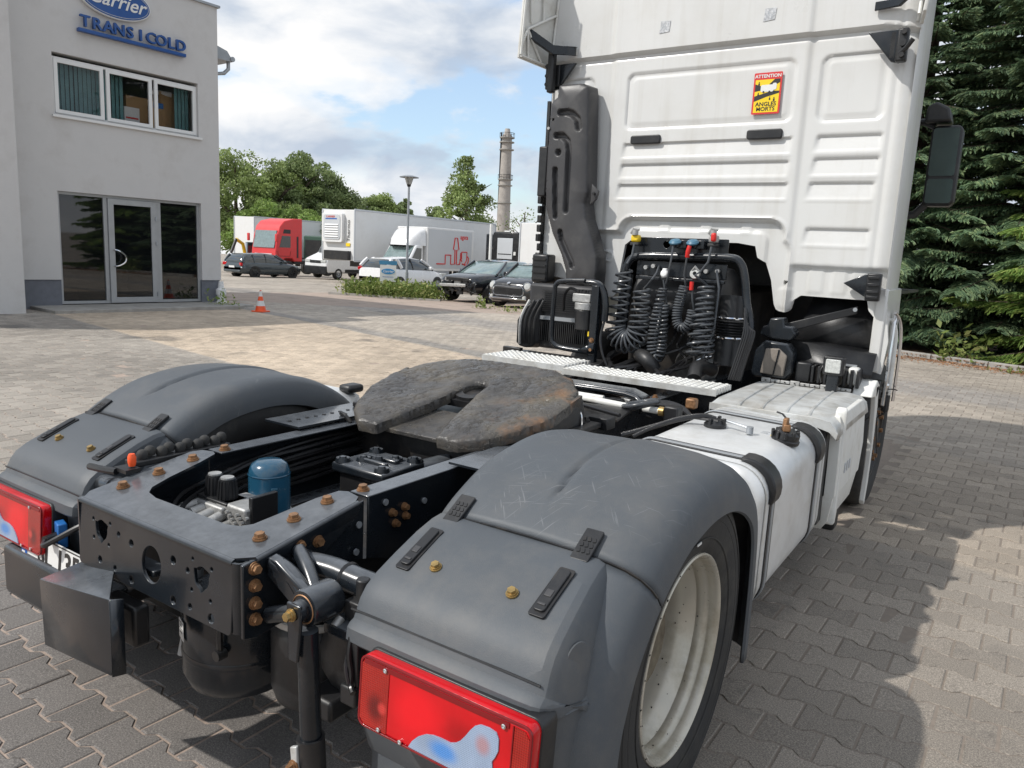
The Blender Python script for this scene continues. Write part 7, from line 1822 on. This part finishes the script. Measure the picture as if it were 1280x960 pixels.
# ---- AIR CLEANER behind the coils
AC = empty_part('air_cleaner', T)
g = G(); g.lathe([(0, 0), (.14, .01), (.195, .05), (.205, .10), (.205, .56), (.195, .61), (.14, .65), (0, .66)], (-.24, 2.80, 1.37), (1, 0, 0), 36); P(g, 'drum', 'black', AC)
g = G(); g.cyl((.44, 2.66, 1.40), (.455, 2.60, .98), .085, n=26); P(g, 'outlet_pipe', 'black', AC)
for k in range(6):
    g = G(); g.lathe([(.084, -.008), (.095, 0), (.084, .008)], (.449, 2.625, 1.175+.016*k), (0, 0, 1), 26); P(g, 'bellows_ring', 'black', AC)
for z in (1.155, 1.275):
    g = G(); g.lathe([(.093, -.006), (.0965, 0), (.093, .006)], (.449, 2.625, z), (0, 0, 1), 26); P(g, 'hose_clamp', 'chrome', AC)
g = G(); g.tube([(-.18, 2.52, 1.10), (-.10, 2.56, 1.17), (.02, 2.62, 1.28), (.12, 2.70, 1.36)], .055, n=18, sub=3); P(g, 'inlet_elbow', 'black', AC)
g = G(); g.lathe([(.056, -.014), (.062, -.01), (.062, .01), (.056, .014)], (-.12, 2.55, 1.155), (.1, .05, .09), 22); P(g, 'elbow_clamp', 'dark', AC)
g = G(); g.lathe([(.0, 0), (.04, .01), (.05, .05)], (-.19, 2.51, 1.09), (-.1, -.05, -.09), 18); P(g, 'elbow_end', 'black', AC)
# hoop with the air coils
HP = empty_part('hose_carrier', T)
g = G(); g.tube([(-.255, 2.52, 1.10), (-.245, 2.52, 1.30), (-.238, 2.52, 1.47), (-.215, 2.52, 1.575), (-.14, 2.52, 1.617), (.10, 2.52, 1.625), (.42, 2.52, 1.632), (.50, 2.52, 1.605), (.535, 2.52, 1.52), (.56, 2.52, 1.38), (.60, 2.50, 1.25), (.60, 2.46, 1.10), (.58, 2.42, .93)], .023, n=14, sub=4); P(g, 'hoop_tube', 'frame', HP)
g = G(); g.tube([(-.225, 2.54, 1.10), (-.213, 2.54, 1.30), (-.206, 2.54, 1.50)], .020, n=12, sub=3); P(g, 'inner_tube', 'frame', HP)
plate('connector_plate', [rrect(-.195, 1.605, .41, 1.738, .008), circ(.02, 1.695, .023, 20)], .008, frame((0, 2.555, 0), (1, 0, 0), (0, 0, 1)), M['frame'], HP, .002)
g = G(); g.b2((-.16, 2.53, 1.50), (.42, 2.545, 1.59)); P(g, 'lower_plate', 'frame', HP, bevel=.004)
g = G(); g.b2((-.15, 2.50, 1.475), (.42, 2.53, 1.495)); P(g, 'lower_flange', 'frame', HP, bevel=.004)
for x, z in ((-.09, 1.55), (-.04, 1.56), (.30, 1.545), (.37, 1.55)):
    g = G(); g.cyl((x, 2.53, z), (x, 2.505, z), .013, n=12); P(g, 'fitting', 'castalu', HP)
def palm(x, z, col, s=1):
    b = empty_part('air_coupling', HP, (x, 2.50, z))
    g = G(); g.box((0, 0, 0), (.055, .05, .045)); P(g, 'coupling_head', col, b, bevel=.012)
    g = G(); g.cyl((0, -.02, .02), (0, -.02, .05), .02, n=12); P(g, 'coupling_knob', 'castalu', b)
    g = G(); g.tube([(-.03, -.01, .03), (-.01, -.02, .06), (.025, -.01, .055)], .009, n=7); P(g, 'coupling_claw', 'castalu', b)
    g = G(); g.box((0, .0, -.035), (.06, .05, .018)); P(g, 'coupling_base', 'black', b, bevel=.004)
palm(-.165, 1.725, 'yellow_plastic'); palm(.335, 1.735, 'castalu')
g = G(); g.box((.345, 2.465, 1.745), (.03, .03, .05)); P(g, 'red_cap', 'red_plastic', HP, bevel=.01)
for x, z in ((.105, 1.70), (.215, 1.70)):
    g = G(); g.cyl((x, 2.55, z), (x, 2.48, z), .026, n=18); g.box((x+.04, 2.52, z), (.05, .05, .05)); P(g, 'socket', 'frame', HP, bevel=.004)
    g = G(); g.lathe([(0, .018), (.028, .012), (.038, 0), (.036, -.008), (0, -.008)], (x, 2.475, z+.012), (0, -.35, 1), 20); P(g, 'socket_lid', 'teal_plastic', HP)
g = G(); g.tube([(.205, 2.46, 1.69), (.20, 2.45, 1.655), (.195, 2.46, 1.625)], .014, n=10); P(g, 'red_sleeve', 'red_plastic', HP)
g = G(); g.cyl((.24, 2.455, 1.48), (.24, 2.455, 1.43), .013, n=10); P(g, 'red_sleeve', 'red_plastic', HP)
g = G(); g.lathe([(0, 0), (.022, .0), (.028, .012), (.022, .03), (0, .032)], (.056, 2.485, 1.515), (0, -1, .2), 20); g.box((.056, 2.475, 1.535), (.03, .03, .03)); P(g, 'white_cap', 'pvc', HP, bevel=.006)
g = G(); g.lathe([(.012, 0), (.03, .0), (.034, .012), (.03, .025), (.012, .025)], (.25, 2.485, 1.525), (0, -1, .2), 20); g.tube([(.23, 2.47, 1.545), (.25, 2.46, 1.57), (.27, 2.47, 1.545)], .008, n=6); P(g, 'grey_coupling', 'castalu', HP)
def coil(path, Rr, r_, turns, lead_in=None, lead_out=None, yo=0):
    P_ = [Vector(p) for p in path]; n = turns*14
    L = [0]
    for a, b in zip(P_[:-1], P_[1:]): L.append(L[-1]+(b-a).length)
    pts = []; nn = None
    for i in range(n+1):
        u = i/n*L[-1]; k = max(j for j in range(len(P_)-1) if L[j] <= u+1e-9); t = (u-L[k])/(L[k+1]-L[k])
        a, b, c, d = P_[max(k-1, 0)], P_[k], P_[k+1], P_[min(k+2, len(P_)-1)]
        c_ = .5*((2*b)+(c-a)*t+(2*a-5*b+4*c-d)*t*t+(3*b-a-3*c+d)*t**3); tn = ((c-a)*(1-t)+(d-b)*t).normalized()
        e1 = Vector((0, 1, 0)); e2 = tn.cross(e1).normalized(); e1 = e2.cross(tn)
        rr = Rr(i/n) if callable(Rr) else Rr
        a_ = 2*PI*i/14; pts.append(c_+rr*(math.cos(a_)*e1+math.sin(a_)*e2))
    if lead_in: pts = [Vector(p) for p in lead_in]+pts
    if lead_out: pts = pts+[Vector(p) for p in lead_out]
    g = G(); g.tube(pts, r_, n=7); P(g, 'coiled_hose', 'hose', HP)
pts_ = []
NT = 23
for i_ in range(0, NT*18+1):
    u = i_/(NT*18); a_ = 2*PI*i_/18
    if u < .30:   c_, dr_ = Vector((-.205-.030*(u/.30), 2.45, 1.53-.35*(u/.30))), Vector((0, 0, -1))
    elif u > .72: c_, dr_ = Vector((-.075, 2.45, 1.18+.24*(u-.72)/.28)), Vector((0, 0, 1))
    else:
        t = (u-.30)/.42; an = PI+PI*t; c_ = Vector((-.155+.080*math.cos(an), 2.44, 1.18+.105*math.sin(an))); dr_ = Vector((-math.sin(an), 0, math.cos(an)))
    e2 = dr_.cross(Vector((0, 1, 0))); rr_ = .050+.020*math.sin(PI*u)
    pts_.append(c_+rr_*(math.cos(a_)*Vector((0, 1, 0))*.75+math.sin(a_)*e2))
g = G(); g.tube([(-.165, 2.48, 1.69), (-.165, 2.46, 1.62), (-.18, 2.43, 1.57)]+pts_+[(-.01, 2.44, 1.48), (.0, 2.48, 1.52), (-.005, 2.52, 1.56)], .0072, n=7); P(g, 'coiled_hose', 'hose', HP)
coil([(.060, 2.46, 1.43), (.045, 2.45, 1.32), (.032, 2.44, 1.15), (.035, 2.44, 1.04), (.055, 2.44, 1.00), (.078, 2.45, 1.04), (.085, 2.45, 1.15), (.082, 2.46, 1.33)], lambda u: .022+.012*math.sin(PI*min(1, u*1.2)), .0065, 34,
     [(.10, 2.46, 1.69), (.105, 2.44, 1.62), (.09, 2.44, 1.50)], [(.07, 2.46, 1.42), (.056, 2.46, 1.48)])
coil([(.195, 2.46, 1.45), (.175, 2.45, 1.36), (.166, 2.45, 1.27), (.180, 2.45, 1.215), (.215, 2.45, 1.20), (.250, 2.45, 1.235), (.258, 2.46, 1.31)], .026, .0065, 26,
     [(.197, 2.45, 1.62), (.19, 2.45, 1.52)], [(.25, 2.46, 1.38), (.243, 2.46, 1.44)])
coil([(.330, 2.46, 1.46), (.332, 2.45, 1.36), (.345, 2.44, 1.25), (.350, 2.44, 1.12), (.352, 2.44, 1.06)], lambda u: .045+.02*u, .0072, 13,
     [(.335, 2.47, 1.69), (.33, 2.45, 1.60), (.29, 2.44, 1.54), (.26, 2.44, 1.52)], [(.37, 2.40, 1.04), (.40, 2.46, 1.2), (.40, 2.48, 1.45), (.37, 2.50, 1.55)])
coil([(.318, 2.40, 1.05), (.318, 2.42, 1.18), (.318, 2.43, 1.30)], .050, .0072, 5)
for k in range(6):
    g = G(); x = .585+.012*k; g.tube([(.57, 2.47, 1.35-.03*k), (x, 2.44, 1.22), (x-.02, 2.42, 1.08), (x-.05, 2.40, .93)], .007, n=6, sub=4); P(g, 'cable_bundle', 'cable', HP)

# ---- behind the right of the opening: filter box, wheel-arch liner, work lamp
g = G(); g.prism([(.595, .96), (.615, .935), (.80, .935), (.835, .98), (.83, 1.10), (.79, 1.15), (.66, 1.16), (.61, 1.10)], 'xz', 2.62, 2.74); fb = P(g, 'filter_box', 'frame', bevel=.012)
g = G(); g.prism([(.655, .965), (.79, .960), (.80, 1.08), (.75, 1.12), (.675, 1.115)], 'xz', 2.60, 2.625); P(g, 'muddy_panel', 'castalu' if False else 'trim_mud' if 'trim_mud' in M else 'alu2', fb, bevel=.006)
g = G(); g.tube([(.735, 2.598, .965), (.755, 2.596, 1.115)], .005, n=6); P(g, 'panel_rib', 'frame', fb)
g = G(); g.prism([(.62, 1.19), (.70, 1.17), (.80, 1.17), (.83, 1.21), (.80, 1.25), (.76, 1.25), (.75, 1.30), (.67, 1.29), (.66, 1.25), (.63, 1.24)], 'xz', 2.64, 2.74); P(g, 'latch_housing', 'frame', bevel=.01)
g = G(); g.loft([[(.72, 2.74, 1.20), (.72, 2.74, 1.255), (.72, 2.77, 1.255), (.72, 2.77, 1.20)], [(1.11, 2.84, 1.345), (1.11, 2.84, 1.39), (1.11, 2.87, 1.39), (1.11, 2.87, 1.345)]]); P(g, 'diagonal_stay', 'black', bevel=.004)
g = G(); g.cyl((1.10, 2.84, 1.37), (1.10, 2.82, 1.37), .012, n=12); P(g, 'stay_bolt', 'galv')
g = G(); g.loft([[(.84, 2.98, 1.44), (1.00, 2.98, 1.44), (1.17, 2.98, 1.42)], [(.80, 2.92, 1.28), (1.0, 2.92, 1.28), (1.21, 2.92, 1.27)], [(.765, 2.88, 1.165), (1.0, 2.88, 1.155), (1.235, 2.88, 1.14)]], closed=False, caps=False); P(g, 'arch_liner', 'black', solid=.008)
g = G(); g.loft([[(.745, 2.862, 1.172), (1.0, 2.862, 1.158), (1.242, 2.862, 1.142)], [(.76, 2.82, 1.16), (1.0, 2.81, 1.14), (1.245, 2.81, 1.12)], [(.82, 2.74, 1.055), (1.0, 2.74, 1.05), (1.245, 2.74, 1.02)], [(.87, 2.72, 1.02), (1.0, 2.73, 1.03), (1.24, 2.73, .99)]], closed=False, caps=False); P(g, 'arch_flap', 'black', solid=.008)
g = G(); g.box((1.13, 2.735, 1.055), (.065, .006, .012)); P(g, 'moulded_mark', 'galv')
g = G(); g.b2((.84, 2.66, .93), (.93, 2.76, 1.05)); P(g, 'black_canister', 'black', bevel=.01)
for k in range(8):
    g = G(); g.box((.945+.035*k, 2.68, .99), (.016, .10, .10)); P(g, 'cooling_fin', 'black', bevel=.003)
WL = empty_part('work_lamp', T, (1.075, 2.52, 1.065))
g = G(); g.prism(rrect(-.055, -.052, .055, .052, .012), 'xz', -.01, .05); P(g, 'lamp_body', 'black', WL, bevel=.006)
g = G(); g.prism(rrect(-.040, -.038, .040, .038, .008), 'xz', -.018, -.005); P(g, 'lamp_glass', 'lampglass', WL, bevel=.004)
g = G(); g.box((.0, .02, -.10), (.06, .04, .12)); P(g, 'lamp_foot', 'frame', WL, bevel=.005)
g = G(); g.tube([(-.05, .0, .0), (-.065, -.01, -.04), (-.055, .0, -.10)], .005, n=6, sub=3); P(g, 'lamp_wire', 'cable', WL)
